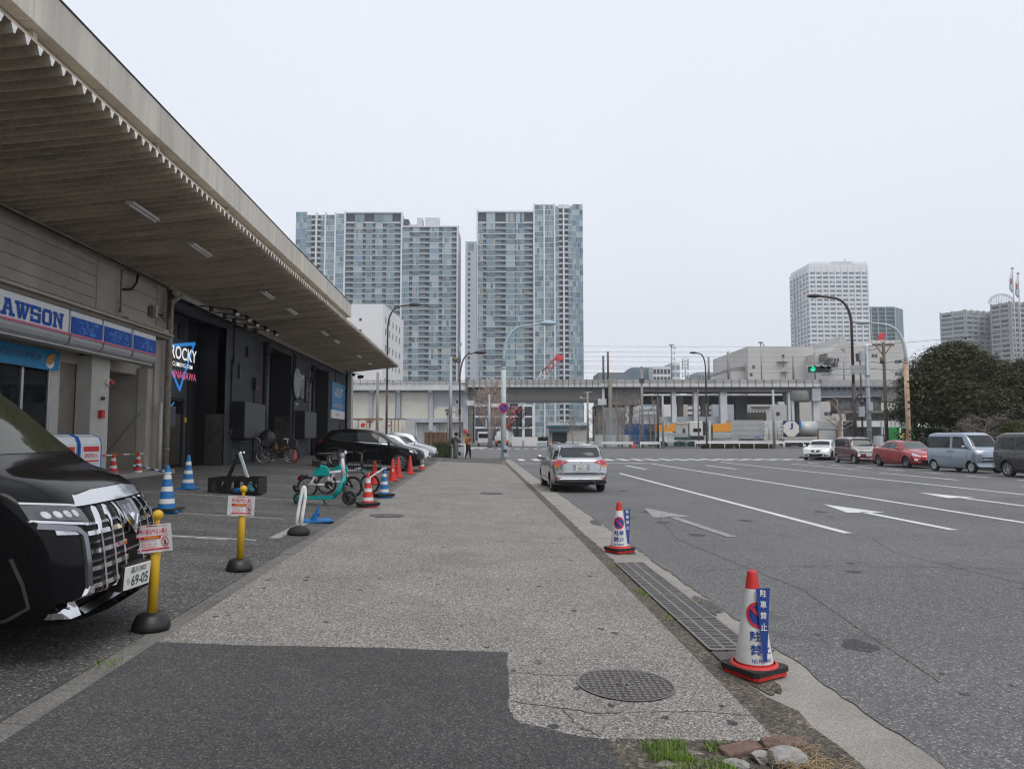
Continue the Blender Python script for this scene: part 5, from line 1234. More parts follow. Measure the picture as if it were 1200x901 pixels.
b = MB(); u = U(804, dd); b.tube([(u, 0, Z(447, dd)), (u, 0, Z(418, dd))], .12, M_edge, 6); b.build('post', o)
for z in (423, 427, 431, 440):
 b = MB(); b.box(u - .55, u + .55, -.1, .1, Z(z, dd) - .1, Z(z, dd) + .1, M_edge)
 for s in (-1, 1): b.box(u + s * .5 - .09, u + s * .5 + .09, -.15, .15, Z(z, dd) - .4, Z(z, dd) + .5, M_edge)
 b.build('aerial', o)
M_wire = mat('wire_grey', (.25, .26, .28), .6, var=0)
for py in (405, 411.5, 417, 422.5, 428.5, 431, 436):
 o = far_root('overhead_wire', DV + 1); tag(o, 'thin overhead railway wire strung above the viaduct', 'wire', 'overhead railway wires')
 b = MB(); b.tube([(U(684), 0, Z(py)), (U(780), 0, Z(py + .6)), (U(860), 0, Z(py + .4)), (U(1062), 0, Z(py + 1))], .025, M_wire, 4); b.build('strand', o)
# ---- towers
PAL = [mat('pane_%s' % n, c, .12, 0, var=.1, vscale=.4) for n, c in (('teal', (.17, .25, .265)), ('grey', (.23, .30, .32)), ('pale', (.34, .43, .45)), ('dark', (.085, .13, .155)), ('blue', (.18, .28, .36)), ('curtain', (.40, .43, .41)), ('slate', (.13, .19, .22)))]
PANW = (4, 4, 3, 2, 2, 1, 4)
PANB = (2, 2, 2, 1, 6, 0, 2)
M_tan = mat('pane_tan', (.42, .30, .22), .3, var=.1)
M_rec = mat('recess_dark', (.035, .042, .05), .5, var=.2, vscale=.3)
M_rail = mat('balcony_glass', (.17, .21, .225), .15, var=.12, vscale=.3)
M_slab = mat('slab_pale', (.52, .55, .57), .6, var=.06)
M_fin = mat('white_fin', (.66, .68, .70), .5, var=.05)
M_core = mat('tower_core', (.40, .42, .45), .6, var=.06)
rt = random.Random(11)
def facade(root, x0, x1, z0, z1, floor_h, bays, y=0.0, pal=PANW, slab=M_slab, M=None, slab_h=.36, dep=1.4):
 """storeys of a curtain wall: one window row and one slab per storey; bays = (relative width, kind)"""
 tot = sum(w for w, _ in bays); n = int(round((z1 - z0) / floor_h)); fh = (z1 - z0) / n
 for f in range(n):
  za = z0 + f * fh; b = MB(); x = x0
  for w, kind in bays:
   xe = x + (x1 - x0) * w / tot
   zl, zh = za + slab_h, za + fh
   if kind == 'g':
    k = 2 if (xe - x) > 2.5 else 1
    base = rt.choices(PAL, pal)[0]
    for q in range(k * 2):
     xa, xb = x + (xe - x) * q / (2 * k), x + (xe - x) * (q + 1) / (2 * k)
     m = base if rt.random() < .8 else rt.choices(PAL, pal)[0]
     if rt.random() < .006: m = M_tan
     b.add([(xa + .05, y, zl), (xb - .05, y, zl), (xb - .05, y, zh), (xa + .05, y, zh)], [(0, 1, 2, 3)], m, M=M)
    b.add([(x, y + .06, zl), (xe, y + .06, zl), (xe, y + .06, zh), (x, y + .06, zh)], [(0, 1, 2, 3)], M_core, M=M)
   elif kind == 'b':
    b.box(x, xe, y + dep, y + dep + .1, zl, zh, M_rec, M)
    b.add([(x + .2, y + dep - .02, zl + .2), (x + (xe - x) * .55, y + dep - .02, zl + .2), (x + (xe - x) * .55, y + dep - .02, zh - .4), (x + .2, y + dep - .02, zh - .4)], [(0, 1, 2, 3)], rt.choices(PAL, pal)[0], M=M)
    b.add([(x + .04, y - .02, zl), (xe - .04, y - .02, zl), (xe - .04, y - .02, zl + 1.0), (x + .04, y - .02, zl + 1.0)], [(0, 1, 2, 3)], M_rail, M=M)
    b.box(x - .06, x + .06, y, y + dep, zl, zh, M_core, M)
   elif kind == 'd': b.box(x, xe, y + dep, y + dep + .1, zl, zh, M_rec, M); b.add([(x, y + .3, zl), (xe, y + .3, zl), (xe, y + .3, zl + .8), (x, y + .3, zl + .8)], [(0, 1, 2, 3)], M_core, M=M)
   elif kind == 'w': b.box(x, xe, y, y + .3, zl, zh, slab, M)
   x = xe
  b.build('window_row', root, recalc=False)
  s = MB(); s.box(x0, x1, y - .12, y + dep, za, za + slab_h, slab, M); s.build('floor_slab', root, recalc=False)
DT = 412.0
def tz(py, d=DT): return depth_z(py, d)
def tu(px, d=DT): return side_u(px, d, 60)
def fin(root, p0, p1, pyt, d=DT, m=None, y0=-.8, y1=2.5):
 b = MB(); b.box(tu(p0, d), tu(p1, d), y0, y1, -.25, tz(pyt, d), m or M_fin); b.build('fin', root)
tl = far_root('apartment_tower', DT, 'wide glassy apartment tower rising behind the warehouse canopy', 'tower')
b = MB(); b.box(tu(343.8), tu(470), 2.4, 26, -.25, tz(250.5), M_core); b.box(tu(470), tu(536), 2.4, 26, -.25, tz(266), M_core); b.build('core', tl)
FH_ = 3.2
facade(tl, tu(344), tu(357), 0, tz(248.5), FH_, [(1, 'g')] * 3, pal=PANB, slab_h=.15)
facade(tl, tu(357), tu(367.5), 0, tz(252), FH_, [(1, 'g'), (1, 'd')])
facade(tl, tu(369.5), tu(378.5), 0, tz(252), FH_, [(1, 'd'), (1.2, 'g')])
facade(tl, tu(380), tu(390), 0, tz(252), FH_, [(1, 'g')] * 2)
facade(tl, tu(392), tu(401.5), 0, tz(250.5), FH_, [(1, 'g')] * 2, pal=PANB)
facade(tl, tu(403.3), tu(468.6), 0, tz(262), FH_, [(10, 'b'), (11, 'g'), (4, 'b'), (8, 'g'), (4, 'b'), (9, 'g'), (5, 'b'), (10, 'g'), (8, 'b')])
facade(tl, tu(403.3), tu(468.6), tz(262), tz(250), 6.0, [(10, 'd'), (11, 'g'), (11, 'd'), (11, 'g'), (10, 'g'), (10, 'd')])
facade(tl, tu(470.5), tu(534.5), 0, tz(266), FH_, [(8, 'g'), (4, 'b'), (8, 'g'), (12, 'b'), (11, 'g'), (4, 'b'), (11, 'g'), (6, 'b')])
for p, t in ((368.5, 249), (379.2, 249), (391, 249.5), (402.4, 248), (469.5, 250), (535.6, 265)): fin(tl, p - .9, p + .9, t)
b = MB(); b.box(tu(403), tu(470), -.6, 3, tz(250.4), tz(249), M_core); b.build('roof_edge', tl)
b = MB(); b.box(tu(470), tu(537), -.6, 3, tz(266.4), tz(265), M_fin); b.build('roof_edge', tl)
for p0, p1, t in ((486, 492.5, 252.3), (495.8, 512.5, 252), (471, 476, 254)):
 b = MB(); b.box(tu(p0), tu(p1), 5, 12, tz(267), tz(t), M_edge if p0 > 480 else M_rec); b.build('roof_house', tl)
b = MB(); b.tube([(tu(438), 4, tz(250)), (tu(438), 4, tz(247.5))], .5, M_core, 6); b.tube([(tu(476), 4, tz(262)), (tu(488), 4, tz(261.5))], .3, M_core, 5); b.build('roof_rail', tl)
tr = far_root('apartment_tower', DT, 'tall glassy apartment tower with a higher right wing, behind the light blue lamp post', 'tower')
b = MB(); b.box(tu(558), tu(626), 2.4, 26, -.25, tz(248.5), M_core); b.box(tu(626), tu(684), 2.4, 26, -.25, tz(240), M_core); b.build('core', tr)
facade(tr, tu(559.5), tu(624.5), 0, tz(262), FH_, [(6, 'g'), (4, 'b'), (10.5, 'g'), (12.5, 'b'), (11, 'g'), (.8, 'd'), (10, 'g'), (10, 'b')])
facade(tr, tu(559.5), tu(624.5), tz(262), tz(248.5), 6.4, [(10, 'd'), (10.5, 'g'), (12.5, 'd'), (11, 'g'), (.8, 'd'), (10, 'g'), (10, 'd')])
facade(tr, tu(627), tu(637), 0, tz(240), FH_, [(1, 'g')] * 2)
facade(tr, tu(639), tu(649.3), 0, tz(240), FH_, [(1, 'g')] * 2)
facade(tr, tu(651.3), tu(660), 0, tz(245), FH_, [(1, 'g'), (1, 'd')])
facade(tr, tu(662), tu(671.5), 0, tz(245), FH_, [(1, 'd'), (1.1, 'g')])
facade(tr, tu(671.5), tu(683.8), 0, tz(239.5), FH_, [(1, 'g')] * 3, pal=PANB, slab_h=.15)
for p, t in ((558.8, 246), (626, 239), (638, 239), (650.3, 239), (661, 240)): fin(tr, p - .9, p + .9, t)
b = MB(); b.box(tu(558), tu(626), -.6, 3, tz(249), tz(247.5), M_fin); b.build('roof_edge', tr)
for p0, p1, t in ((565, 569, 245.2), (575, 579, 245.2), (603, 619, 245), (584, 585, 244)):
 b = MB(); b.box(tu(p0), tu(p1), 5, 10, tz(249), tz(t), M_edge); b.build('roof_house', tr)
b = MB(); b.box(tu(655), tu(668), .5, 6, tz(244), tz(239.5), M_fin); b.build('roof_house', tr)
ts = far_root('stair_tower', DT - 8, 'narrow pale slab block squeezed between the two glassy towers', 'tower')
b = MB(); D2 = DT - 8; b.box(tu(545, D2), tu(558, D2), 0, 20, -.25, tz(283, D2), M_core); b.build('wall', ts)
for f in range(52):
 z = tz(296, D2) - f * 2.95
 if z < 1: break
 b = MB(); b.box(tu(548.2, D2), tu(550.8, D2), -.1, .02, z - 1.5, z, M_rec); b.build('window', ts, recalc=False)
b = MB(); b.box(tu(548.2, D2), tu(555, D2), -.1, .05, tz(294, D2), tz(285, D2), PAL[0]); b.build('window', ts)
D3 = 480.0
w3 = far_root('white_tower', D3, 'tall white gridded apartment tower with an angled left side on the right skyline', 'tower')
M_wt = mat('tower_white', (.72, .73, .74), .6, var=.04); M_wg = mat('tower_window', (.17, .19, .22), .2, var=.3, vscale=.2)
zt3 = tz(309, D3)
uA, uB, uC = tu(928, D3) * 1.0625, tu(951, D3), tu(1020, D3)
b = MB(); b.prism([(uA + .6, 30), (uB, .4), (uC, .4), (uC, 30)], -.25, zt3, M_wt); b.build('wall', w3)
def grid_face(root, p, q, z0, z1, nb, fh, rw, mw, mm):
 L_ = math.hypot(q[0] - p[0], q[1] - p[1]); a = math.atan2(q[1] - p[1], q[0] - p[0])
 M = Matrix.Translation((p[0], p[1], 0)) @ Matrix.Rotation(a, 4, 'Z')
 n = int((z1 - z0) / fh)
 for f in range(n):
  b = MB(); za = z0 + f * fh
  for k in range(nb):
   xa, xb = L_ * k / nb + L_ / nb * .12, L_ * (k + 1) / nb - L_ / nb * .12
   xm = xa + (xb - xa) * rt.choice((.4, .55, .6))
   b.box(xa, xm, -.02, .3, za + fh * .38, za + fh * .9, mw, M)
   b.box(xm, xb, -.03, .3, za + fh * .38, za + fh * .9, mw if rt.random() < .6 else rt.choice(mm), M)
  b.build('window_row', root, recalc=False)
 for k in range(nb + 1):
  b = MB(); x = L_ * k / nb; b.box(x - .4, x + .4, -.35, .2, -.2, z1 + 1, M_wt, M); b.build('pier', root)
grid_face(w3, (uB, .4), (uC, .4), 0, zt3 - 3, 9, 3.02, 1, M_wg, [PAL[2], PAL[1]])
grid_face(w3, (uA, 30), (uB, .4), 0, zt3 - 3, 6, 3.02, 1, M_wg, [M_wt, PAL[1]])
b = MB(); b.box(uB + 18, uB + 30, 3, 8, zt3, zt3 + 2.4, M_edge); b.tube([(uB + 26, 4, zt3), (uB + 26, 4, zt3 + 4)], .4, M_core, 5); b.box(uB, uC, 0, .3, zt3 + .6, zt3 + 1.1, M_wt); b.build('roof_house', w3)
D4 = 560.0
w4 = far_root('teal_tower', D4, 'dark teal glass block behind the white gridded tower', 'tower')
b = MB(); b.prism([(tu(1018, D4), 0), (tu(1050, D4), 0), (tu(1061, D4) * 1.02, 12), (tu(1062, D4), 40), (tu(1024, D4), 40)], -.2, tz(359.5, D4), mat('teal_glass', (.04, .085, .1), .25, var=.2, vscale=.1)); b.build('wall', w4)
for f in range(28):
 z = tz(360, D4) - f * 3.3
 b = MB(); b.prism([(tu(1018, D4), -1.2), (tu(1050.5, D4), -1.2), (tu(1063.5, D4), 12), (tu(1063.5, D4), 14), (tu(1018, D4), .5)], z - .9, z, mat('teal_band', (.13, .21, .23), .4, var=.1)); b.build('balcony', w4)
for px in (1022, 1030, 1039, 1050):
 b = MB(); b.box(tu(px, D4) - .3, tu(px, D4) + .3, -1.3, 0, 0, tz(360, D4), M_core); b.build('pier', w4)
def band_tower(name, label, d, poly_px, pyt, fh, wall, band, glassm, nfl=40):
 o = far_root(name, d, label, 'tower'); pts = [(tu(px, d) * (d + y) / d, y) for px, y in poly_px]
 b = MB(); b.prism(pts, -.2, tz(pyt, d), wall); b.build('wall', o)
 for (p, q) in zip(pts, pts[1:]):
  if q[0] <= p[0]: break
  L_ = math.hypot(q[0] - p[0], q[1] - p[1]); a = math.atan2(q[1] - p[1], q[0] - p[0]); M = Matrix.Translation((p[0], p[1], 0)) @ Matrix.Rotation(a, 4, 'Z')
  nb = max(2, int(L_ / 5))
  for f in range(nfl):
   z = tz(pyt, d) - 1 - (f + 1) * fh
   if z < 30: break
   b = MB()
   for k in range(nb): b.box(L_ * (k + .1) / nb, L_ * (k + .9) / nb, -.05, .3, z + 1.1, z + fh - .5, rt.choice(glassm), M)
   b.build('window_row', o, recalc=False)
   b = MB(); b.box(0, L_, -.9, 0, z, z + .95, band, M); b.build('balcony', o, recalc=False)
  for k in range(nb + 1): b = MB(); b.box(L_ * k / nb - .35, L_ * k / nb + .35, -1.1, 0, 25, tz(pyt, d) + .4, wall, M); b.build('pier', o)
 return o
band_tower('beige_tower', 'grey green apartment block with angled front, left of the taller brownish one', 450, [(1104, 12), (1132, 0), (1168, 8), (1168, 40), (1104, 40)], 363.5, 3.0, mat('tower_grey', (.36, .37, .36), .7, var=.05), mat('tower_band', (.42, .44, .43), .6, var=.05), [M_rec, PAL[6], PAL[1]])
o = band_tower('brown_tower', 'brownish apartment block with a ribbed dome roof at the right edge', 430, [(1164, 10), (1185, 0), (1240, 8), (1240, 40), (1164, 40)], 354, 3.0, mat('tower_brown', (.34, .31, .30), .7, var=.05), mat('tower_brown_band', (.42, .39, .375), .6, var=.05), [M_rec, PAL[6], PAL[3]])
b = MB(); c_ = (tu(1184, 430), 6, tz(354, 430)); A_ = [R(a) for a in range(0, 181, 10)]
for r_ in (8.2, 7.2): b.tube([(c_[0] + r_ * math.cos(a), c_[1], c_[2] + r_ * .75 * math.sin(a)) for a in A_], .22, M_core, 5)
for k in range(-7, 8): b.tube([(c_[0] + k, c_[1], c_[2]), (c_[0] + k, c_[1], c_[2] + .75 * math.sqrt(64 - k * k))], .16, M_core, 4)
b.build('roof_arch', o)
for px, pt, lab in ((1193.5, 314, 'tall pole with a furled red and white flag above the evergreens'), (1200, 320, 'second flagpole cut by the right picture edge')):
 o = far_root('flagpole', 75, lab, 'flagpole'); u = U(px, 75); b = MB(); b.tube([(u, 0, 0), (u, 0, depth_z(pt, 75))], [.1, .05], M_pole_g, 8); b.box(u - .12, u + .12, -.06, .06, depth_z(pt, 75) - .1, depth_z(pt, 75), M_panel); b.build('pole', o)
 b = MB(); z0, z1 = depth_z(pt + 29, 75), depth_z(pt + 3, 75); b.tube([(u - .1, 0, z1), (u - .2, 0, z1 - .8), (u - .24, .02, z0 + .4), (u - .12, 0, z0)], [.05, .12, .15, .04], M_fin, 8); b.build('flag', o); b = MB(); b.tube([(u - .23, -.07, z1 - .9), (u - .25, -.06, z1 - 1.5)], .08, M_red, 6); b.build('flag_stripe', o)
# ---- middle distance blocks behind the viaduct
def block(name, label, d, cat='building'): return far_root(name, d, label, cat)
M_bw = mat('block_white', (.68, .68, .68), .7, var=.05, vscale=.1); M_bb = mat('block_beige', (.50, .485, .46), .75, var=.06, vscale=.1); M_win = mat('block_window', (.05, .06, .075), .2, var=.2)
o = block('white_block', 'white building with tiny square windows just beyond the end of the canopy', 150)
uf = [side_u(p, 150, 20) for p in (380, 448.5, 422)]; ur = side_u(472.5, 172, 20)
b = MB(); zt = depth_z(356.3, 150); b.prism([(uf[0], 0), (uf[1], 0), (ur, 22), (uf[0], 22)], -.2, zt, M_bw); b.build('wall', o)
for py in (373, 386, 396, 406, 418, 430, 441): b = MB(); b.box(uf[2] - .25, uf[2] + .25, -.06, .1, depth_z(py + 3, 150), depth_z(py, 150), M_win); b.build('window', o)
a = math.atan2(22, ur - uf[1]); M = Matrix.Translation((uf[1], 0, 0)) @ Matrix.Rotation(a, 4, 'Z'); L_ = math.hypot(22, ur - uf[1])
for r_, z in enumerate((8.5, 12.5, 16, 19.5, 23, 25.5)):
 for k in range(5):
  b = MB(); x = L_ * (k + .7) / 6; b.box(x - .35, x + .35, -.06, .1, z, z + 1.3, M_win, M); b.build('window', o)
b = MB(); b.box(ur - 6, ur - .5, 21, 25, zt - 6, zt - 1.0, M_bw); b.build('rear_wing', o)
o = block('beige_block', 'large windowless beige building behind the viaduct under the white tower', 172); d = 172
b = MB(); b.box(U(878, d), U(955, d), 0, 30, -.2, Z(406, d), M_bb); b.box(U(861, d), U(878, d), 2, 20, -.2, Z(429, d), M_bb); b.prism([(U(861, d), Z(434, d)), (U(878, d), Z(434, d)), (U(878, d), Z(425, d)), (U(861, d), Z(431, d))], 2, 20, M_bb, axis='y'); b.build('wall', o)
for p, q in ((918, 415.5), (883, 428), (880, 437)): b = MB(); b.box(U(p, d), U(p + 3, d), -.06, .1, Z(q + 4, d), Z(q, d), M_win); b.build('window', o)
for p, q, w, h in ((912, 424, 12, 7), (916, 436, 8, 8)): b = MB(); b.box(U(p, d), U(p + w, d), -.8, .02, Z(q + .6, d), Z(q, d), M_concd); b.box(U(p + w * .5, d), U(p + w * .5 + .5, d), -.8, -.6, Z(q + h, d), Z(q - 2, d), M_concd); b.build('ladder_frame', o)
o = block('stepped_block', 'beige industrial building with stepped roof behind the grey signal pole', 168); d = 168
b = MB(); b.prism([(U(955, d), -.2), (U(1064, d), -.2), (U(1064, d), Z(404, d)), (U(1061, d), Z(398.5, d)), (U(1024, d), Z(398.5, d)), (U(1018, d), Z(405, d)), (U(1000, d), Z(406.5, d)), (U(992, d), Z(394, d)), (U(988, d), Z(394, d)), (U(986, d), Z(402, d)), (U(978, d), Z(411, d)), (U(955, d), Z(415, d))], 0, 30, M_bb, axis='y'); b.build('wall', o)
for p, q in ((1005, 415), (1024, 415), (1051, 422), (1051, 436), (979, 420), (1000, 437), (975, 437)):
 b = MB(); b.box(U(p, d), U(p + 6.5, d), -.06, .1, Z(q + 4, d), Z(q, d), M_win if q < 437 else M_edge); b.box(U(p + 3, d), U(p + 3.4, d), -.1, .05, Z(q + 4, d), Z(q, d), M_bb); b.build('window', o)
for p in (962, 968, 974): b = MB(); b.box(U(p, d), U(p + 3.5, d), -3, -.1, Z(424 + (p - 962) * .8, d), Z(416 + (p - 962) * .8, d), M_concd); b.build('roof_plant', o)
b = MB(); b.prism([(U(1042, d), Z(398.5, d)), (U(1046, d), Z(398.5, d)), (U(1048.5, d), Z(389, d)), (U(1044, d), Z(388, d)), (U(1041.5, d), Z(391, d))], 3, 3.6, M_red, axis='y'); b.build('red_roof_sign', o)
for lab, p0, p1, t, d, m, gl in (('low dark slate block on the skyline left of the bare trees', 702, 733, 436.5, 300, mat('far_slate', (.17, .19, .21), .6, var=.1), None), ('blue grey glass block on the skyline behind the viaduct', 741, 766, 430.5, 320, mat('far_blue', (.15, .2, .25), .3, var=.15, vscale=.1), PAL[6]), ('small white gridded block on the skyline beside the blue glass one', 766, 787, 429.5, 310, M_bw, M_win), ('pale thin block behind the antenna mast on the skyline', 788, 798, 425, 330, M_bw, PAL[1]), ('striped grey block on the skyline behind the curved brown lamp', 819, 847, 436, 300, mat('far_grey', (.33, .35, .37), .5, var=.05), PAL[6])):
 o = block('distant_block', lab, d)
 b = MB(); b.box(U(p0, d), U(p1, d), 0, 20, -.2, Z(t, d), m); b.build('wall', o)
 if gl:
  for f in range(5):
   b = MB(); z = Z(t, d) - 1.2 - f * 3.2; n = int((p1 - p0) / 4)
   for k in range(n): xa = U(p0 + (p1 - p0) * (k + .12) / n, d); xb = U(p0 + (p1 - p0) * (k + .88) / n, d); b.box(xa, xb, -.1, .1, z - 2, z, gl)
   b.build('window_row', o, recalc=False)
o = block('office_block', 'pale office block with pale blue glass strips seen under the viaduct', 190); d = 190
b = MB(); b.box(U(748, d), U(850, d), 0, 10, -.2, Z(462, d), M_bw); b.build('wall', o)
for py in (473, 479, 485, 491, 497):
 b = MB(); b.box(U(749, d), U(778, d), -.1, .1, Z(py + 3, d), Z(py, d), mat('strip_glass', (.22, .33, .36), .15, var=.2, vscale=.3)); b.build('window_row', o)
 b = MB(); b.box(U(806, d), U(849, d), -.1, .1, Z(py + 2.5, d), Z(py + .5, d), M_win); b.build('window_row', o)
b = MB(); b.box(U(796, d), U(804, d), -1, 0, -.2, Z(466, d), mat('pink_wall', (.5, .42, .38), .8)); b.build('pink_panel', o)
o = block('factory_block', 'low white factory wall seen under the viaduct behind the trailers', 150); d = 150
b = MB(); b.box(U(888, d), U(1010, d), 4, 12, -.2, Z(470.5, d), M_bb); b.box(U(885, d), U(910, d), 3.6, 4, Z(477, d), Z(475, d), M_concd); b.build('wall', o)
for p in (918, 976, 981): b = MB(); b.box(U(p, d), U(p + 4, d), 3.9, 4.05, Z(486, d), Z(482, d), M_win); b.build('window', o)
o = block('retaining_block', 'dark retaining wall with a railing under the viaduct', 140); d = 140
b = MB(); b.prism([(U(868, d), -.2), (U(898, d), -.2), (U(898, d), Z(483, d)), (U(876, d), Z(483.5, d)), (U(868, d), Z(491, d))], 0, 1, mat('dark_concrete', (.14, .13, .115), .8, var=.2), axis='y'); b.build('wall', o)  # wall in one dark concrete tone
b = MB(); bx(852, 900, 471, 492, 10, 11, M_vgrey, b, d); b.build('rear_wall', o)
for k in range(8): b = MB(); u = U(870 + k * 3.7, d); b.box(u, u + .12, 0, .1, Z(484, d), Z(480, d), M_concd); b.build('rail_post', o)
d = 150; o = block('garage_building', 'low beige garage building with teal roof strips and a dark entrance', d)
b = MB(); b.box(U(643, d), U(688, d), 0, 8, -.2, Z(500, d), M_bb); b.box(U(646, d), U(665, d), -.6, 0, -.2, Z(506, d), M_bb); b.build('wall', o)
M_teal = mat('teal_roof', (.03, .12, .17), .5, var=.1)
b = MB(); b.box(U(642, d), U(688, d), -.5, 8, Z(501, d), Z(498.5, d), M_teal); b.build('roof', o); b = MB(); b.box(U(643, d), U(666, d), -1.2, 0, Z(506, d), Z(504, d), M_teal); b.build('porch_roof', o)
b = MB(); b.box(U(642, d), U(687, d), .5, 7.5, Z(498.4, d), Z(495, d), M_edge); b.build('roof_house', o)
b = MB(); b.box(U(647, d), U(664, d), -.75, -.62, -.2, Z(507, d), M_black); b.build('entrance', o)
for p0, p1 in ((560, 600), (603, 612)):
 pass
o = block('podium_block', 'white banded podium of the right tower seen under the viaduct', 300); d = 300
b = MB(); b.box(U(556, d), U(626, d), 6, 30, -.2, Z(474, d), M_win); b.build('wall', o)
for py in (474, 487, 500): b = MB(); b.box(U(556, d), U(626, d), 3, 6, Z(py + 2, d), Z(py, d), M_fin); b.build('floor_slab', o)
for p in (612, 624): b = MB(); b.box(U(p, d), U(p + 3, d), 2.5, 5, -.2, Z(474, d), M_fin); b.build('column', o)
d = 205; o = far_root('crane', d, 'red and white lattice crane boom slanting up behind the viaduct', 'crane'); M_crr = mat('crane_red', (.55, .05, .045), .5, var=.1)
pts = [(594, 498), (609, 477), (614, 471.5), (632, 446), (637.5, 438), (655, 419)]
for i in range(len(pts) - 1):
 (xa, ya), (xb, yb) = pts[i], pts[i + 1]; m = M_crr if i in (0, 4) else M_fin; m = M_crr if i == 0 else (M_fin if i in (1, 2, 3) else M_crr)
 A, B = Vector((U(xa, d), 0, Z(ya, d))), Vector((U(xb, d), 0, Z(yb, d))); t = (B - A).normalized(); nrm = Vector((-t.z, 0, t.x)); w = .75
 b = MB(); n = max(2, int((B - A).length / 1.5))
 for sx in (-1, 1):
  for sy in (-1, 1): b.tube([A + nrm * w * sx + Vector((0, w * sy, 0)), B + nrm * w * sx + Vector((0, w * sy, 0))], .14, m, 5)
 for k in range(n):
  P, Q = A + (B - A) * k / n, A + (B - A) * (k + 1) / n
  for sy in (-1, 1): b.tube([P + nrm * w * (1 if k % 2 else -1) + Vector((0, w * sy, 0)), Q + nrm * w * (-1 if k % 2 else 1) + Vector((0, w * sy, 0))], .1, m, 4)
 b.build('boom_section', o)
b = MB(); A = Vector((U(655, d), 0, Z(419, d))); b.box(A.x - .9, A.x + 1.4, -.6, .6, A.z - .8, A.z + .7, M_crr); b.build('boom_head', o)
b = MB(); b.box(U(586, d), U(602, d), -2, 2, -.2, Z(503, d), M_edge); b.box(U(590, d), U(598, d), -1.5, 1.5, Z(503, d), Z(496, d), M_crr); b.build('carrier', o)
# ------------------------------------------------------------------ street furniture and small things
M_lblue = mat('lamp_post_blue', (.36, .47, .53), .45, metal=.1, var=.06)
M_lblue2 = mat('lamp_post_pale', (.45, .52, .53), .55, var=.1)
M_yellow = mat('yellow_plastic', (.62, .37, .015), .45, var=.06)
M_cred = mat('cone_red', (.56, .03, .025), .55, var=.12, vscale=8)
M_cblue = mat('cone_blue', (.01, .14, .38), .55, var=.12, vscale=8)
M_cwhite = mat('cone_white', (.72, .72, .72), .5, var=.06, vscale=6, dirt=(.55, .54, .52))
M_band = mat('reflective_band', (.62, .62, .6), .35, var=.12, vscale=10)
M_signred = mat('sign_red', (.6, .02, .04), .5, var=0)
M_navy = mat('navy_print', (.012, .05, .26), .45, var=0)
M_orange = mat('orange_print', (.75, .4, .02), .5, var=0)
def arc(p0, p1, p2, n=12):
 return [Vector(p0) * (1 - t) ** 2 + Vector(p1) * 2 * t * (1 - t) + Vector(p2) * t * t for t in [k / n for k in range(n + 1)]]
def lamp(name, label, loc, h, reach, m, m_low=None, r=(.11, .055), head_m=None, low=0.0, rise=.8, side=1, rust=False):
 """street lamp: straight lower pole, arm bending over to local +x * side, flat head"""
 o = empty(name, loc, -YAW, label, 'street lamp')
 kn = h - 1.9
 b = MB(); b.tube([(0, 0, 0), (0, 0, .02)], .19, m, 12); b.tube([(0, 0, .0), (0, 0, low or kn * .55)], r[0], m_low or m, 12)
 if low: b.tube([(0, 0, low - .05), (0, 0, low + .05)], r[0] * 1.12, m_low or m, 12)
 b.build('lower_pole', o)
 b = MB(); pts = [(0, 0, low or kn * .55), (0, 0, kn)] + arc((0, 0, kn), (side * .12, 0, h - .2), (side * reach * .55, 0, h - .06), 10)[1:] + [(side * reach, 0, h + .06)]
 b.tube(pts, [r[0] * .75] * 2 + [r[0] * .75 + (r[1] - r[0] * .75) * k / (len(pts) - 3) for k in range(len(pts) - 2)], m, 10); b.build('arm', o)
 b = MB(); x = side * reach
 b.ball((x + side * .3, 0, h + .07), .52, head_m or m, 14, 8, (1.0, .4, .3)); b.build('lamp_head', o)
 b = MB(); b.ball((x + side * .33, 0, h + .0), .28, mat('lamp_bowl', (.5, .5, .47), .2, var=.05), 12, 6, (1.0, .42, .3)); b.build('lamp_glass', o)
 return o
lp = spot(590, 42.6, 0.06)
o = lamp('street_lamp', 'light blue street lamp carrying the round no parking sign at the sidewalk corner', lp, 8.15, 2.35, M_lblue, M_lblue2, (.15, .05), low=5.55)
b = MB(); b.box(.02, .28, -.2, .02, .35, 1.0, M_lblue); b.box(.0, .22, -.21, -.195, .6, .8, M_panel); b.build('service_box', o)
b = MB(); b.box(-.17, .17, -.17, .17, 0, .1, M_gut); b.build('footing', o)
o = empty('no_parking_sign', lp + Vector((0, -.22, 3.2)), -YAW, 'round blue no parking sign with red ring and bar on the light blue lamp post', 'sign')
def disc(b, r, y, m, n=32, c=(0, 0)): b.add([(c[0] + r * math.cos(2 * math.pi * k / n), y, c[1] + r * math.sin(2 * math.pi * k / n)) for k in range(n)], [tuple(range(n))], m)
b = MB(); b.tube([(0, .02, 0), (0, 0, 0)], .3, M_alu, 32); b.build('plate', o)
b = MB(); disc(b, .298, -.004, M_signred); b.build('ring', o); b = MB(); disc(b, .225, -.008, M_navy); b.build('field', o)
b = MB(); c45 = math.sqrt(.5); b.add([((s * .225 + t * .025) * c45, -.012, (-s * .225 + t * .025) * c45) for s, t in ((-1, -1), (1, -1), (1, 1), (-1, 1))], [(0, 1, 2, 3)], M_signred); b.build('bar', o)
lamp('street_lamp', 'brown street lamp arching right beside the white block behind the canopy', spot(452.5, 62, 0), depth_z(358, 62), 2.0, M_pole_b, r=(.1, .06))
o = lamp('street_lamp', 'brown twin armed street lamp behind the two people at the corner', spot(538.5, 60, 0), depth_z(414, 60), 1.4, M_pole_b, r=(.09, .05))
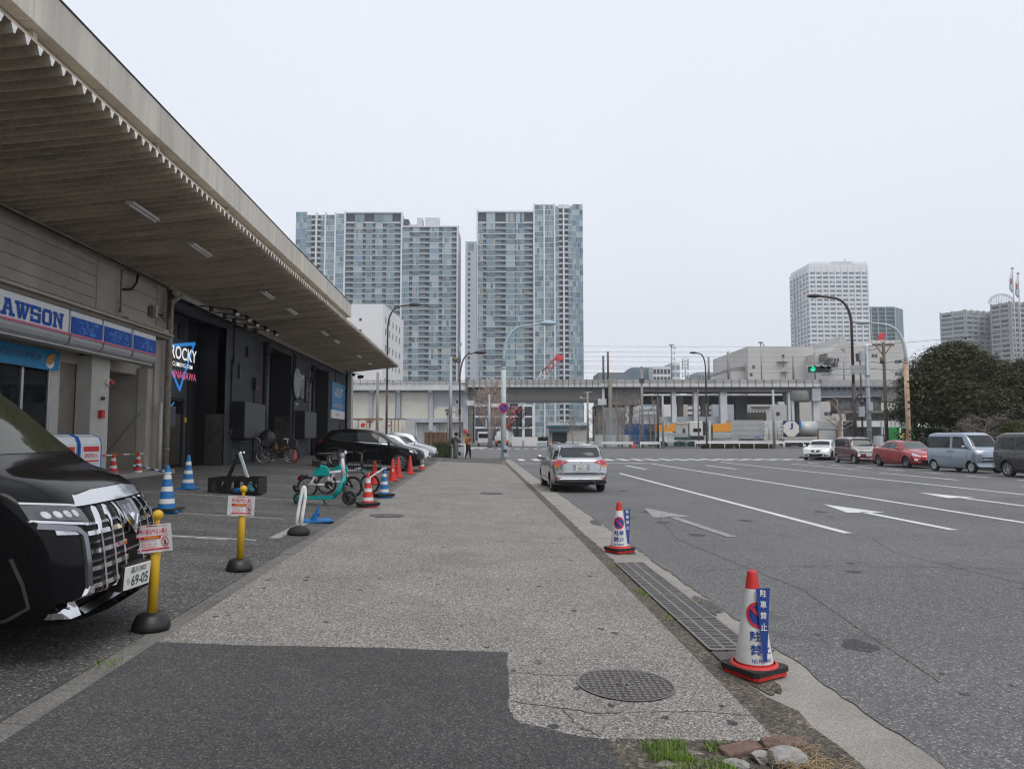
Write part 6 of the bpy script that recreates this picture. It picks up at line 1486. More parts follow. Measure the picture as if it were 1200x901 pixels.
b = MB(); b.tube([(0, 0, depth_z(425, 60)), (-.3, 0, depth_z(424, 60)), (-.42, 0, depth_z(420, 60))], .06, M_pole_b, 8); b.ball((-.4, 0, depth_z(421, 60)), .35, M_brown, 10, 6, (.9, .4, .5)); b.build('lamp_head', o)
b = MB(); b.tube([(0, 0, depth_z(425, 60)), (0, 0, depth_z(402, 60))], .08, M_pole_g, 8); b.box(-.12, .12, -.1, .1, depth_z(405, 60), depth_z(401, 60), M_pole_g); b.build('top_post', o)
o = lamp('street_lamp', 'brown street lamp curving left above the middle of the viaduct', spot(828.5, 97, 0), depth_z(414, 97), 1.3, M_pole_b, r=(.12, .08), side=-1)
lamp('street_lamp', 'tall dark brown street lamp before the white gridded tower, behind the maroon wagon', spot(1003, 53, 0), depth_z(348, 53), 2.4, M_pole_b, r=(.135, .08), side=-1)
M_rustp = mat('rusty_paint', (.50, .42, .32), .8, var=.15, vscale=1.6, dirt=(.30, .15, .07))
o = lamp('street_lamp', 'pale street lamp with a rusty orange post between the red hatchback and the evergreen', spot(1066, 45, 0), depth_z(379, 45), 2.3, M_lblue2, M_rustp, (.14, .06), side=-1, low=depth_z(425, 45))
b = MB()
for k in range(8): z = .8 + k * .6 + .2 * math.sin(k * 2.3); b.tube([(.012, -.01, z), (.01, -.01, z + .05 + .07 * (k % 3))], .137, mat('rust_ring', (.12, .055, .03), .9, var=.3), 10)
b.build('rust_band', o)
def pole(name, label, px, d, pyt, r, m, cat='pole', pyb=None):
 o = empty(name, spot(px, d, ROAD_Z if pyb is None else 0), -YAW, label, cat)
 b = MB(); b.tube([(0, 0, 0), (0, 0, depth_z(pyt, d) + .08)], [r, r * .75], m, 10); b.build('post', o); return o
o = pole('concrete_pole', 'grey concrete pole under the canopy end beside the brown street lamp', 441.5, 64, 436, .15, M_pole_c)
o = pole('signal_pole', 'grey blue signal pole beside the person with the backpack', 527.5, 52.5, 418, .15, M_pole_g)
d = 52.5
for k, z in enumerate((473, 480)): b = MB(); b.tube([(0, 0, depth_z(z, d)), (.45, 0, depth_z(z + 2 * k, d))], .03, M_pole_g, 6); b.build('bracket', o)
b = MB(); b.box(.38, .6, -.25, .25, depth_z(487, d), depth_z(475, d), M_vgrey); b.box(.6, .75, -.2, .2, depth_z(484, d), depth_z(478, d), M_blackpl); b.build('signal_head', o)
b = MB(); b.box(.42, .55, -.15, .15, depth_z(471, d), depth_z(468, d), M_blackpl); b.build('camera_head', o)
o = pole('sensor_post', 'slim grey post with a small hood left of the signal pole at the corner', 524.6, 51.5, 478, .07, M_pole_c); b = MB(); b.box(-.2, .1, -.1, .1, depth_z(481, 51.5), depth_z(478, 51.5), M_brown); b.box(-.14, .0, -.08, .08, depth_z(485, 51.5), depth_z(482.5, 51.5), M_panel); b.build('hood', o)
o = pole('signal_pole', 'grey blue pole with a blue street name board beside the bare pinkish tree', 573.3, 100, 462, .2, M_pole_g); d = 100
b = MB(); b.box(.3, 1.6, -.05, .0, depth_z(476, d), depth_z(472.5, d), M_white); b.build('name_board', o); lettering('lettering', 'なぎさ通り', .3, face_my(.36, -.056, depth_z(475.4, d)), M_navy, o, width=1.15, height=.26)
b = MB(); b.box(-.5, -.3, -.2, .2, depth_z(499, d), depth_z(491, d), M_vgrey); b.build('signal_head', o)
o = far_root('traffic_signal', 118, 'distant traffic signal with three dark lenses hung under the viaduct', 'traffic signal'); d = 118
b = MB(); b.box(U(597, d), U(607, d), -.2, .2, Z(476, d), Z(473, d), M_panel); b.build('housing', o);
for p in (599, 602, 605): b = MB(); b.tube([(U(p, d), -.22, Z(474.5, d)), (U(p, d), -.3, Z(474.5, d))], .17, M_black, 10); b.build('lens', o)
b = MB(); b.box(U(575, d), U(610, d), -.05, .05, Z(472.5, d), Z(472, d), M_pole_g); b.build('arm', o)
o = pole('utility_pole', 'concrete utility pole with a crossarm before the teal roofed garage', 689, 105, 459, .19, M_pole_c); d = 105
b = MB(); b.box(-.55, .55, -.06, .06, depth_z(459.5, d), depth_z(458.3, d), M_pole_g); b.box(-.95, 0, -.05, .05, depth_z(466.3, d), depth_z(465.6, d), M_pole_g); b.ball((-.95, 0, depth_z(465, d)), .12, M_white, 8, 6); b.build('crossarm', o)
o = pole('utility_pole', 'concrete utility pole with a grey transformer among the bare trees by the blue container', 753, 103, 432, .2, M_pole_c); d = 103
b = MB(); b.tube([(0, 0, depth_z(436, d)), (0, 0, depth_z(429, d))], .12, M_pole_b, 8); b.build('pole_top', o); b = MB(); b.box(-.35, .35, -.3, .1, depth_z(448, d), depth_z(443, d), M_panel); b.build('transformer', o)
o = pole('utility_pole', 'brown utility pole left of the light blue signal pole behind the white guardrail', 771.5, 102, 462, .15, M_pole_b)
o = pole('signal_pole', 'light grey blue signal pole before the orange tarpaulin and guardrail gap', 777.3, 100, 463, .17, M_pole_g); b = MB(); b.box(.5, .75, -.25, .25, depth_z(500, 100), depth_z(494, 100), M_vgrey); b.tube([(0, 0, depth_z(495, 100)), (.6, 0, depth_z(494, 100))], .05, M_pole_g, 6); b.build('signal_head', o)
o = pole('signal_pole', 'grey blue pole with a small side facing signal before the tank container', 907.5, 98, 457, .2, M_pole_g); d = 98
b = MB(); b.tube([(0, 0, depth_z(472.5, d)), (.7, 0, depth_z(472, d))], .05, M_pole_g, 6); b.box(.65, 1.45, -.2, .2, depth_z(473.5, d), depth_z(470, d), M_lblue2); b.build('signal_head', o)
o = pole('utility_pole', 'thin dark pole standing before the viaduct columns left of the curved lamp', 819, 108, 456, .12, M_brown)
o = pole('signal_pole', 'thick grey signal pole holding the green traffic signal arm over the right hand road', 1020, 50, 405, .17, M_pole_g); d = 50; SPO = o
for z in (430, 437): b = MB(); b.tube([(0, 0, depth_z(z, d)), (-3.2, 0, depth_z(z + .5, d))], .035, M_pole_g, 8); b.build('signal_arm', o)
b = MB(); b.box(-.45, -.2, -.15, .15, depth_z(421, d), depth_z(411, d), M_vgrey); b.box(-.12, .16, -.3, -.1, depth_z(480, d), depth_z(470, d), M_vgrey); b.build('control_box', o)
b = MB(); b.ball((.0, 0, depth_z(404, d)), .14, M_white, 10, 6); b.ball((.22, 0, depth_z(403, d)), .12, M_white, 10, 6); b.tube([(0, 0, depth_z(409, d)), (.7, 0, depth_z(407, d))], .04, M_pole_g, 6); b.build('camera_head', o)
b = MB(); b.box(-1.15, -.05, -.02, .02, depth_z(435.7, d), depth_z(426.5, d), M_grey); b.build('sign_back', o)
b = MB()
for k in range(8): z = .6 + k * .75; b.tube([(0, 0, z), (0, 0, z + .06)], .19, M_pole_g, 10)
b.build('strap', o)
o = empty('traffic_signal', spot(963, 49.8, 0), -YAW, 'horizontal traffic signal with a lit green lens hanging over the right hand road', 'traffic signal'); d = 49.8
zc = depth_z(432.5, d); b = MB(); b.box(-.85, .83, 0, .12, zc - .25, zc + .25, M_lblue2); b.box(-.78, .78, -.1, 0, zc - .2, zc + .2, M_panel); b.build('housing', o, bev=.03)
b = MB(); b.tube([(.8, .05, zc), (1.2, .05, zc)], .035, M_pole_g, 6); b.build('bracket', o)
for x, m in ((-.47, mat('green_lens', (.02, .5, .3), .3, var=0, emit=(.02, .85, .45), estr=.7)), (0, mat('dark_lens', (.02, .02, .022), .2, var=0)), (.47, mat('dark_lens', (.02, .02, .022), .2, var=0))):
 b = MB(); b.tube([(x, -.1, zc), (x, -.12, zc)], .18, m, 20); b.build('lens', o)
 b = MB(); vs = [(x + .205 * math.cos(R(a)), y, zc + .205 * math.sin(R(a))) for y in (-.1, -.38) for a in range(0, 181, 12)]; n = 16; b.add(vs, [(i, i + 1, n + i + 1, n + i) for i in range(n - 1)], M_blackpl, True); b.build('visor', o)
o = pole('signal_pole', 'thin brown pole with a pedestrian signal box beside the tall dark brown lamp', 1012, 51.5, 412, .07, M_pole_b); d = 51.5
b = MB(); b.box(-.2, .12, -.2, .1, depth_z(487, d), depth_z(475, d), M_vgrey); b.ball((0, -.05, depth_z(470, d)), .16, M_panel, 10, 6); b.box(-.25, -.05, -.1, .1, depth_z(422, d), depth_z(413, d), M_panel); b.build('signal_head', o)
b = MB(); b.tube(arc((-.5, 0, depth_z(471, d)), (-.45, 0, depth_z(463, d)), (.05, 0, depth_z(459, d))), .06, M_pole_b, 8); b.build('bracket', o)
M_wood = mat('weathered_pole', (.13, .105, .08), .85, var=.2)
o = pole('utility_pole', 'brown wooden utility pole with a braced crossarm right of the signal pole', 1040, 57, 401, .15, M_wood); d = 57
b = MB(); b.box(-.85, .85, -.06, .06, depth_z(404, d), depth_z(402, d), M_wood); b.tube([(-.6, 0, depth_z(404, d)), (0, 0, depth_z(416, d))], .04, M_wood, 6); b.tube([(.6, 0, depth_z(404, d)), (0, 0, depth_z(416, d))], .04, M_wood, 6)
for x in (-.75, -.35, .35, .75): b.tube([(x, 0, depth_z(402, d)), (x, 0, depth_z(399, d))], .07, M_white, 8)
b.build('crossarm', o); b = MB(); b.tube([(-.2, -.1, depth_z(425, d)), (-.2, -.1, depth_z(418, d))], .16, M_wood, 10); b.build('transformer', o)
for k, (pa, pb) in enumerate((((1020, 50, 424), (1066, 45, 420)), ((1020, 50, 432), (1200, 46, 436)), ((1020, 50, 411), (1040, 57, 403)), ((1040, 57, 403), (1250, 60, 380)))):
 (xa, da, ya), (xb, db, yb) = pa, pb; A, B = spot(xa, da, depth_z(ya, da)), spot(xb, db, depth_z(yb, db))
 b = MB(); b.tube([A + (B - A) * t - Vector((0, 0, .5 * 4 * t * (1 - t) * (.3 if k != 2 else .1))) for t in [q / 10 for q in range(11)]], .014, M_black, 5)
 tag(b.build('overhead_cable'), ['black cable slung from the signal pole to the rusty lamp post', 'black cable slung from the signal pole across the evergreen crown', 'short black cable between signal pole and the wooden utility pole', 'black cable leaving the wooden utility pole towards the right edge'][k], 'cable')
# ---- cones
def cone_mesh(b, h, r0, r1, bands, base_m):
 """body of a cone with coloured bands: (height fraction, material) from the bottom"""
 rf = lambda z: r0 + (r1 - r0) * z / h
 z = 0.03
 for zf, m in bands:
  z2 = .03 + (h - .03) * zf; b.lathe([(rf(z), z), (rf(z2), z2)], m, 24); z = z2
 b.lathe([(r1, h), (r1 * .9, h + .012), (r1 * .5, h + .02), (.001, h + .022)], bands[-1][1], 24)
def plate(b, s, z0, z1, m, c=.025):
 b.prism([(-s + c, -s), (s - c, -s), (s, -s + c), (s, s - c), (s - c, s), (-s + c, s), (-s, s - c), (-s, -s + c)], z0, z1, m)
def make_cone(kind, label, loc, rz=0.0, weights=0, group=None, s=1.0):
 o = empty('traffic_cone', loc, rz, label, 'cone', group)
 o.scale = (s, s, s)
 b = MB(); bm_ = M_cred if kind in ('red', 'red_band', 'no_parking') else M_cblue
 plate(b, .19 if kind != 'no_parking' else .165, 0, .03, bm_); b.build('base', o, bev=.006)
 for k in range(weights):
  b = MB(); z = .035 + k * .035; a = rnd.uniform(-.3, .3) if kind != 'no_parking' else 0
  M = Matrix.Rotation(a, 4, 'Z'); pts = [(math.cos(2 * math.pi * q / 8 + .39), math.sin(2 * math.pi * q / 8 + .39)) for q in range(8)]
  w = .175 if kind == 'no_parking' else .215 + rnd.uniform(-.01, .015)
  vs = [M @ Vector((max(-w, min(w, x * w * 2.2)), max(-w, min(w, y * w * 2.2)), zz)) for zz in (z, z + .03) for x, y in pts] + [M @ Vector((x * .135, y * .135, zz)) for zz in (z, z + .03) for x, y in pts]
  f = [(8 + i, 8 + (i + 1) % 8, 24 + (i + 1) % 8, 24 + i) for i in range(8)] + [(i, (i + 1) % 8, 8 + (i + 1) % 8, 8 + i) for i in range(8)] + [(16 + i, 24 + i, 24 + (i + 1) % 8, 16 + (i + 1) % 8) for i in range(8)]
  b.add(vs, f, M_rubber); b.build('weight', o)
 b = MB()
 if kind == 'red': cone_mesh(b, .70, .14, .032, [(1, M_cred)], M_cred)
 elif kind == 'no_parking':
  b.lathe([(.17, .03), (.165, .075), (.145, .08)], M_cred, 28); cone_mesh(b, .70, .145, .034, [(.09, M_cred), (.84, M_cwhite), (1, M_cred)], M_cred)
 else:
  m = M_cred if kind == 'red_band' else M_cblue
  cone_mesh(b, .70, .14, .032, [(.16, m), (.27, M_band), (.44, m), (.55, M_band), (.72, m), (.83, M_band), (1, m)], m)
 bo = b.build('body', o)
 return o
def wrap(name, s, parent, th0, zc, w, h, m, r0=.145, r1=.034, H=.70, off=.004, bold=.02, raw=None):
 vs, fs = raw if raw else text_mesh(s, 1, bold=bold, align='CENTER', width=w, height=h)
 q = MB(); out = []
 for x, y, _ in vs:
  z = zc + y; r = r0 + (r1 - r0) * z / H + off; a = th0 + x / r
  out.append((r * math.cos(a), r * math.sin(a), z))
 q.add(out, fs, m); return q.build(name, parent, recalc=False)
def ring_shape(r0, r1, n=36):
 return [(r * math.cos(2 * math.pi * k / n), r * math.sin(2 * math.pi * k / n), 0) for r in (r0, r1) for k in range(n)], [(k, (k + 1) % n, n + (k + 1) % n, n + k) for k in range(n)]
def no_parking_cone(label, loc, turn, flag_side, flag_rot):
 o = make_cone('no_parking', label, loc, 0, 1)
 for ch in o.children:
  if ch.name.split('.')[0] in ('base', 'weight'): ch.rotation_euler = (0, 0, R(28))
 th = math.atan2(-loc.y, -loc.x) + turn
 v, f = [], []
 for k in range(5):
  v1, f1 = ring_shape(.001 + .0148 * k, .001 + .0148 * (k + 1)); f += [tuple(i + len(v) for i in q) for q in f1]; v += v1
 wrap('field', '', o, th, .42, 0, 0, M_navy, raw=(v, f), off=.003)
 wrap('ring', '', o, th, .42, 0, 0, M_signred, raw=ring_shape(.068, .088), off=.005)
 wrap('bar', '', o, th, .42, 0, 0, M_signred, raw=([q for t in [k / 8 for k in range(9)] for q in ((-.056 + .112 * t + .008, .056 - .112 * t + .008, 0), (-.056 + .112 * t - .008, .056 - .112 * t - .008, 0))], [(2 * k, 2 * k + 1, 2 * k + 3, 2 * k + 2) for k in range(8)]), off=.007)
 wrap('lettering', '駐車', o, th, .245, .15, .07, M_navy); wrap('lettering', '禁止', o, th, .155, .16, .07, M_navy)
 wrap('lettering', 'NO PARKING', o, th, .105, .15, .026, M_navy, bold=.01)
 v = Vector((-loc.x, -loc.y, 0)).normalized(); side = Vector((v.y, -v.x, 0)) * -1
 c = side * flag_side[0] + v * flag_side[1]
 M = Matrix.Translation(c) @ Matrix.Rotation(flag_rot + math.atan2(side.y, side.x), 4, 'Z') @ Matrix.Translation((0, 0, .36)) @ Matrix.Rotation(R(-8), 4, 'X') @ Matrix.Translation((0, 0, -.36))
 b = MB(); P = [(-.012, .12), (.012, .12), (.05, .615), (-.045, .605)]
 b.prism(P, -.004, .004, M_navy, M=M, axis='y'); po = b.build('sign_plate', o)
 for k, ch in enumerate('駐車禁止'):
  q = MB(); vs, fs = text_mesh(ch, 1, bold=.02, align='CENTER', width=.042, height=.05)
  q.add([(x + .003 - .001 * k, -.0065, y + .55 - k * .075) for x, y, _ in vs], fs, M_white, M=M); q.build('lettering', po, recalc=False)
 return o
no_parking_cone('white no parking cone nearest the camera on the gutter, with a blue wedge plate', ground(884, 788, -.056), .48, (.07, .1), .1)
no_parking_cone('white and red no parking cone farther along the gutter beyond the drain grate', ground(726, 646, -.056), -.05, (.12, .02), .25)
def gz(px, py, z): return ground(px, py, z)
def on_lot(px, py):
 z = .15
 for _ in range(12): p = ground(px, py, z); z = walk_z(p.x)
 return Vector((p.x, p.y, walk_z(p.x)))
g = 'plain red cones along the car park edge'
for k, (px, py, lab) in enumerate(((439, 567, 'plain red cone just behind the red and white striped one by the scooters'), (460, 563, 'plain red cone with a white cross by the black crossover'), (466.5, 559.5, 'plain red cone close behind the cross marked one'), (480.5, 555, 'plain red cone in front of the black crossover bumper'))):
 o = make_cone('red', lab, on_lot(px, py), .1 * k, 0, g)
 if k == 1:
  q = MB(); q.box(-.012, .012, -.006, 0, -.045, .045, M_white); q.box(-.04, .04, -.006, 0, -.012, .012, M_white); x = q.build('cross_mark', o); v = Vector((-o.location.x, -o.location.y, 0)).normalized(); x.location = v * .1 + Vector((0, 0, .34)); x.rotation_euler = (0, 0, math.atan2(v.y, v.x) + math.pi / 2)
make_cone('red_band', 'short red and white cone under the crossover nose', on_lot(494, 549.5), 0, 0)
make_cone('red', 'red cone standing by the bicycles against the black wall', on_lot(344.5, 541), 0, 0)
make_cone('red_band', 'striped red cone on black weights before the teal scooter', on_lot(431, 594), .2, 2)
make_cone('blue', 'blue cone with white stripes on black weights beside the sidewalk edge', on_lot(450, 583), .3, 2)
make_cone('blue', 'blue striped cone on a black weight just beyond the black van nose', on_lot(195, 600), .2, 1, s=1.12)
make_cone('blue', 'blue striped cone nearer the gym door, left of the black frame stand', on_lot(220, 573), -.2, 0, s=1.1)
make_cone('red_band', 'red striped cone at the left on the shop step beside the pillar', Vector((-9.25, wall_y(134, -9.25), .48)), 0, 0, s=1.0)
make_cone('red_band', 'red striped cone at the right on the shop step near the downpipe', Vector((-9.25, wall_y(163, -9.25), .48)), .3, 0, s=1.0)
def cone_bar(label, a, c, cols):
 b = MB(); a, c = Vector(a), Vector(c); n = 8
 for k in range(n): b.tube([a + (c - a) * k / n, a + (c - a) * (k + 1) / n], .018, cols[k % len(cols)], 8)
 for p in (a, c): b.add(*[(lambda L: ([tuple(p + Vector((r * math.cos(t), r * math.sin(t), z))) for z in (-.012, .012) for r in (.045, .06) for t in [2 * math.pi * q / 14 for q in range(14)]], [(q, (q + 1) % 14, 28 + (q + 1) % 14, 28 + q) for q in range(14)] + [(14 + q, 14 + (q + 1) % 14, 42 + (q + 1) % 14, 42 + q) for q in range(14)]))(0)][0], cols[0])
 return tag(b.build('cone_bar'), label, 'bar')
c1 = on_lot(195, 600); cone_bar('blue and white striped bar linking the blue cone to behind the black van', (c1.x, c1.y, c1.z + .68), (c1.x - 1.55, c1.y + 2.2, c1.z + .72), [M_white, M_cblue])
y0, y1 = wall_y(134, -9.25), wall_y(163, -9.25)
cone_bar('red white and green striped bar across the two shop step cones', (-9.25, y0 - .7, 1.14), (-9.25, y1 + .35, 1.14), [M_cred, M_white, mat('green_band', (.1, .35, .08), .5)])
c1, c2 = on_lot(431, 594), on_lot(450, 583); cone_bar('pale striped bar linking the red striped cone and the blue striped cone', (c1.x, c1.y, c1.z + .6), (c2.x, c2.y, c2.z + .72), [M_white, M_vgrey])
o = empty('broken_cone', on_lot(372, 611), .3, 'flattened blue cone remnant on its base by the white hoop post', 'cone')
b = MB(); plate(b, .24, 0, .035, M_cblue); b.build('base', o); b = MB(); b.box(-.25, .26, -.24, .24, -.0, .012, M_rubber); b.build('weight', o)
b = MB(); vs = []; n = 10
for k in range(n + 1):
 a = math.pi * .55 + math.pi * .9 * k / n; vs += [(.13 * math.cos(a), .13 * math.sin(a), .035), (.05 + .05 * math.cos(a), .05 * math.sin(a), .1 + .24 * (k / n))]
b.add(vs, [(2 * i, 2 * i + 2, 2 * i + 3, 2 * i + 1) for i in range(n)], M_cblue, True); b.build('torn_body', o)
o = empty('hoop_post', on_lot(350, 626), .2, 'leaning white hoop shaped post on a black rubber base at the car park edge', 'post')
b = MB(); b.lathe([(.0, .0), (.16, .0), (.17, .04), (.13, .1), (.05, .13), (.0, .13)], M_rubber, 20); b.build('base', o)
b = MB(); b.tube([(-.04, 0, .08), (-.02, .01, .3), (.02, .02, .55)] + arc((.02, .02, .55), (.045, .025, .74), (.075, .02, .7), 6)[1:] + [(.085, .02, .55), (.05, .01, .3), (.03, 0, .08)], .026, M_white, 10); b.build('hoop', o)
# ---- yellow chain posts with notices
M_paper = mat('laminated_paper', (.74, .74, .75), .3, var=.03)
def yellow_post(label, loc, lean, yaw, tilt, sc=1.0):
 o = empty('barrier_post', loc, 0, label, 'post'); o.scale = (sc, sc, sc)
 b = MB(); b.lathe([(0, 0), (.13, 0), (.14, .02), (.136, .045), (.11, .11), (.085, .125), (.0, .13)], M_blackpl, 32); b.build('base', o)
 M = Matrix.Rotation(lean, 4, 'Y')
 b = MB(); b.tube([(0, 0, .1), (0, 0, .8)], .036, M_yellow, 18, M=M); b.tube([(0, 0, .8), (0, 0, .845)], .018, M_yellow, 12, M=M); b.build('pole', o)
 b = MB(); b.ball((0, 0, .875), .04, M_yellow, 18, 10, M=M); b.build('knob', o)
 F = M @ Matrix.Translation((0, -.045, .70)) @ Matrix.Rotation(yaw, 4, 'Z') @ Matrix.Rotation(tilt, 4, 'Y')
 b = MB(); n = 8; vs = []
 for k in range(n + 1):
  x = -.15 + .3 * k / n; y = -.012 * math.sin(k * .8) - .01 * (k / n) ** 2 * 2; vs += [(x, y, -.105), (x, y + .004, .105)]
 fs = [(2 * i, 2 * i + 2, 2 * i + 3, 2 * i + 1) for i in range(n)]
 b.add(vs, fs, M_paper, True, F); s = b.build('notice', o, recalc=False)
 def yy(x): k = (x + .15) / .3 * n; return -.012 * math.sin(k * .8) - .01 * (k / n) ** 2 * 2 - .004
 def rect(x0, x1, z0, z1, m, nm):
  q = MB(); v = []
  for k in range(n + 1): x = x0 + (x1 - x0) * k / n; v += [(x, yy(x), z0), (x, yy(x) + .001, z1)]
  q.add(v, fs, m, False, F); q.build(nm, s, recalc=False)
 def words(t, x, z, w, h, m, bold=.02):
  v, f = text_mesh(t, 1, bold=bold, width=w, height=h); q = MB(); q.add([(a + x, yy(a + x) - .0015, c + z) for a, c, _ in v], f, m, False, F); q.build('lettering', s, recalc=False)
 rect(-.1, .12, .092, .096, M_signred, 'stripe'); rect(-.1, .12, -.086, -.075, M_signred, 'stripe'); rect(-.1, .055, -.002, .022, M_signred, 'stripe'); rect(-.1, .12, .018, .022, M_signred, 'stripe')
 words('関係者以外立入禁止', -.098, .036, .21, .04, M_signred); words('WARNING', -.07, .001, .11, .018, M_orange)
 for k, t in enumerate(('Authorized personnel', '无关人员禁止入内', '관계자외 출입금지')): words(t, -.09, -.024 - k * .022, .11, .014, M_signred, .01)
 q = MB(); v, f = ring_shape(.025, .031, 24); q.add([(a + .088, yy(a + .088) - .002, c * 1.2 - .03) for a, c, _ in v], f, M_signred, False, F)
 for sh in ([(.08, -.05), (.088, -.05), (.088, -.015), (.08, -.02)], [(.089, -.05), (.096, -.05), (.094, -.02), (.089, -.015)], [(.068, -.012), (.072, -.008), (.108, -.05), (.104, -.054)]): q.add([(a, yy(a) - .0025, c) for a, c in sh], [(0, 1, 2, 3)], M_signred if sh[0][0] < .07 else M_ink, False, F)
 q.build('pictogram', s, recalc=False)
 q = MB(); q.tube([(-.04, -.02, .098), (0, -.03, .1), (.04, -.02, .098)], .004, M_ink, 6, M=F); q.build('clip', s)
 return o
yellow_post('yellow post on a black base with a tilted warning notice beside the black van', on_lot(177, 737), R(1.5), R(-4), R(-8), 1.0)
yellow_post('yellow post on a black base with a straight warning notice, farther from the van', on_lot(280.5, 668), R(1.5), R(-2), R(1), 1.02)
# ---- A-frame board in a black perforated stand
o = empty('sign_stand', on_lot(278, 578), R(-4), 'folded black and white A-frame board standing in a black crate with round holes', 'sign')
b = MB()
def holed(b, x0, x1, y, z1, c, r, t=.03):
 """plate with a round hole, as a ring of quads"""
 n = 24; A = [2 * math.pi * k / n for k in range(n)]; out = []
 for a in A:
  ca, sa = math.cos(a), math.sin(a); k = min(((x1 - c[0]) / ca if ca > 1e-6 else (x0 - c[0]) / ca if ca < -1e-6 else 9), ((z1 - c[1]) / sa if sa > 1e-6 else (0 - c[1]) / sa if sa < -1e-6 else 9)); out.append((c[0] + ca * k, c[1] + sa * k))
 vs = [(x, yy, z) for yy in (y, y + t) for x, z in out] + [(c[0] + r * math.cos(a), yy, c[1] + r * math.sin(a)) for yy in (y, y + t) for a in A]
 f = []
 for k in range(n):
  k2 = (k + 1) % n; f += [(k, k2, 2 * n + k2, 2 * n + k), (n + k, n + k2, 3 * n + k2, 3 * n + k), (2 * n + k, 2 * n + k2, 3 * n + k2, 3 * n + k)]
 b.add(vs, f, M_blackpl)
for x0, x1 in ((-.56, -.1), (-.1, .3), (.3, .56)):
 for y in (-.25, .25): holed(b, x0, x1, y, .38, ((x0 + x1) / 2, .18), min(.15, (x1 - x0) * .42))
b.box(-.56, .56, -.25, .28, 0, .03, M_blackpl); b.box(-.58, -.55, -.25, .28, 0, .37, M_blackpl); b.box(.55, .58, -.25, .28, 0, .37, M_blackpl)
b.build('crate', o)
b = MB(); b.add([(-.34, -.17, .05), (-.26, -.17, .05), (.10, -.17, .9), (.03, -.17, .9), (-.34, -.1, .05), (-.26, -.1, .05), (.10, -.1, .9), (.03, -.1, .9)], [(0, 1, 2, 3), (4, 7, 6, 5), (0, 4, 5, 1), (1, 5, 6, 2), (2, 6, 7, 3), (3, 7, 4, 0)], M_blackpl); b.build('rear_leg', o)
b = MB(); b.add([(.38, -.18, .04), (.44, -.18, .04), (.12, -.18, .92), (.07, -.18, .92), (.38, -.12, .04), (.44, -.12, .04), (.12, -.12, .92), (.07, -.12, .92)], [(0, 1, 2, 3), (4, 7, 6, 5), (0, 4, 5, 1), (1, 5, 6, 2), (2, 6, 7, 3), (3, 7, 4, 0)], mat('board_face', (.42, .48, .5), .4, var=.25, vscale=6)); b.add([(.435, -.19, .06), (.40, -.19, .26), (.33, -.19, .26), (.36, -.19, .06)], [(0, 1, 2, 3)], mat('teal_print', (.02, .36, .38), .4)); b.build('board', o)
b = MB(); b.ball((.09, -.1, .93), .03, M_white, 8, 6); b.ball((.09, .1, .93), .03, M_white, 8, 6); b.build('hinge', o)
b = MB(); b.box(-.05, .35, -.12, .15, .03, .12, M_cblue); b.build('sand_bag', o, bev=.03)
# ---- shared scooters and bicycles
M_lteal = mat('teal_paint', (.0, .30, .29), .4, var=.06); M_offw = mat('frame_white', (.60, .59, .63), .4, var=.05)
def small_wheel(name, parent, c, r, w, spokes=0, rim_m=None):
 M = Matrix.Translation(c) @ Matrix.Rotation(R(90), 4, 'X')
 b = MB(); n = 12
 b.lathe([(r - w, -w * .6), (r - w * .3, -w * .8), (r, 0), (r - w * .3, w * .8), (r - w, w * .6), (r - w, -w * .6)], M_tyre, 28, M=M); root = b.build(name, parent)
 q = MB()
 if spokes:
  q.lathe([(r - w, -.012), (r - w - .018, 0), (r - w, .012)], rim_m or M_alu, 28, M=M)
  for k in range(spokes): a = 2 * math.pi * k / spokes; q.tube([(0, 0, .02 if k % 2 else -.02), ((r - w) * math.cos(a), (r - w) * math.sin(a), 0)], .003, rim_m or M_alu, 4, M=M)
  q.tube([(0, 0, -.04), (0, 0, .04)], .02, M_blackpl, 8, M=M)
 else:
  q.lathe([(r - w, -.02), (r * .3, -.03), (.001, -.03)], rim_m or M_blackpl, 20, M=M); q.lathe([(r - w, .02), (r * .3, .03), (.001, .03)], rim_m or M_blackpl, 20, M=M)
  for k in range(5):
   a = 2 * math.pi * k / 5
   for s in (-1, 1): q.tube([(.0, 0, s * .034), (r * .66 * math.cos(a), r * .66 * math.sin(a), s * .034)], .014, M_alu if rim_m is None else M_panel, 5, M=M)
 q.build('rim', root)
 return root
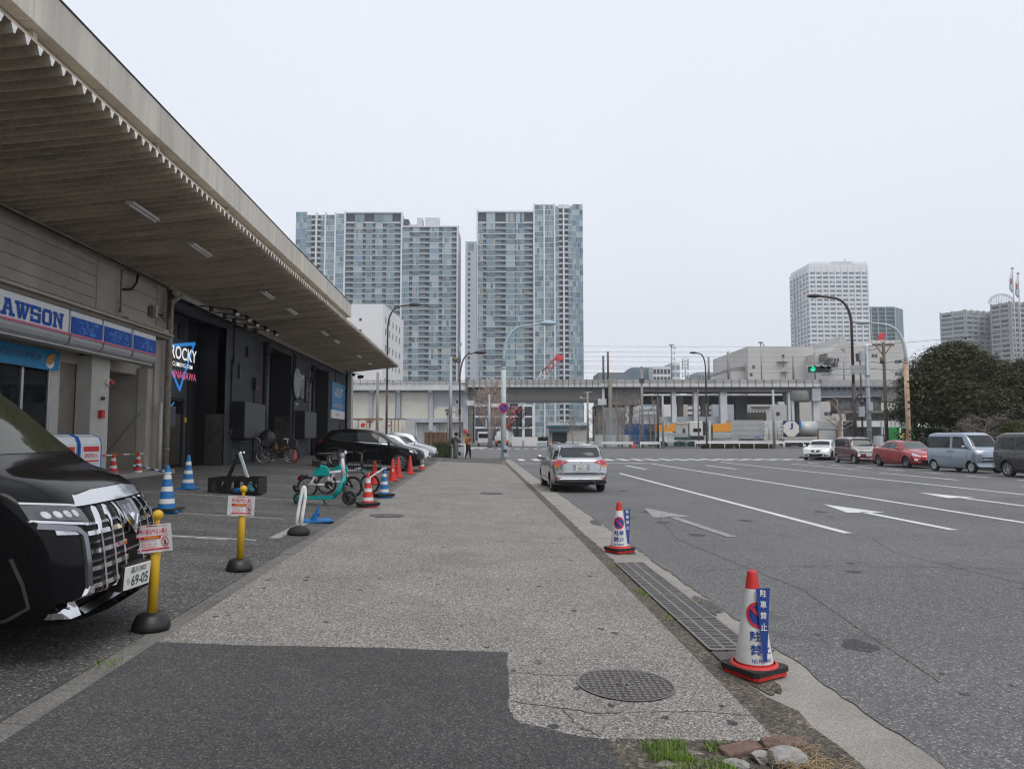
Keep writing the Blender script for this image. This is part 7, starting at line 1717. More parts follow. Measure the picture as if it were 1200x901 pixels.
def scooter(loc, rz, label):
 o = empty('electric_scooter', loc, rz, label, 'scooter')
 small_wheel('wheel', o, (.52, 0, .155), .155, .055, rim_m=M_panel); small_wheel('wheel', o, (-.52, 0, .14), .14, .05, rim_m=M_lteal)
 b = MB(); b.box(-.46, .2, -.085, .085, .13, .2, M_lteal); b.box(-.4, .16, -.075, .075, .2, .208, M_blackpl); b.build('deck', o, bev=.02)
 b = MB(); b.tube([(.18, 0, .17), (.3, 0, .3), (.41, 0, .56)], [.045, .05, .055], M_lteal, 12); b.tube([(.385, 0, .42), (.405, 0, .62)], .05, M_lteal, 12); b.build('neck', o)
 b = MB(); b.tube([(.395, 0, .6), (.36, 0, 1.02)], [.05, .036], M_offw, 14); b.tube([(.36, 0, 1.0), (.355, 0, 1.12)], [.05, .055], M_offw, 12); b.build('stem', o)
 b = MB(); b.tube([(.33, -.26, 1.13), (.355, -.1, 1.12), (.355, .1, 1.12), (.33, .26, 1.13)], .018, M_blackpl, 10); b.box(.31, .42, -.06, .06, 1.11, 1.17, M_blackpl); b.ball((.42, 0, 1.1), .04, M_white, 10, 6); b.build('handlebar', o)
 b = MB()
 for s in (-1, 1): b.tube([(.42, s * .05, .4), (.52, s * .06, .125)], .018, M_blackpl, 8)
 b.build('fork', o)
 b = MB(); b.tube(arc((-.62, 0, .3), (-.4, 0, .34), (-.36, 0, .18), 6), .03, M_blackpl, 8); b.tube([(-.62, 0, .3), (-.64, 0, .36), (-.6, 0, .42)], .03, M_blackpl, 8); b.box(-.66, -.6, -.04, .04, .36, .42, M_blackpl); b.build('rear_mudguard', o)
 b = MB(); b.box(-.675, -.66, -.03, .03, .37, .41, M_lampr); b.build('rear_light', o)
 b = MB(); b.tube([(-.05, .06, .13), (-.0, .12, .01)], .012, M_blackpl, 6); b.build('kickstand', o)
 return o
def ebike(loc, rz, label):
 o = empty('electric_bicycle', loc, rz, label, 'bicycle')
 small_wheel('wheel', o, (.55, 0, .25), .25, .04, 14, M_blackpl); small_wheel('wheel', o, (-.5, 0, .25), .25, .04, 14, M_blackpl)
 b = MB(); b.tube([(.36, 0, .62), (.1, 0, .58), (-.2, 0, .57)] + arc((-.2, 0, .57), (-.32, 0, .56), (-.4, 0, .34), 6)[1:] + [(-.5, 0, .25)], .036, M_offw, 12); b.tube([(-.42, 0, .3), (.0, 0, .29)], .03, M_offw, 10); b.tube([(.0, 0, .3), (-.02, 0, .56)], .03, M_offw, 10); b.build('frame', o)
 b = MB(); b.tube([(.34, 0, .56), (.40, 0, .52)], .05, M_lteal, 10); b.tube([(.36, 0, .5), (.33, 0, 1.0)], .034, M_blackpl, 10)
 for s in (-1, 1): b.tube([(.37, s * .04, .55), (.55, s * .05, .25)], .016, M_blackpl, 8)
 b.build('fork', o)
 b = MB(); b.tube([(.24, -.28, 1.03), (.33, -.1, 1.0), (.33, .1, 1.0), (.24, .28, 1.03)], .016, M_blackpl, 8); b.tube([(.34, .12, 1.0), (.42, .16, 1.08)], .01, M_blackpl, 6); b.build('handlebar', o)
 b = MB(); P = [(-.36, .5), (.02, .5), (.02, .62), (-.06, .74), (-.22, .76), (-.36, .62)]; b.prism(P, -.05, .05, M_lteal, axis='y'); b.build('battery_cover', o, bev=.02)
 b = MB(); b.box(-.38, -.2, -.09, .09, .72, .86, M_blackpl); b.tube([(-.38, 0, .8), (-.4, 0, .9), (-.24, 0, .9), (-.22, 0, .8)], .012, M_blackpl, 6); b.build('lock_box', o)
 b = MB(); b.tube([(-.02, 0, .7), (-.07, 0, 1.0)], .016, M_blackpl, 8); b.prism([(-.26, -.09), (-.18, -.1), (.0, -.05), (.12, -.02), (.12, .02), (.0, .05), (-.18, .1), (-.26, .09)], 1.0, 1.045, M_blackpl); b.build('saddle', o, bev=.015)
 b = MB()
 for x in (.5, .6, .7, .8):
  b.tube([(x, -.16, .82), (x, -.14, .58), (x, .14, .58), (x, .16, .82)], .006, M_blackpl, 5)
 for z, w, a, c in ((.82, .16, .46, .84), (.74, .155, .46, .83), (.66, .15, .47, .82), (.58, .14, .48, .8)): b.tube([(a, -w, z), (c, -w, z), (c, w, z), (a, w, z), (a, -w, z)], .007, M_blackpl, 5)
 b.build('basket', o)
 b = MB(); b.tube([(0, -.05, .3), (0, .05, .3)], .09, M_blackpl, 16); b.tube([(0, -.06, .3), (.1, -.1, .2)], .012, M_alu, 6); b.box(.06, .14, -.16, -.08, .19, .21, M_blackpl); b.build('crank', o)
 b = MB(); b.box(-.72, -.7, -.03, .03, .42, .5, M_lampr); b.tube([(-.5, 0, .52), (-.65, 0, .5), (-.72, 0, .42)], .03, M_blackpl, 8); b.build('rear_mudguard', o)
 return o
p = on_lot(380, 592); scooter(p + Vector((0, 0, .0)), R(-3), 'teal and white electric kick scooter nearest the sidewalk in the shared vehicle row')
p = on_lot(385, 584); ebike(p + Vector((-.05, .25, 0)), R(-2), 'teal and white shared electric bicycle just behind the kick scooter')
ebike(p + Vector((.22, 1.15, 0.01)), R(2), 'teal and white shared electric bicycle farthest from the camera in its row')
def bicycle(loc, rz, label, hood, fm):
 o = empty('bicycle', loc, rz, label, 'bicycle')
 small_wheel('wheel', o, (.55, 0, .33), .33, .035, 20); small_wheel('wheel', o, (-.55, 0, .33), .33, .035, 20)
 b = MB(); b.tube([(.4, 0, .75), (.3, 0, .5), (-.1, 0, .32)], .022, fm, 8); b.tube([(-.1, 0, .32), (-.22, 0, .85)], .018, fm, 8); b.tube([(-.1, 0, .32), (-.55, 0, .33)], .014, fm, 8); b.tube([(-.2, 0, .7), (-.55, 0, .33)], .012, fm, 8); b.tube([(.38, 0, .68), (-.16, 0, .5)], .016, fm, 8); b.build('frame', o)
 b = MB(); b.tube([(.55, 0, .33), (.4, 0, .72), (.36, 0, 1.0)], .016, M_alu, 8); b.tube([(.25, -.26, 1.02), (.36, 0, 1.0), (.25, .26, 1.02)], .013, M_alu, 8); b.build('handlebar', o)
 b = MB(); b.prism([(-.36, -.08), (-.1, -.03), (-.02, 0), (-.1, .03), (-.36, .08)], .86, .92, M_blackpl); b.build('saddle', o)
 b = MB(); b.box(.45, .75, -.17, .17, .72, .95, M_blackpl); b.build('basket', o)
 b = MB(); b.tube([(-.1, -.06, .32), (-.1, .06, .32)], .09, M_panel, 14); b.build('crank', o)
 if hood:
  b = MB(); b.ball((-.45, 0, 1.0), .36, M_blackpl, 16, 10, (.95, .75, 1.15)); b.build('rain_hood', o); b = MB(); b.box(-.65, -.3, -.16, .16, .68, .9, M_blackpl); b.build('child_seat', o)
 return o
bicycle((-8.3, 30.7, walk_z(-8.3)), R(8), 'black bicycle with a large black rain hood parked by the tall black door bay', True, M_blackpl)
bicycle((-8.7, 32.6, walk_z(-8.7)), R(-10), 'yellow framed bicycle parked beside the red cone at the black wall', False, M_yellow)
bicycle((-9.0, 29.2, walk_z(-9.0)), R(15), 'dark bicycle leaning by the big black downpipe', False, M_panel)
# ---- recycling bins by the shop
for k, y in enumerate((15.4, 16.45, 17.5)):
 o = empty('recycling_bin', (-9.35, y, .64), 0, ['white and blue recycling bin farthest left along the shop glass', 'white and blue recycling bin between the two other bins', 'white and blue recycling bin next to the shop pillar'][k], 'bin')
 b = MB(); b.prism([(-.3, 0), (.3, 0), (.3, .8), (.24, .95), (.1, 1.02), (-.3, 1.02)], -.45, .45, M_signw, axis='y'); b.build('body', o, bev=.02)
 b = MB();
 for s in (-.46, .46): b.prism([(-.3, 0), (.305, 0), (.305, .8), (.245, .955), (.1, 1.03), (-.3, 1.03)], s - .02, s + .02, M_blue2, axis='y')
 b.build('blue_edge', o)
 b = MB(); b.box(.3, .31, -.36, .36, .35, .76, M_paper); b.box(.31, .314, -.34, .34, .62, .74, M_signred); b.box(.31, .314, -.34, .34, .38, .42, M_signred); po = b.build('notice', o)
 lettering('lettering', '使用禁止', .1, face_x(.315, -.3, .47), M_signred, po, width=.6, height=.11)
# ---- covers and grate in the ground
M_iron = mat('cast_iron', (.10, .085, .08), .6, metal=.3, var=.3, vscale=9, dirt=(.06, .045, .04)); M_iron2 = mat('iron_worn', (.19, .18, .175), .5, metal=.4, var=.25, vscale=12)
def manhole(label, c, r, cat='manhole'):
 o = empty('manhole_cover', (c.x, c.y, walk_z(c.x) + .004), R(12), label, 'manhole cover')
 o.rotation_euler = (0, math.atan(.0375), R(0))
 b = MB(); b.lathe([(r * 1.0, .006), (r * .955, .006), (r * .95, -.004)], M_iron2, 48); b.build('rim', o)
 b = MB(); b.lathe([(r * .945, -.001), (.001, -.001)], M_iron, 48); b.build('plate', o)
 q = MB(); s = .044
 n = int(r / s)
 for i in range(-n, n + 1):
  for j in range(-n, n + 1):
   x, y = i * s, j * s
   if math.hypot(x, y) > r * .9 or math.hypot(x, y) < r * .2: continue
   w, h = (.017, .008) if (i + j) % 2 else (.008, .017)
   q.box(x - w, x + w, y - h, y + h, -.001, .005, M_iron2)
 for k in range(6): a = k * math.pi / 3; q.tube([(0, 0, .003), (r * .17 * math.cos(a), r * .17 * math.sin(a), .003)], .008, M_iron2, 5)
 q.lathe([(r * .19, .0), (r * .19, .005), (r * .17, .005), (r * .17, 0)], M_iron2, 24); q.build('relief', o)
 return o
manhole('round cast iron manhole cover in the washed aggregate beside the dark asphalt patch', ground(733, 802, -.005), .32)
manhole('round dark manhole cover on the sidewalk close to the kerb by the scooters', ground(453, 604, .1), .33)
manhole('round dark manhole cover in the middle of the sidewalk toward the crossing', ground(576, 577.5, .03), .33)
o = empty('drain_grate', (2.0, 7.7, -.05), 0, 'long rusty grey drain grating set in the concrete gutter between the two no parking cones', 'drain grate')
b = MB(); b.box(-.185, .185, -2.0, 1.95, -.004, .002, M_black); b.build('pit', o)
for k in range(4):
 y0 = -2.0 + k * .99
 b = MB(); b.box(-.19, -.17, y0, y0 + .98, .002, .014, M_iron2); b.box(.17, .19, y0, y0 + .98, .002, .014, M_iron2); b.box(-.19, .19, y0, y0 + .02, .002, .013, M_iron2)
 for j in range(24): yy = y0 + .03 + j * .0395; b.box(-.17, .17, yy, yy + .022, .002, .012, M_iron if j % 2 else M_iron2)
 for x in (-.06, .06): b.box(x - .012, x + .012, y0, y0 + .98, .003, .0125, M_iron2)
 b.build('grating', o)
b = MB(); b.add([(-.19, -2.35, .006), (.1, -2.2, .006), (.19, -2.02, .006), (-.19, -2.02, .006)], [(0, 1, 2, 3)], M_iron); b.build('corner_plate', o)
# ---- grass, moss, bricks and rubble at the broken end of the sidewalk
M_grass = [mat('grass_%d' % k, c, .7, var=.2) for k, c in enumerate(((.13, .23, .02), (.19, .29, .035), (.08, .14, .018)))]
M_straw = mat('dry_straw', (.36, .27, .15), .8, var=.2)
def tufts(name, label, areas, hgt=.045):
 q = MB()
 for (x0, x1, y0, y1, n, hm, z) in areas:
  for k in range(n):
   x, y = rnd.uniform(x0, x1), rnd.uniform(y0, y1); a = rnd.uniform(0, 6.28); h = hgt * hm * rnd.uniform(.5, 1.3); w = .003; l = rnd.uniform(.2, .9) * h
   q.add([(x - w * math.sin(a), y + w * math.cos(a), z), (x + w * math.sin(a), y - w * math.cos(a), z), (x + l * math.cos(a), y + l * math.sin(a), z + h)], [(0, 1, 2)], rnd.choice(M_grass))
 o = q.build(name, recalc=False); o['kind'] = 'stuff'; tag(o, label, 'grass'); return o
GX = ground(800, 882, -.03)
tufts('grass', 'short green grass among the broken paving at the sidewalk end', [(.86, 1.1, 3.74, 3.97, 1100, 1.0, -.03), (.6, .8, 3.6, 3.9, 220, .6, -.03), (.9, 1.3, 3.62, 3.76, 500, .8, -.03), (.6, .66, 3.5, 3.9, 120, .8, -.03), (1.2, 1.32, 3.86, 3.97, 160, .7, -.03)])
tufts('moss', 'patchy moss and weeds along the gutter joint', [(1.66, 1.82, 9.2, 9.5, 160, .5, -.05), (1.66, 1.8, 7.6, 8.0, 260, .6, -.05), (1.68, 1.84, 6.6, 6.9, 160, .5, -.05), (2.15, 2.4, 7.3, 7.45, 60, .4, -.055), (-2.5, -2.35, 4.9, 5.1, 60, .7, .13)])
q = MB()
for k in range(260):
 x, y = rnd.gauss(1.62, .07), rnd.gauss(3.66, .1); a = rnd.uniform(0, 6.28); l = rnd.uniform(.04, .11); z = -.03 + rnd.uniform(0, .04)
 q.tube([(x, y, z), (x + l * .5 * math.cos(a), y + l * .5 * math.sin(a), z + .02), (x + l * math.cos(a), y + l * math.sin(a), z + rnd.uniform(-.01, .02))], .0018, M_straw, 3)
o = q.build('dry_grass', recalc=False); o['kind'] = 'stuff'; tag(o, 'tangle of dry straw at the broken kerb corner', 'dry grass')
def rock(name, label, c, s, m, seed, flat=.6):
 r3 = random.Random(seed); bm = bmesh.new(); bmesh.ops.create_icosphere(bm, subdivisions=3, radius=1)
 for _ in range(9):
  n = Vector((r3.gauss(0, 1), r3.gauss(0, 1), r3.gauss(0, .8))).normalized(); dd = r3.uniform(.55, .85)
  for v in bm.verts:
   k = v.co.dot(n) - dd
   if k > 0: v.co -= n * k
 for v in bm.verts: v.co = Vector((v.co.x * s[0], v.co.y * s[1], v.co.z * s[2])) + Vector((r3.gauss(0, .0015), r3.gauss(0, .0015), r3.gauss(0, .0015)))
 me = bpy.data.meshes.new(name); bm.to_mesh(me); bm.free(); me.materials.append(m); o = bpy.data.objects.new(name, me); COL.objects.link(o); o.location = c; o.rotation_euler = (0, 0, r3.uniform(0, 3)); tag(o, label, 'stone'); return o
M_stone = mat('rubble_stone', (.30, .29, .275), .9, var=.25, vscale=25, bump=.6, bscale=60); M_brick = mat('brick', (.16, .10, .085), .9, var=.3, vscale=20, bump=.5, bscale=50)
rock('stone', 'largest pale grey stone at the broken sidewalk corner', tuple(ground(922, 889, .0)), (.105, .08, .06), M_stone, 3)
rock('stone', 'pale grey stone left of the largest one by the red bricks', tuple(ground(890, 886, -.01)), (.06, .055, .035), M_stone, 5)
rock('stone', 'small flat grey stone lowest at the picture bottom edge', tuple(ground(862, 895, -.02)), (.07, .045, .025), M_stone, 8)
rock('stone', 'long flat stone sunk in the grass left of the bricks', tuple(ground(805, 884, -.03)), (.13, .045, .02), mat('flat_stone', (.22, .2, .17), .9, var=.25, vscale=20, bump=.5), 12)
rock('stone', 'broad flat stone at the picture bottom under the grass', tuple(ground(785, 897, -.03)), (.16, .06, .02), MATS['flat_stone'], 14)
rock('paving_slab', 'broken dark paving slab at the edge of the grass', tuple(ground(748, 879, -.03)), (.17, .12, .02), M_patch, 17)
for k, (x, y, a, lab) in enumerate(((ground(868, 879, -.02).x, ground(868, 879, -.02).y, .3, 'half buried red brick beside the grass'), (ground(918, 872, -.02).x, ground(918, 872, -.02).y, -.15, 'second red brick farther right against the straw'))):
 b = MB(); b.box(-.11, .11, -.05, .05, -.03, .025, M_brick); o = b.build('brick', bev=.012); o.location = (x, y, -.02); o.rotation_euler = (R(4), R(-3), a); tag(o, lab, 'brick')
q = MB()
def crack(pts, w):
 P = []; pts = list(pts)
 for (xa, ya), (xb, yb) in zip(pts, pts[1:]):
  for k in range(8): t = k / 8; P.append((xa + (xb - xa) * t + rnd.gauss(0, .006), ya + (yb - ya) * t + rnd.gauss(0, .006)))
 P.append(pts[-1]); L = ribbon(P, w); n = len(P)
 q.add([(x, y, walk_z(x) + .0025) for x, y in L], [(i, i + 1, 2 * n - 2 - i, 2 * n - 1 - i) for i in range(n - 1)], M_dirt)
crack([(.22, 4.5), (.45, 4.42), (.7, 4.33), (.85, 4.36)], .012); crack([(.5, 4.4), (.55, 4.2), (.66, 4.0)], .01); crack([(.2, 5.05), (.5, 5.0), (.75, 5.02)], .006); crack([(.9, 4.36), (1.3, 4.4), (1.6, 4.35)], .007)
crack([(-2.3, 11.2), (-1, 11.3), (1.6, 11.2)], .012); crack([(-2.3, 20.2), (0, 20.1), (1.6, 20.2)], .02); crack([(-2.3, 30), (1.6, 30)], .025)
def blot(x, y, r, z, m):
 k0 = rnd.uniform(0, 6); q.add([(x + r * (1 + .25 * math.sin(3 * a + k0) + rnd.uniform(-.1, .1)) * math.cos(a), y + r * 1.2 * (1 + .2 * math.cos(2 * a + k0)) * math.sin(a), z) for a in [2 * math.pi * k / 14 for k in range(14)]], [tuple(range(14))], m)
for k in range(120):
 x, y = rnd.uniform(-2.2, 1.5), 4.1 + 26 * rnd.random() ** 1.6; blot(x, y, rnd.choice((.008, .012, .016, .022, .03)), walk_z(x) + .0022, rnd.choice((M_dirt, M_patch, M_patch)))
struct(q.build('pavement_crack', recalc=False))
q = MB(); RZ = walk_z
walk_z = lambda x: ROAD_Z + .0005
crack([(3.2, 5), (3.6, 8), (3.3, 12), (3.9, 16)], .012); crack([(5.2, 4.5), (6.4, 7), (6.1, 10.5), (6.6, 12)], .01); crack([(2.7, 9.2), (4.4, 9.5), (7.5, 9.1), (12, 9.6)], .01); crack([(8.5, 6), (9.2, 9), (8.8, 12.5)], .01); crack([(2.8, 24), (7, 24.3), (13, 24)], .03); crack([(10, 14), (14, 17), (13, 22)], .014)
for k in range(46): blot(rnd.uniform(2.9, 15), 4.5 + 22 * rnd.random() ** 1.5, rnd.choice((.02, .03, .05, .09, .14)), ROAD_Z + .0015 + k * 1e-5, M_patch)
walk_z = RZ
struct(q.build('road_crack', recalc=False))
# ------------------------------------------------------------------ vehicles, fences and plants across the junction
M_trail = mat('trailer_silver', (.46, .47, .47), .5, metal=.3, var=.1, vscale=.5); M_tarp = mat('orange_tarp', (.72, .30, .02), .6, var=.08); M_cont = mat('container_blue', (.012, .07, .22), .55, var=.12)
M_cwht = mat('container_white', (.58, .58, .56), .55, var=.1, vscale=.4); M_green = mat('mesh_green', (.04, .2, .16), .6, var=.1)
DY = 112.0
def yard(name, label, cat, d=DY): return far_root(name, d, label, cat)
def wheels(o, ps, d, r=.5):
 for p in ps:
  b = MB(); b.tube([(U(p, d), 0, r - .2), (U(p, d), 2.2, r - .2)], r, M_tyre, 14); b.build('wheel', o)
def ribbed(b, p0, p1, t, bt, d, m, n=14, y=0):
 z0, z1 = Z(bt, d), Z(t, d); b.box(U(p0, d), U(p1, d), y, y + 2.4, z0, z1, m)
 for k in range(n): z = z0 + (z1 - z0) * (k + .5) / n; b.box(U(p0, d) + .1, U(p1, d) - .1, y - .05, y, z - .04, z + .04, m)
o = yard('container', 'dark blue shipping container behind the bare roadside trees', 'container', 114); d = 114
b = MB(); b.box(U(734, d), U(769, d), 0, 2.4, .3, Z(496.5, d), M_cont)
for k in range(26): u = U(734.6 + k * 1.33, d); b.box(u, u + .08, -.05, 0, .4, Z(497, d), M_cont)
b.build('shell', o); b = MB(); b.box(U(759, d), U(769, d), -.4, -.06, .1, Z(498, d), mat('container_navy', (.01, .035, .09), .6)); b.build('end_doors', o)
o = yard('flatbed_trailer', 'trailer with an orange tarpaulin left of the white truck cab', 'trailer'); d = DY
b = MB(); b.prism([(U(770, d), Z(506.5, d)), (U(791, d), Z(505.5, d)), (U(791, d), Z(496, d)), (U(770, d), Z(497.5, d))], 0, 2.3, M_tarp, axis='y'); b.build('tarpaulin', o); b = MB(); b.box(U(770, d), U(791, d), .05, 2.3, Z(512, d), Z(506.7, d), M_trail); b.build('bed', o); wheels(o, (774, 778), d)
o = yard('truck', 'white truck with a large dark windscreen behind the green mesh fence', 'truck')
b = MB(); b.box(U(807.5, d), U(823.5, d), 0, 2.3, Z(511, d), Z(493.6, d), M_cwht); b.build('cab', o, bev=.15)
b = MB(); b.box(U(812, d), U(821, d), -.05, .1, Z(506, d), Z(502, d), M_dglass); b.build('side_window', o); b = MB(); b.box(U(823.5, d), U(826.5, d), .1, 2.2, Z(510, d), Z(494, d), M_blackpl); b.build('air_deflector', o)
b = MB(); b.box(U(791.5, d), U(806.5, d), .2, 2.3, Z(512, d), Z(495, d), M_trail); b.box(U(800, d), U(803, d), .1, .2, Z(507, d), Z(502, d), M_panel); b.box(U(792, d), U(806.5, d), .1, .2, Z(496.4, d), Z(495, d), M_edge); b.build('loader', o); b = MB(); b.box(U(798, d), U(801, d), .05, .19, Z(497.3, d), Z(496, d), M_tarp); b.build('marker_lamp', o)
b = MB(); b.box(U(793, d), U(825, d), .3, 2, Z(515.5, d), Z(511.2, d), M_rimd); b.build('chassis', o); wheels(o, (812, 796, 800), d)
b = MB(); b.box(U(830, d), U(832.5, d), 0, .4, -.2, Z(493, d), M_edge); b.box(U(832.5, d), U(836, d), .3, 1, .2, Z(499.5, d), mat('green_cabinet', (.03, .16, .09), .6)); tag(b.build('yard_cabinet'), 'pale post and green cabinet between the white truck and second orange tarpaulin', 'cabinet')
bpy.data.objects['yard_cabinet'].matrix_world = Matrix.Translation(FH * d) @ Matrix.Rotation(-YAW, 4, 'Z')
o = yard('flatbed_trailer', 'trailer with a brighter orange tarpaulin left of the long ribbed silver trailer', 'trailer')
b = MB(); b.prism([(U(835, d), Z(506, d)), (U(856, d), Z(505.5, d)), (U(856, d), Z(495.2, d)), (U(835, d), Z(497.5, d))], 0, 2.3, M_tarp, axis='y'); b.build('tarpaulin', o); b = MB(); b.box(U(835, d), U(856, d), .05, 2.3, Z(513, d), Z(506.2, d), M_trail); b.build('bed', o); wheels(o, (840, 845), d)
o = yard('box_trailer', 'long ribbed silver box trailer parked beside the tank container', 'trailer')
b = MB(); ribbed(b, 856, 894, 492.3, 514, d, M_trail, 15); b.build('body', o); b = MB(); b.box(U(894, d), U(916.5, d), -.1, 2.4, Z(516, d), Z(493, d), M_cwht)
for p in (900, 905, 910): b.tube([(U(p, d), -.14, Z(515, d)), (U(p, d), -.14, Z(494, d))], .05, M_trail, 6)
for q in (496, 500, 505, 509): b.box(U(894.3, d), U(896, d), -.16, -.1, Z(q + .7, d), Z(q, d), M_blackpl); b.box(U(914.5, d), U(916.3, d), -.16, -.1, Z(q + .7, d), Z(q, d), M_blackpl)
b.build('end_doors', o); b = MB(); b.add([(U(896.5, d), -.12, Z(499.5, d)), (U(898, d), -.12, Z(498, d)), (U(899, d), -.12, Z(497, d)), (U(898, d), -.12, Z(499, d))], [(0, 1, 2, 3)], M_signred); b.build('red_mark', o); wheels(o, (862, 867, 872), d)
b = MB(); b.box(U(883, d), U(890, d), -.07, -.051, Z(513, d), Z(511.2, d), M_blue2); b.build('blue_lettering_strip', o)
o = yard('tank_container', 'white ended tank container with a blue frame and blue letter on its end', 'container', 110); d = 110
cx, cz = U(925, d), Z(502.5, d); rr = U(934.6, d) - cx
b = MB(); b.tube([(cx, -.3, cz), (cx, -.6, cz)], [rr, rr], mat('tank_end', (.66, .64, .58), .4, var=.06), 8, smooth=False, M=Matrix.Translation((cx, 0, cz)) @ Matrix.Rotation(R(22.5), 4, 'Y') @ Matrix.Translation((-cx, 0, -cz))); b.build('tank_end', o)
b = MB(); b.box(U(917.3, d), U(934.5, d), -.25, .1, Z(512, d), Z(493, d), MATS['container_navy']); b.box(U(935, d), U(937, d), -.4, 0, Z(502, d), Z(493, d), mat('frame_blue', (.02, .13, .36), .5)); b.build('frame', o)
b = MB(); b.tube([(U(936, d), 1.3, cz), (U(958, d), 1.3, cz)], 1.2, M_trail, 20); b.build('tank', o)
lettering('lettering', 'J', 1, face_my(cx - .3, -.64, Z(503, d)), M_navy, o, bold=.03, width=.55, height=.95)
b = MB(); b.box(U(917.5, d), U(960, d), -.3, 2, .2, Z(514.5, d), M_rimd); b.build('chassis', o)
for p in (922, 939): b = MB(); b.box(U(p - 2, d), U(p + 2.5, d), -.36, -.3, Z(516.8, d), Z(515.3, d), M_lampo); b.build('lamp', o)
wheels(o, (922, 944, 950), d)
o = yard('box_trailer', 'long silver trailer with horizontal ribs right of the tank container', 'trailer', 114); d = 114
b = MB(); ribbed(b, 938, 984, 493.5, 511, d, M_trail, 9); b.box(U(956, d), U(979, d), -.5, -.1, Z(512, d), Z(503, d), M_panel); b.box(U(957, d), U(978, d), -.55, -.5, Z(511, d), Z(504, d), M_trail); b.build('body', o); wheels(o, (945, 950, 975), d)
o = yard('container', 'pale upright ribbed container behind the tall dark brown lamp', 'container', 113); d = 113
b = MB(); b.box(U(984.5, d), U(1004, d), 0, 2.4, .2, Z(493.5, d), M_cwht)
for k in range(9): u = U(985.5 + k * 2.1, d); b.box(u, u + .1, -.06, 0, .3, Z(494, d), M_cwht)
b.build('shell', o)
o = yard('yard_shed', 'white fronted open shed behind the grey signal pole', 'shed', 100); d = 100
b = MB(); b.box(U(1004, d), U(1052, d), 1, 1.4, Z(500, d), Z(493, d), M_cwht); b.box(U(1004, d), U(1052, d), 4, 4.4, -.2, Z(493, d), mat('shed_dark', (.1, .1, .09), .8, var=.3)); b.box(U(1004, d), U(1052, d), 1, 4, Z(493.5, d), Z(492.6, d), M_edge); b.build('shell', o)
for p in (1003, 1022, 1036, 1048, 1052): b = MB(); b.box(U(p, d), U(p + .9, d), .8, 1.1, -.2, Z(493, d), M_rustp if p < 1010 else M_edge); b.build('post', o)
o = yard('steel_barrier', 'low grey steel barrier panel on posts before the ribbed trailer', 'fence', 106); d = 106
b = MB(); b.box(U(957, d), U(979.5, d), 0, .1, .3, Z(504, d), M_trail); b.build('panel', o)
for p in (957, 978.5): b = MB(); b.box(U(p, d), U(p + 1.2, d), -.08, .12, -.2, Z(503, d), M_rust); b.build('post', o)
def mesh_fence(label, p0, p1, d, pyt, m, step=1.2, rails=3):
 o = far_root('mesh_fence', d, label, 'fence'); zt = depth_z(pyt, d)
 b = MB(); u0, u1 = U(p0, d), U(p1, d); u = u0
 while u < u1: b.box(u - .012, u + .012, -.02, .0, .05, zt, m); u += .16
 for k in range(rails): z = .15 + (zt - .2) * k / (rails - 1); b.box(u0, u1, -.025, .005, z - .02, z + .02, m)
 b.build('mesh', o)
 n = int((u1 - u0) / 2.2) + 1
 for k in range(n + 1): b = MB(); u = u0 + (u1 - u0) * k / n; b.tube([(u, -.03, -.1), (u, -.03, zt + .08)], .04, m, 6); b.build('post', o)
 return o
mesh_fence('green mesh fence in front of the white truck', 782, 808, 107, 508.5, M_green, rails=4)
mesh_fence('pale green mesh fence before the blue container', 737, 770, 107, 510, mat('mesh_pale', (.26, .36, .33), .6))
mesh_fence('grey pipe fence before the orange and silver trailers', 832, 916, 106.5, 509, M_pole_c, rails=2)
b = MB()
o = far_root('glass_fence', 107, 'row of pale glassy hoarding panels behind the bare trees', 'fence'); d = 107
for k in range(8): b = MB(); p = 696 + k * 5.1; b.box(U(p, d), U(p + 4.9, d), 0, .08, -.1, Z(509.5, d), [M_lblue2, M_cwht, PAL[2]][k % 3]); b.build('panel', o)
M_planks = mat('yard_planks', (.2, .13, .08), .9, var=.35, vscale=1.5)
for lab, p0, p1, t in (('brown heap of timber behind the guardrail before the orange tarpaulin', 824, 848, 514), ('tan heap of planks below the ribbed silver trailer', 863, 896, 515)):
 o = far_root('timber_heap', 105, lab, 'timber heap'); b = MB(); d = 105
 for k in range(26): p = rnd.uniform(p0, p1 - 4); z = rnd.uniform(-.1, Z(t, d) - .3); b.box(U(p, d), U(p + rnd.uniform(2, 6), d), rnd.uniform(0, .5), rnd.uniform(.6, 1), z, z + rnd.uniform(.06, .25), M_planks)
 b.build('planks', o)
def guard(label, pts, d0, zt=.82, step=2.0):
 o = far_root('guardrail', d0, label, 'guardrail')
 for (pa, da), (pb, db) in zip(pts, pts[1:]):
  A, B = Vector((U(pa, da), da - d0, 0)), Vector((U(pb, db), db - d0, 0)); D = (B - A); n = max(1, int(D.length / step)); t = D.normalized(); nx = Vector((t.y, -t.x, 0))
  b = MB(); P = [(0, zt), (.05, zt - .05), (.0, zt - .17), (.05, zt - .29), (0, zt - .34)]
  vs = [A + nx * p + Vector((0, 0, z)) for p, z in P] + [B + nx * p + Vector((0, 0, z)) for p, z in P]; b.add(vs, [(i, i + 1, 6 + i, 5 + i) for i in range(4)], M_white); b.build('beam', o, recalc=False)
  for k in range(n + 1): p = A + D * k / n; b = MB(); b.tube([(p.x, p.y + .06, -.1), (p.x, p.y + .06, zt)], .06, M_white, 8); b.build('post', o)
 return o
guard('long white guardrail beyond the crosswalk in front of the trailers', [(814, 99), (917, 99)], 99, .95)
guard('white guardrail behind the white saloon car', [(918.5, 96), (962, 96)], 96, 1.1)
guard('white guardrail left of the red far cone', [(705, 103), (741, 101)], 102)
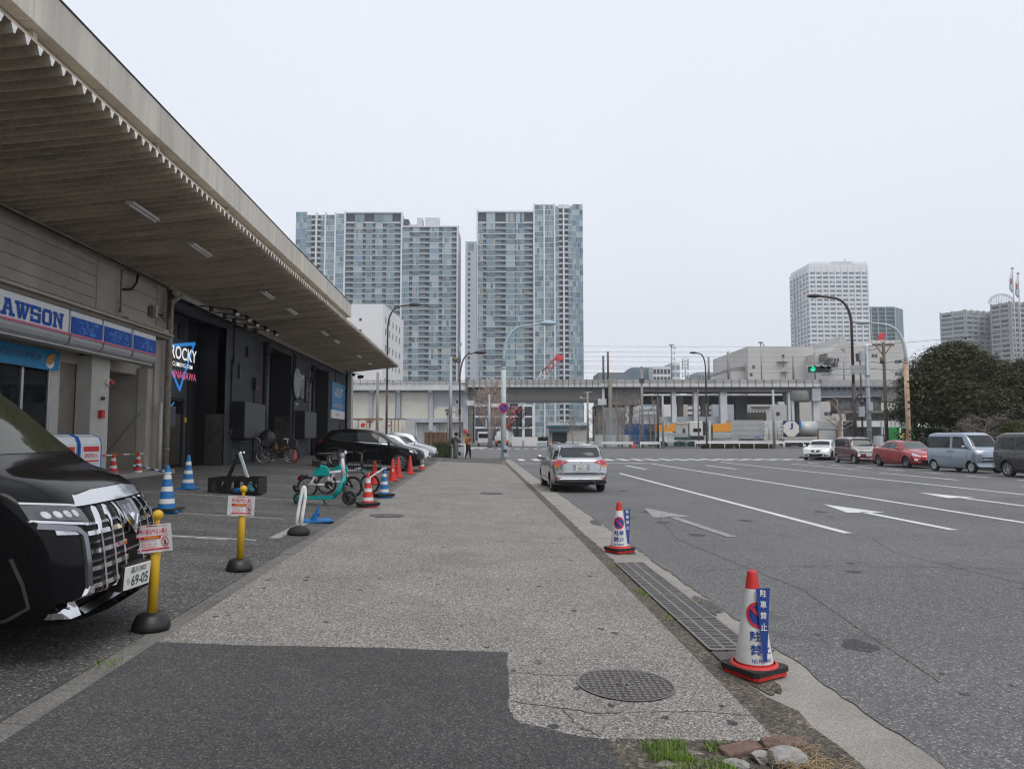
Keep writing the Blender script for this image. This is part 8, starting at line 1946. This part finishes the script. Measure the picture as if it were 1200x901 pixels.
guard('short white guardrail right of the red far cone', [(750, 101), (773, 101)], 101)
guard('white guardrail before the teal roofed garage', [(664, 106), (697, 106)], 106)
make_cone('red', 'far red cone in the gap between two white guardrails across the junction', spot(742.8, 101, ROAD_Z), 0, 0, s=1.5)
make_cone('red_band', 'far red and white cone by the garage entrance', spot(645.5, 112, -.2), 0, 0, s=1.7)
o = far_root('road_barrier', 112, 'low white and blue road barrier left of the garage entrance', 'barrier'); d = 112
b = MB(); b.box(U(629, d), U(641, d), 0, .2, .1, .55, M_lblue); b.build('board', o); b = MB(); b.box(U(629, d), U(641, d), -.02, .22, .6, .85, M_white); b.build('rail', o)
for p in (629.5, 640): b = MB(); b.box(U(p, d), U(p + .8, d), 0, .2, -.2, .9, M_white); b.build('post', o)
o = far_root('planter_wall', 125, 'low white block wall before the banded podium under the viaduct', 'wall'); d = 125
for p0, p1 in ((600, 612), (614, 630)): b = MB(); b.box(U(p0, d), U(p1, d), 0, .8, -.2, Z(512, d), M_bw); b.build('block', o)
o = empty('truck', spot(588, 116, ROAD_Z), -YAW, 'white truck with orange tail lamps driving away under the viaduct', 'truck')
b = MB(); b.box(-1.1, 1.15, 0, 6, 1.0, 1.75, M_cwht); b.build('body', o, bev=.05); b = MB(); b.box(-1.1, 1.1, .05, 6, .45, .98, M_rimd); b.build('chassis', o)
for x in (-.85, .85): b = MB(); b.box(x - .22, x + .22, -.06, 0, .75, 1.0, M_lampo); b.build('tail_lamp', o); b = MB(); b.box(x - .25, x + .25, -.06, 0, .5, .7, M_lampr); b.build('tail_lamp', o); b = MB(); b.tube([(x - .15, .8, .42), (x + .15, .8, .42)], .42, M_tyre, 16); b.build('wheel', o)
b = MB(); b.box(-1.0, 1.05, 6.1, 7.8, .5, 2.5, M_cwht); b.build('cab', o, bev=.1)
o = empty('truck', spot(566.5, 120, ROAD_Z), -YAW, 'white lorry cab facing the crossing left of the orange tailed truck', 'truck')
b = MB(); b.box(-.95, .95, 0, 1.8, .5, 2.4, M_cwht); b.build('cab', o, bev=.15); b = MB(); b.box(-.8, .8, -.04, .1, 1.4, 2.1, M_dglass); b.build('windscreen', o); b = MB(); b.box(-.95, .95, 1.8, 5, .5, 1.5, M_rimd); b.build('bed', o)
for x in (-.8, .8): b = MB(); b.tube([(x - .12, .5, .38), (x + .12, .5, .38)], .4, M_tyre, 14); b.build('wheel', o)
def leafy(name, label, cat, c, size, n, leaf, mats, seed, kind=None):
 r4 = random.Random(seed); b = MB()
 for k in range(n):
  p = Vector((r4.uniform(-1, 1), r4.uniform(-1, 1), r4.uniform(-1, 1))); m_ = max(abs(p.x), abs(p.y), abs(p.z)); p = p / m_ * r4.uniform(.75, 1.05) if r4.random() < .8 else p
  p = Vector((p.x * size[0], p.y * size[1], p.z * size[2])); s = leaf * r4.uniform(.6, 1.4); a = Vector((r4.gauss(0, 1), r4.gauss(0, 1), r4.gauss(0, 1))).normalized(); t = a.orthogonal().normalized(); u = a.cross(t)
  b.add([p - t * s, p + u * s * .5, p + t * s, p - u * s * .5], [(0, 1, 2, 3)], r4.choice(mats))
 b.box(-size[0] * .8, size[0] * .8, -size[1] * .8, size[1] * .8, -size[2], size[2] * .8, mats[0])
 o = empty(name, c, -YAW, label, cat); q = b.build('foliage', o, recalc=False); return o
M_leaf = [mat('leaf_%d' % k, c, .75, var=.2, vscale=1.5, spec=.2) for k, c in enumerate(((.035, .042, .017), (.06, .066, .026), (.105, .105, .045), (.047, .054, .022)))]
leafy('hedge', 'small clipped green hedge beside the farthest silver car', 'hedge', spot(517.5, 51.5, .55), (.62, .5, .62), 2600, .05, [M_leaf[1], M_leaf[2], mat('hedge_leaf', (.07, .10, .03), .6)], 3)
for p0, p1, lab in ((822, 858, 'dark low hedge under the long white guardrail on the left'), (862, 905, 'dark low hedge under the long white guardrail on the right')):
 leafy('hedge', lab, 'hedge', spot((p0 + p1) / 2, 99.6, .2), ((U(p1, 99) - U(p0, 99)) / 2, .3, .3), 1500, .09, [M_leaf[0], M_leaf[1], mat('brown_leaf', (.10, .07, .04), .7)], 5)
leafy('shrub', 'green shrubs in front of the teal roofed garage', 'shrub', spot(632, 140, .5), (1.6, .5, .9), 1200, .14, [M_leaf[1], M_leaf[2], M_leaf[3]], 8)
o = far_root('board_fence', 66, 'rusty brown board fence behind the pale parked cars', 'fence'); d = 66
for k in range(15): b = MB(); p = 498 + k * 1.75; b.box(U(p, d), U(p + 1.65, d), 0, .05, -.1, Z(507.2, d) + rnd.uniform(-.02, .02), mat('rusty_board_%d' % (k % 3), [(.14, .075, .045), (.18, .11, .065), (.11, .07, .05)][k % 3], .9, var=.3, vscale=3)); b.build('board', o)
b = MB(); b.box(U(498, d), U(524, d), -.03, .08, Z(507.2, d), Z(506.6, d), M_rust); b.build('cap_rail', o)
o = far_root('container', 72, 'cream storage container under the viaduct arches by the brown lamp', 'container'); d = 72
b = MB(); b.box(U(453, d), U(472.5, d), 0, 2.4, -.1, Z(491, d), M_cream)
for p in (459, 463, 467): b.box(U(p, d), U(p, d) + .05, -.05, 0, .1, Z(491.5, d), M_rust)
b.build('shell', o); b = MB(); b.box(U(453, d), U(473, d), -.05, 2.4, Z(491, d), Z(490.2, d), M_brown); b.build('roof', o); b = MB(); b.box(U(471.6, d), U(473.4, d), -.06, .1, 0, Z(500, d), M_rustp); b.build('corner_post', o)
b = MB(); disc(b, .22, -.055, M_signred, 20, (U(456.6, d), Z(496.3, d))); disc(b, .15, -.06, M_white, 20, (U(456.6, d), Z(496.3, d))); b.build('round_mark', o)
o = far_root('storage_unit', 76, 'pale storage unit with rusty latch just beyond the warehouse end pillar', 'container'); d = 76
b = MB(); b.box(U(411, d), U(449, d), 0, 2.4, -.1, Z(490.5, d), M_cream); b.box(U(411, d), U(449, d), -.05, 0, Z(491.5, d), Z(490, d), M_rust)
for p in (420, 430, 433): b.box(U(p, d), U(p, d) + .06, -.06, 0, .1, Z(491.5, d), M_rust)
b.build('shell', o); b = MB(); disc(b, .22, -.055, M_signred, 20, (U(426, d), Z(498, d))); b.build('round_mark', o); b = MB(); b.box(U(431, d), U(438, d), -.1, -.05, Z(494, d), Z(492.5, d), M_rust); b.box(U(434, d), U(435, d), -.1, -.05, Z(500, d), Z(492.5, d), M_rust); b.build('latch', o)
b = MB(); b.box(U(411.5, d), U(416, d), -.4, -.1, .4, Z(493, d), M_white); b.box(U(411.8, d), U(415.2, d), -.42, -.4, 1.2, Z(495, d), M_black); b.build('meter_box', o)
o = far_root('metal_cladding', 74, 'grey sheet metal screen between the two pale containers', 'fence'); d = 74
b = MB(); b.box(U(474, d), U(487, d), 0, .1, -.1, Z(494, d), M_trail); b.build('sheet', o); b = MB(); b.box(U(475, d), U(487, d), -.1, 0, -.1, Z(504, d), M_lblue2); b.build('lower_sheet', o)
o = empty('parking_barrier', spot(540.5, 54.2, .0), -YAW, 'white steel barrier with a blank panel between the two people', 'barrier')
b = MB()
for x in (-.28, .28): b.box(x - .06, x + .06, -.05, .05, 0, 1.05, M_white)
b.box(-.34, .34, -.06, .06, .97, 1.08, M_white); b.build('frame', o); b = MB(); b.box(-.22, .22, -.03, .03, .45, .82, M_lblue2); b.build('panel', o); b = MB(); b.box(-.6, 1.9, .3, .36, .72, .8, M_white); b.build('rail', o)
o = far_root('red_awning', 72, 'small red and beige parasol like awning behind the two people', 'awning'); d = 72
b = MB(); b.prism([(U(542.5, d), Z(506.5, d)), (U(550, d), Z(509, d)), (U(547, d), Z(504, d)), (U(543, d), Z(502.5, d))], 0, .6, mat('awning_red', (.4, .06, .07), .7), axis='y'); b.build('cloth', o); b = MB(); b.box(U(543, d), U(548, d), .2, .5, 0, Z(506.5, d), mat('awning_tan', (.4, .33, .22), .8)); b.build('stand', o)
# ---- people
M_skin = mat('skin', (.45, .28, .2), .55, var=.05); M_hairb = mat('hair_dark', (.02, .017, .015), .7, var=.3, vscale=20); M_hairbr = mat('hair_brown', (.09, .045, .025), .7, var=.3, vscale=20)
def person(loc, rz, label, J, rad, hair, cloths, h=1.0):
 """J: joint name -> (x right, y forward, z); limbs grown as one skinned body"""
 o = empty('person', loc, rz, label, 'person'); o.scale = (h, h, h)
 E_ = [('pel', 'wst'), ('wst', 'chs'), ('chs', 'nck'), ('nck', 'hed'), ('hed', 'top')]
 for s in 'LR': E_ += [('pel', 'hip' + s), ('hip' + s, 'kne' + s), ('kne' + s, 'ank' + s), ('ank' + s, 'toe' + s), ('chs', 'sho' + s), ('sho' + s, 'elb' + s), ('elb' + s, 'wri' + s), ('wri' + s, 'fin' + s)]
 for s in 'LR':
  w, f = Vector(J['wri' + s]), Vector(J['fin' + s]); d_ = (f - w).normalized(); c = d_.cross(Vector((0, 0, 1))); c = c.normalized() if c.length > .1 else Vector((1, 0, 0))
  for q in range(4): J['f%d%s' % (q, s)] = tuple(f + d_ * (.075 - .012 * abs(q - 1.4)) + c * (.016 * (q - 1.5)) + Vector((0, 0, -.01))); E_.append(('fin' + s, 'f%d%s' % (q, s))); rad['f%d' % q] = .009
  J['th' + s] = tuple(w + d_ * .06 + c * .045); E_.append(('wri' + s, 'th' + s)); rad['th'] = .011
 names = list(J); me = bpy.data.meshes.new('body'); me.from_pydata([J[n] for n in names], [(names.index(a), names.index(c)) for a, c in E_], [])
 b_ = bpy.data.objects.new('body', me); COL.objects.link(b_)
 b_.modifiers.new('s', 'SKIN'); b_.modifiers.new('u', 'SUBSURF').levels = 2; b_.modifiers['u'].render_levels = 2
 for n, v in zip(names, me.skin_vertices[0].data):
  r = rad.get(n) or rad.get(n[:-1]) or .05; r = r if hasattr(r, '__len__') else (r, r); v.radius = r
  v.use_root = n == 'pel'
 dg = bpy.context.evaluated_depsgraph_get(); m2 = bpy.data.meshes.new_from_object(b_.evaluated_get(dg)); b_.modifiers.clear(); b_.data = m2
 for m in cloths['mats']: m2.materials.append(m)
 for p in m2.polygons: p.use_smooth = True; p.material_index = cloths['pick'](p.center)
 b_.parent = o
 hd = Vector(J['hed'])
 q = MB(); q.ball(tuple(hd + Vector((0, -.012, .055))), hair[1], hair[0], 16, 10, (1.0, 1.08, 1.05)); q.build('hair', o)
 q = MB()
 for s in (-1, 1): q.ball((hd.x + s * .033, hd.y + .088, hd.z + .03), .011, M_ink, 8, 6)
 q.build('eyes', o); q = MB(); q.ball((hd.x, hd.y + .1, hd.z + .0), .016, M_skin, 8, 6, (.8, 1.2, 1.3)); q.build('nose', o)
 return o
base = dict(pel=(0, 0, .95), wst=(0, 0, 1.1), chs=(0, .01, 1.36), nck=(0, .03, 1.5), hed=(0, .05, 1.6), top=(0, .05, 1.68))
rads = dict(pel=(.15, .12), wst=(.14, .11), chs=(.17, .12), nck=.058, hed=(.085, .1), top=.07, hip=.1, kne=.075, ank=.055, toe=.05, sho=.075, elb=.052, wri=.035, fin=.03)
JA = dict(base, hipL=(-.1, 0, .88), kneL=(-.11, .02, .48), ankL=(-.11, -.02, .07), toeL=(-.11, .13, .04), hipR=(.1, 0, .88), kneR=(.11, .02, .48), ankR=(.11, -.02, .07), toeR=(.11, .13, .04),
   shoL=(-.2, .0, 1.4), elbL=(-.24, .18, 1.22), wriL=(-.1, .36, 1.36), finL=(-.06, .42, 1.4), shoR=(.2, .0, 1.4), elbR=(.24, .18, 1.22), wriR=(.1, .36, 1.36), finR=(.06, .42, 1.4))
M_patc = mat('patterned_cloth', (.13, .14, .125), .9, var=.6, vscale=16); M_trous = mat('grey_wide_trousers', (.12, .12, .115), .9, var=.4, vscale=10)
rA = dict(rads, hip=.17, kne=.17, ank=.16, elb=.09, sho=.12, chs=(.24, .2), wst=(.22, .18), pel=(.22, .18), wri=.05)
pa = spot(534, 50.6, .05)
o = person(pa, -math.pi / 2 + .25, 'person in patterned grey clothes with a dark backpack holding a phone at the sidewalk corner', JA, rA, (M_hairb, .135), dict(mats=[M_skin, M_patc, M_trous, M_ink], pick=lambda c: 3 if c.z < .06 else 2 if c.z < .95 else 0 if (c.z > 1.5 or (c.y > .33)) else 1), 1.04)
b = MB(); b.ball((0, -.2, 1.2), .2, M_blackpl, 14, 10, (.85, .6, 1.25)); b.build('backpack', o); b = MB(); b.box(-.04, .04, .43, .445, 1.36, 1.5, M_ink); b.build('phone', o)
JB = dict(base, hipL=(-.09, 0, .88), kneL=(-.1, .1, .5), ankL=(-.1, .12, .08), toeL=(-.1, .27, .05), hipR=(.09, 0, .88), kneR=(.1, -.03, .48), ankR=(.1, -.16, .1), toeR=(.1, -.02, .05),
   shoL=(-.19, 0, 1.4), elbL=(-.26, -.02, 1.13), wriL=(-.16, .18, 1.08), finL=(-.12, .25, 1.09), shoR=(.19, 0, 1.4), elbR=(.26, -.04, 1.13), wriR=(.16, .16, 1.06), finR=(.12, .24, 1.07))
M_rustj = mat('orange_brown_jacket', (.30, .10, .035), .8, var=.25, vscale=8); M_blk = mat('black_trousers', (.016, .016, .018), .85, var=.3)
o = person(spot(548.5, 50.2, .05), -math.pi / 2 - .5, 'person in an orange brown jacket and black trousers walking at the sidewalk corner', JB, dict(rads, sho=.11, elb=.08, chs=(.2, .16), hip=.12, kne=.09, wst=(.18, .14)), (M_hairbr, .125), dict(mats=[M_skin, M_rustj, M_blk, M_band], pick=lambda c: 3 if c.z < .07 else 2 if c.z < .96 else 0 if (c.z > 1.49 or (c.z < 1.13 and c.y > .13)) else 1), 1.0)
b = MB(); b.box(-.1, .1, .1, .125, 1.0, 1.42, M_blk); b.build('dark_shirt', o)
JC = dict(JA, wriL=(-.2, .2, 1.1), finL=(-.2, .28, 1.08), wriR=(.2, .2, 1.1), finR=(.2, .28, 1.08))
person(spot(1036, 58, .05), 2.6, 'person with dark clothes and a cap behind the red hatchback', JC, dict(rads), (M_brown, .12), dict(mats=[M_skin, M_patc, M_blk], pick=lambda c: 2 if c.z < .95 else 0 if c.z > 1.5 else 1), .98)
person(spot(1082, 46, .05), 2.9, 'person in black clothes between the rusty lamp post and the pale blue van', JC, dict(rads), (M_hairb, .13), dict(mats=[M_skin, M_blk, M_blk], pick=lambda c: 2 if c.z < .95 else 0 if (c.z > 1.5 and c.y > .05) else 1), 1.0)
# ---- green and yellow bus behind the evergreen
o = far_root('bus', 78, 'green and yellow bus glimpsed below the evergreen crown', 'bus'); d = 78
M_bg = mat('bus_green', (.02, .30, .05), .4, var=.05)
b = MB(); b.box(U(1052, d), U(1120, d), 0, 2.4, .35, Z(500, d), M_bg); b.build('body', o, bev=.1)
b = MB(); b.prism([(U(1052, d) - .01, Z(513, d)), (U(1064, d), Z(513, d)), (U(1064, d), Z(507.5, d)), (U(1058, d), Z(507.5, d)), (U(1052, d) - .01, Z(510, d))], -.02, .01, mat('bus_yellow', (.6, .5, .02), .4), axis='y'); b.build('yellow_patch', o)
for p0, p1 in ((1054, 1061), (1068, 1078), (1080, 1090), (1092, 1104), (1106, 1118)): b = MB(); b.box(U(p0, d), U(p1, d), -.02, .05, Z(508, d), Z(502, d), M_dglass); b.build('window', o)
wheels(o, (1062, 1112), d, .5)
o = far_root('road_sign', 60, 'back of a grey round sign on a white post beside the green bus', 'sign'); d = 60
b = MB(); b.tube([(U(1053, d), 0, -.1), (U(1053, d), 0, Z(492, d))], .05, M_white, 8); b.build('post', o); b = MB(); b.tube([(U(1056, d), -.05, Z(496, d)), (U(1056, d), -.02, Z(496, d))], .33, M_grey, 20); b.build('disc', o)
o = far_root('utility_cabinet', 49, 'pale blue grey utility cabinet behind the maroon wagon', 'cabinet'); d = 49
b = MB(); b.box(U(1024, d), U(1032.5, d), 0, .4, 0, Z(511, d), M_lblue2); b.build('body', o, bev=.02); b = MB(); b.box(U(1024.5, d), U(1028, d), -.01, 0, .2, Z(511.8, d), M_vgrey); b.build('door', o)
# ---- trees
M_bark = mat('bark_pale', (.26, .21, .17), .9, var=.3, vscale=2); M_twig = mat('twig_pink', (.30, .225, .18), .9, var=.2, vscale=1); M_barkd = mat('bark_dark', (.10, .08, .065), .9, var=.3, vscale=3)
def bare_tree(label, loc, h, width, seed, up=.75, trunk_r=.14, twig=.03, levels=4, m=None, mt=None, first=.25, dens=14, group=None, cat='tree', stub=False):
 r5 = random.Random(seed); m = m or M_bark; mt = mt or M_twig
 o = empty('bare_tree', loc, 0, label, cat, group); T = MB(); C = MB()
 pts = [Vector((r5.gauss(0, .03) * k, r5.gauss(0, .03) * k, h * .92 * k / 6)) for k in range(7)]
 T.tube(pts, [trunk_r * (1 - .13 * k) for k in range(7)], m, 7)
 def grow(p, dr, l, r, lev):
  n = 3; P = [p]; q = p; dd = dr
  for k in range(n):
   dd = (dd + Vector((r5.gauss(0, .12), r5.gauss(0, .12), r5.gauss(0, .08) + up * .12))).normalized(); q = q + dd * l / n; P.append(q)
  C.tube(P, [r * (1 - .2 * k) for k in range(n + 1)], m if lev == 0 else mt, 4 if lev else 5, cap=stub)
  if lev < levels - 1:
   for k in range(3 if lev else 4):
    t = r5.uniform(.35, 1.0); i = min(n - 1, int(t * n)); s = P[i] + (P[i + 1] - P[i]) * (t * n - i)
    a = Vector((r5.gauss(0, 1), r5.gauss(0, 1), r5.gauss(0, .5))).normalized(); grow(s, (dd * up + a * (1.1 - up * .6)).normalized(), l * r5.uniform(.45, .65), max(twig * .5, r * .55), lev + 1)
 for k in range(dens):
  t = first + (1 - first) * k / dens; z = h * .92 * t; i = min(5, int(t * 6)); s = pts[i] + (pts[i + 1] - pts[i]) * (t * 6 - i); a = r5.uniform(0, 6.28)
  l = width * (1.05 - t * .65) * r5.uniform(.7, 1.1); grow(s, Vector((math.cos(a), math.sin(a), up * 1.1)).normalized(), l, max(twig, trunk_r * .38 * (1.1 - t)), 0)
 T.build('trunk', o); C.build('crown', o, recalc=False); return o
gt = 'bare street trees across the junction'
bare_tree('dense pinkish bare tree behind the blue street name pole', spot(576, 108, -.2), depth_z(452, 108) + .3, 4.2, 21, .85, .16, .04, 4, first=.1, dens=44, mt=mat('twig_rose', (.40, .29, .24), .9, var=.2))
bare_tree('brown bare tree under the viaduct beside the red crane boom', spot(606, 132, -.2), depth_z(476, 132), 3.0, 22, .55, .2, .04, 4, m=M_barkd, mt=M_barkd, first=.2, dens=22)
for k, (px, t, w, lab) in enumerate(((671, 484, 2.0, 'bare tree in front of the beige garage'), (697, 476, 1.6, 'slim bare tree at the left end of the pale hoarding'), (709, 472, 2.0, 'bare tree before the pale hoarding, left of the concrete mast'), (724.5, 462, 2.2, 'bare tree right of the tall mast, before the glassy hoarding'), (729, 468, 2.0, 'bare tree close beside its twin before the hoarding end'), (738.5, 470, 2.3, 'bare tree in front of the blue container left side'), (762, 474, 2.2, 'bare tree in front of the blue container right side'), (750, 464, 1.8, 'bare tree close to the transformer pole'), (768, 460, 1.6, 'bare tree beside the brown utility pole'))):
 bare_tree(lab, spot(px, 104.5, 0), depth_z(t, 104.5), w, 30 + k, .7, .13, .026, 4, first=.3, dens=11, group=gt)
o = bare_tree('heavily pruned bare tree with knobby branches before the trailers', spot(984.5, 78, 0), depth_z(464, 78), 2.3, 51, .55, .26, .07, 2, m=M_bark, mt=M_bark, first=.38, dens=11, stub=True)
bare_tree('tangle of grey bare branches below the evergreen behind the pale blue van', spot(1158, 44, 0), 2.9, 2.6, 61, .35, .08, .016, 4, m=mat('bark_grey', (.17, .15, .135), .9), mt=mat('twig_grey', (.2, .175, .16), .9), first=.1, dens=22)
def evergreen(label, loc, blobs, n, leaf, seed, trunks):
 r6 = random.Random(seed); o = empty('evergreen_tree', loc, -YAW, label, 'tree'); B = MB()
 tot = sum(r * r for *_, r in blobs)
 for (cx_, cy_, cz_, r) in blobs:
  nc = max(6, int(n * r * r / tot))
  for k in range(nc):
   a = Vector((r6.gauss(0, 1), r6.gauss(0, 1), r6.gauss(0, 1))).normalized(); inn = r6.random() < .25; rad = r * (r6.uniform(.45, .85) if inn else r6.uniform(.84, 1.02)); c = Vector((cx_, cy_, cz_)) + Vector((a.x * rad, a.y * rad, a.z * rad * .82))
   cl = .4 if inn else r6.uniform(.16, .28); tone = r6.choice((0, 1, 1, 3, 3, 2))
   for q in range(26):
    p = c + Vector((r6.gauss(0, cl * 1.25), r6.gauss(0, cl * 1.25), r6.gauss(0, cl * .42))); s = leaf * r6.uniform(.6, 1.3) * (1.9 if inn else 1)
    nn = (a * .55 + Vector((r6.gauss(0, .33), r6.gauss(0, .33), r6.gauss(0, .3) + .8))).normalized(); t = nn.orthogonal().normalized(); t = Matrix.Rotation(r6.uniform(0, 6.28), 3, nn) @ t; u = nn.cross(t)
    B.add([p - t * s, p + u * s * .55, p + t * s, p - u * s * .55], [(0, 1, 2, 3)], M_leaf[tone if r6.random() < .75 else r6.choice((0, 1, 2, 3))])
 B.build('crown', o, recalc=False)
 for (x, y, bx_, by_, h, r) in trunks: b = MB(); b.tube([(x, y, -.1), (x * .9 + bx_ * .1, y, h * .4), (bx_, by_, h)], [r, r * .8, r * .5], M_barkd, 9); b.build('trunk', o)
 return o
d = 52.0
def bl(px, py, r, y=0): return (side_u(px, d, 5) - side_u(1130, d, 5), y, depth_z(py, d), r)
evergreen('big dark domed evergreen tree behind the red hatchback and pale blue van', spot(1130, d, 0), [bl(1128, 428, 1.9), bl(1100, 438, 1.75, .4), bl(1086, 470, 1.5), bl(1150, 438, 1.9, .3), bl(1118, 465, 2.2, -.6), bl(1148, 475, 2.0, -.4), bl(1093, 486, 1.05, -.5), bl(1074, 484, 1.0), bl(1080, 450, 1.0), bl(1127, 412, 1.0, .2), bl(1062, 484, .7), bl(1168, 440, 1.2, .2), bl(1130, 490, 1.3, -.2), bl(1108, 417, .9, 0), bl(1160, 490, 1.3)], 4300, .075, 71, [(-.5, .3, -1.2, .2, 4.5, .28), (.8, .2, 1.6, .4, 4.6, .24)])
evergreen('second dark evergreen tree reaching out of the right picture edge', spot(1205, d + 2, 0), [(0, 0, depth_z(452, d + 2), 2.0), (-1.9, -.3, depth_z(470, d + 2), 1.6), (1.8, .2, depth_z(462, d + 2), 2.0), (-.6, -.5, depth_z(484, d + 2), 1.6), (1.2, -.6, depth_z(488, d + 2), 1.8), (-2.6, .2, depth_z(447, d + 2), 1.2), (.4, 0, depth_z(434, d + 2), 1.2), (3.4, .3, depth_z(452, d + 2), 2.1), (4.4, 0, depth_z(482, d + 2), 1.9)], 3200, .075, 73, [(.3, .3, .1, .2, 4.2, .26), (2.4, .2, 2.9, .3, 4.4, .22)])
b = MB()
leafy('shrub', 'olive green shrub behind the black minivan', 'shrub', spot(1197, 42, 1.5), (.9, .8, 1.0), 2200, .07, [M_leaf[1], M_leaf[2], mat('olive_leaf', (.10, .095, .035), .6)], 12)
leafy('shrub', 'dark undergrowth filling the space below the evergreen trees', 'shrub', spot(1160, 56, 1.0), (6.5, 1.2, 1.4), 5200, .13, [M_leaf[0], M_leaf[3], mat('under_leaf', (.04, .035, .025), .8)], 14)
# ------------------------------------------------------------------ thin air between here and the towers
hz = bpy.data.materials.new('haze'); hz.use_nodes = True
nt = hz.node_tree; nt.nodes.remove(nt.nodes['Principled BSDF'])
pv = nt.nodes.new('ShaderNodeVolumePrincipled'); pv.inputs['Color'].default_value = (.86, .9, .95, 1); pv.inputs['Density'].default_value = .0004; pv.inputs['Anisotropy'].default_value = .2
nt.links.new(pv.outputs[0], nt.nodes['Material Output'].inputs['Volume'])
b = MB(); b.box(-720, 720, -170, 1020, -1.3, 170, hz)
tag(b.build('haze'), kind='stuff')
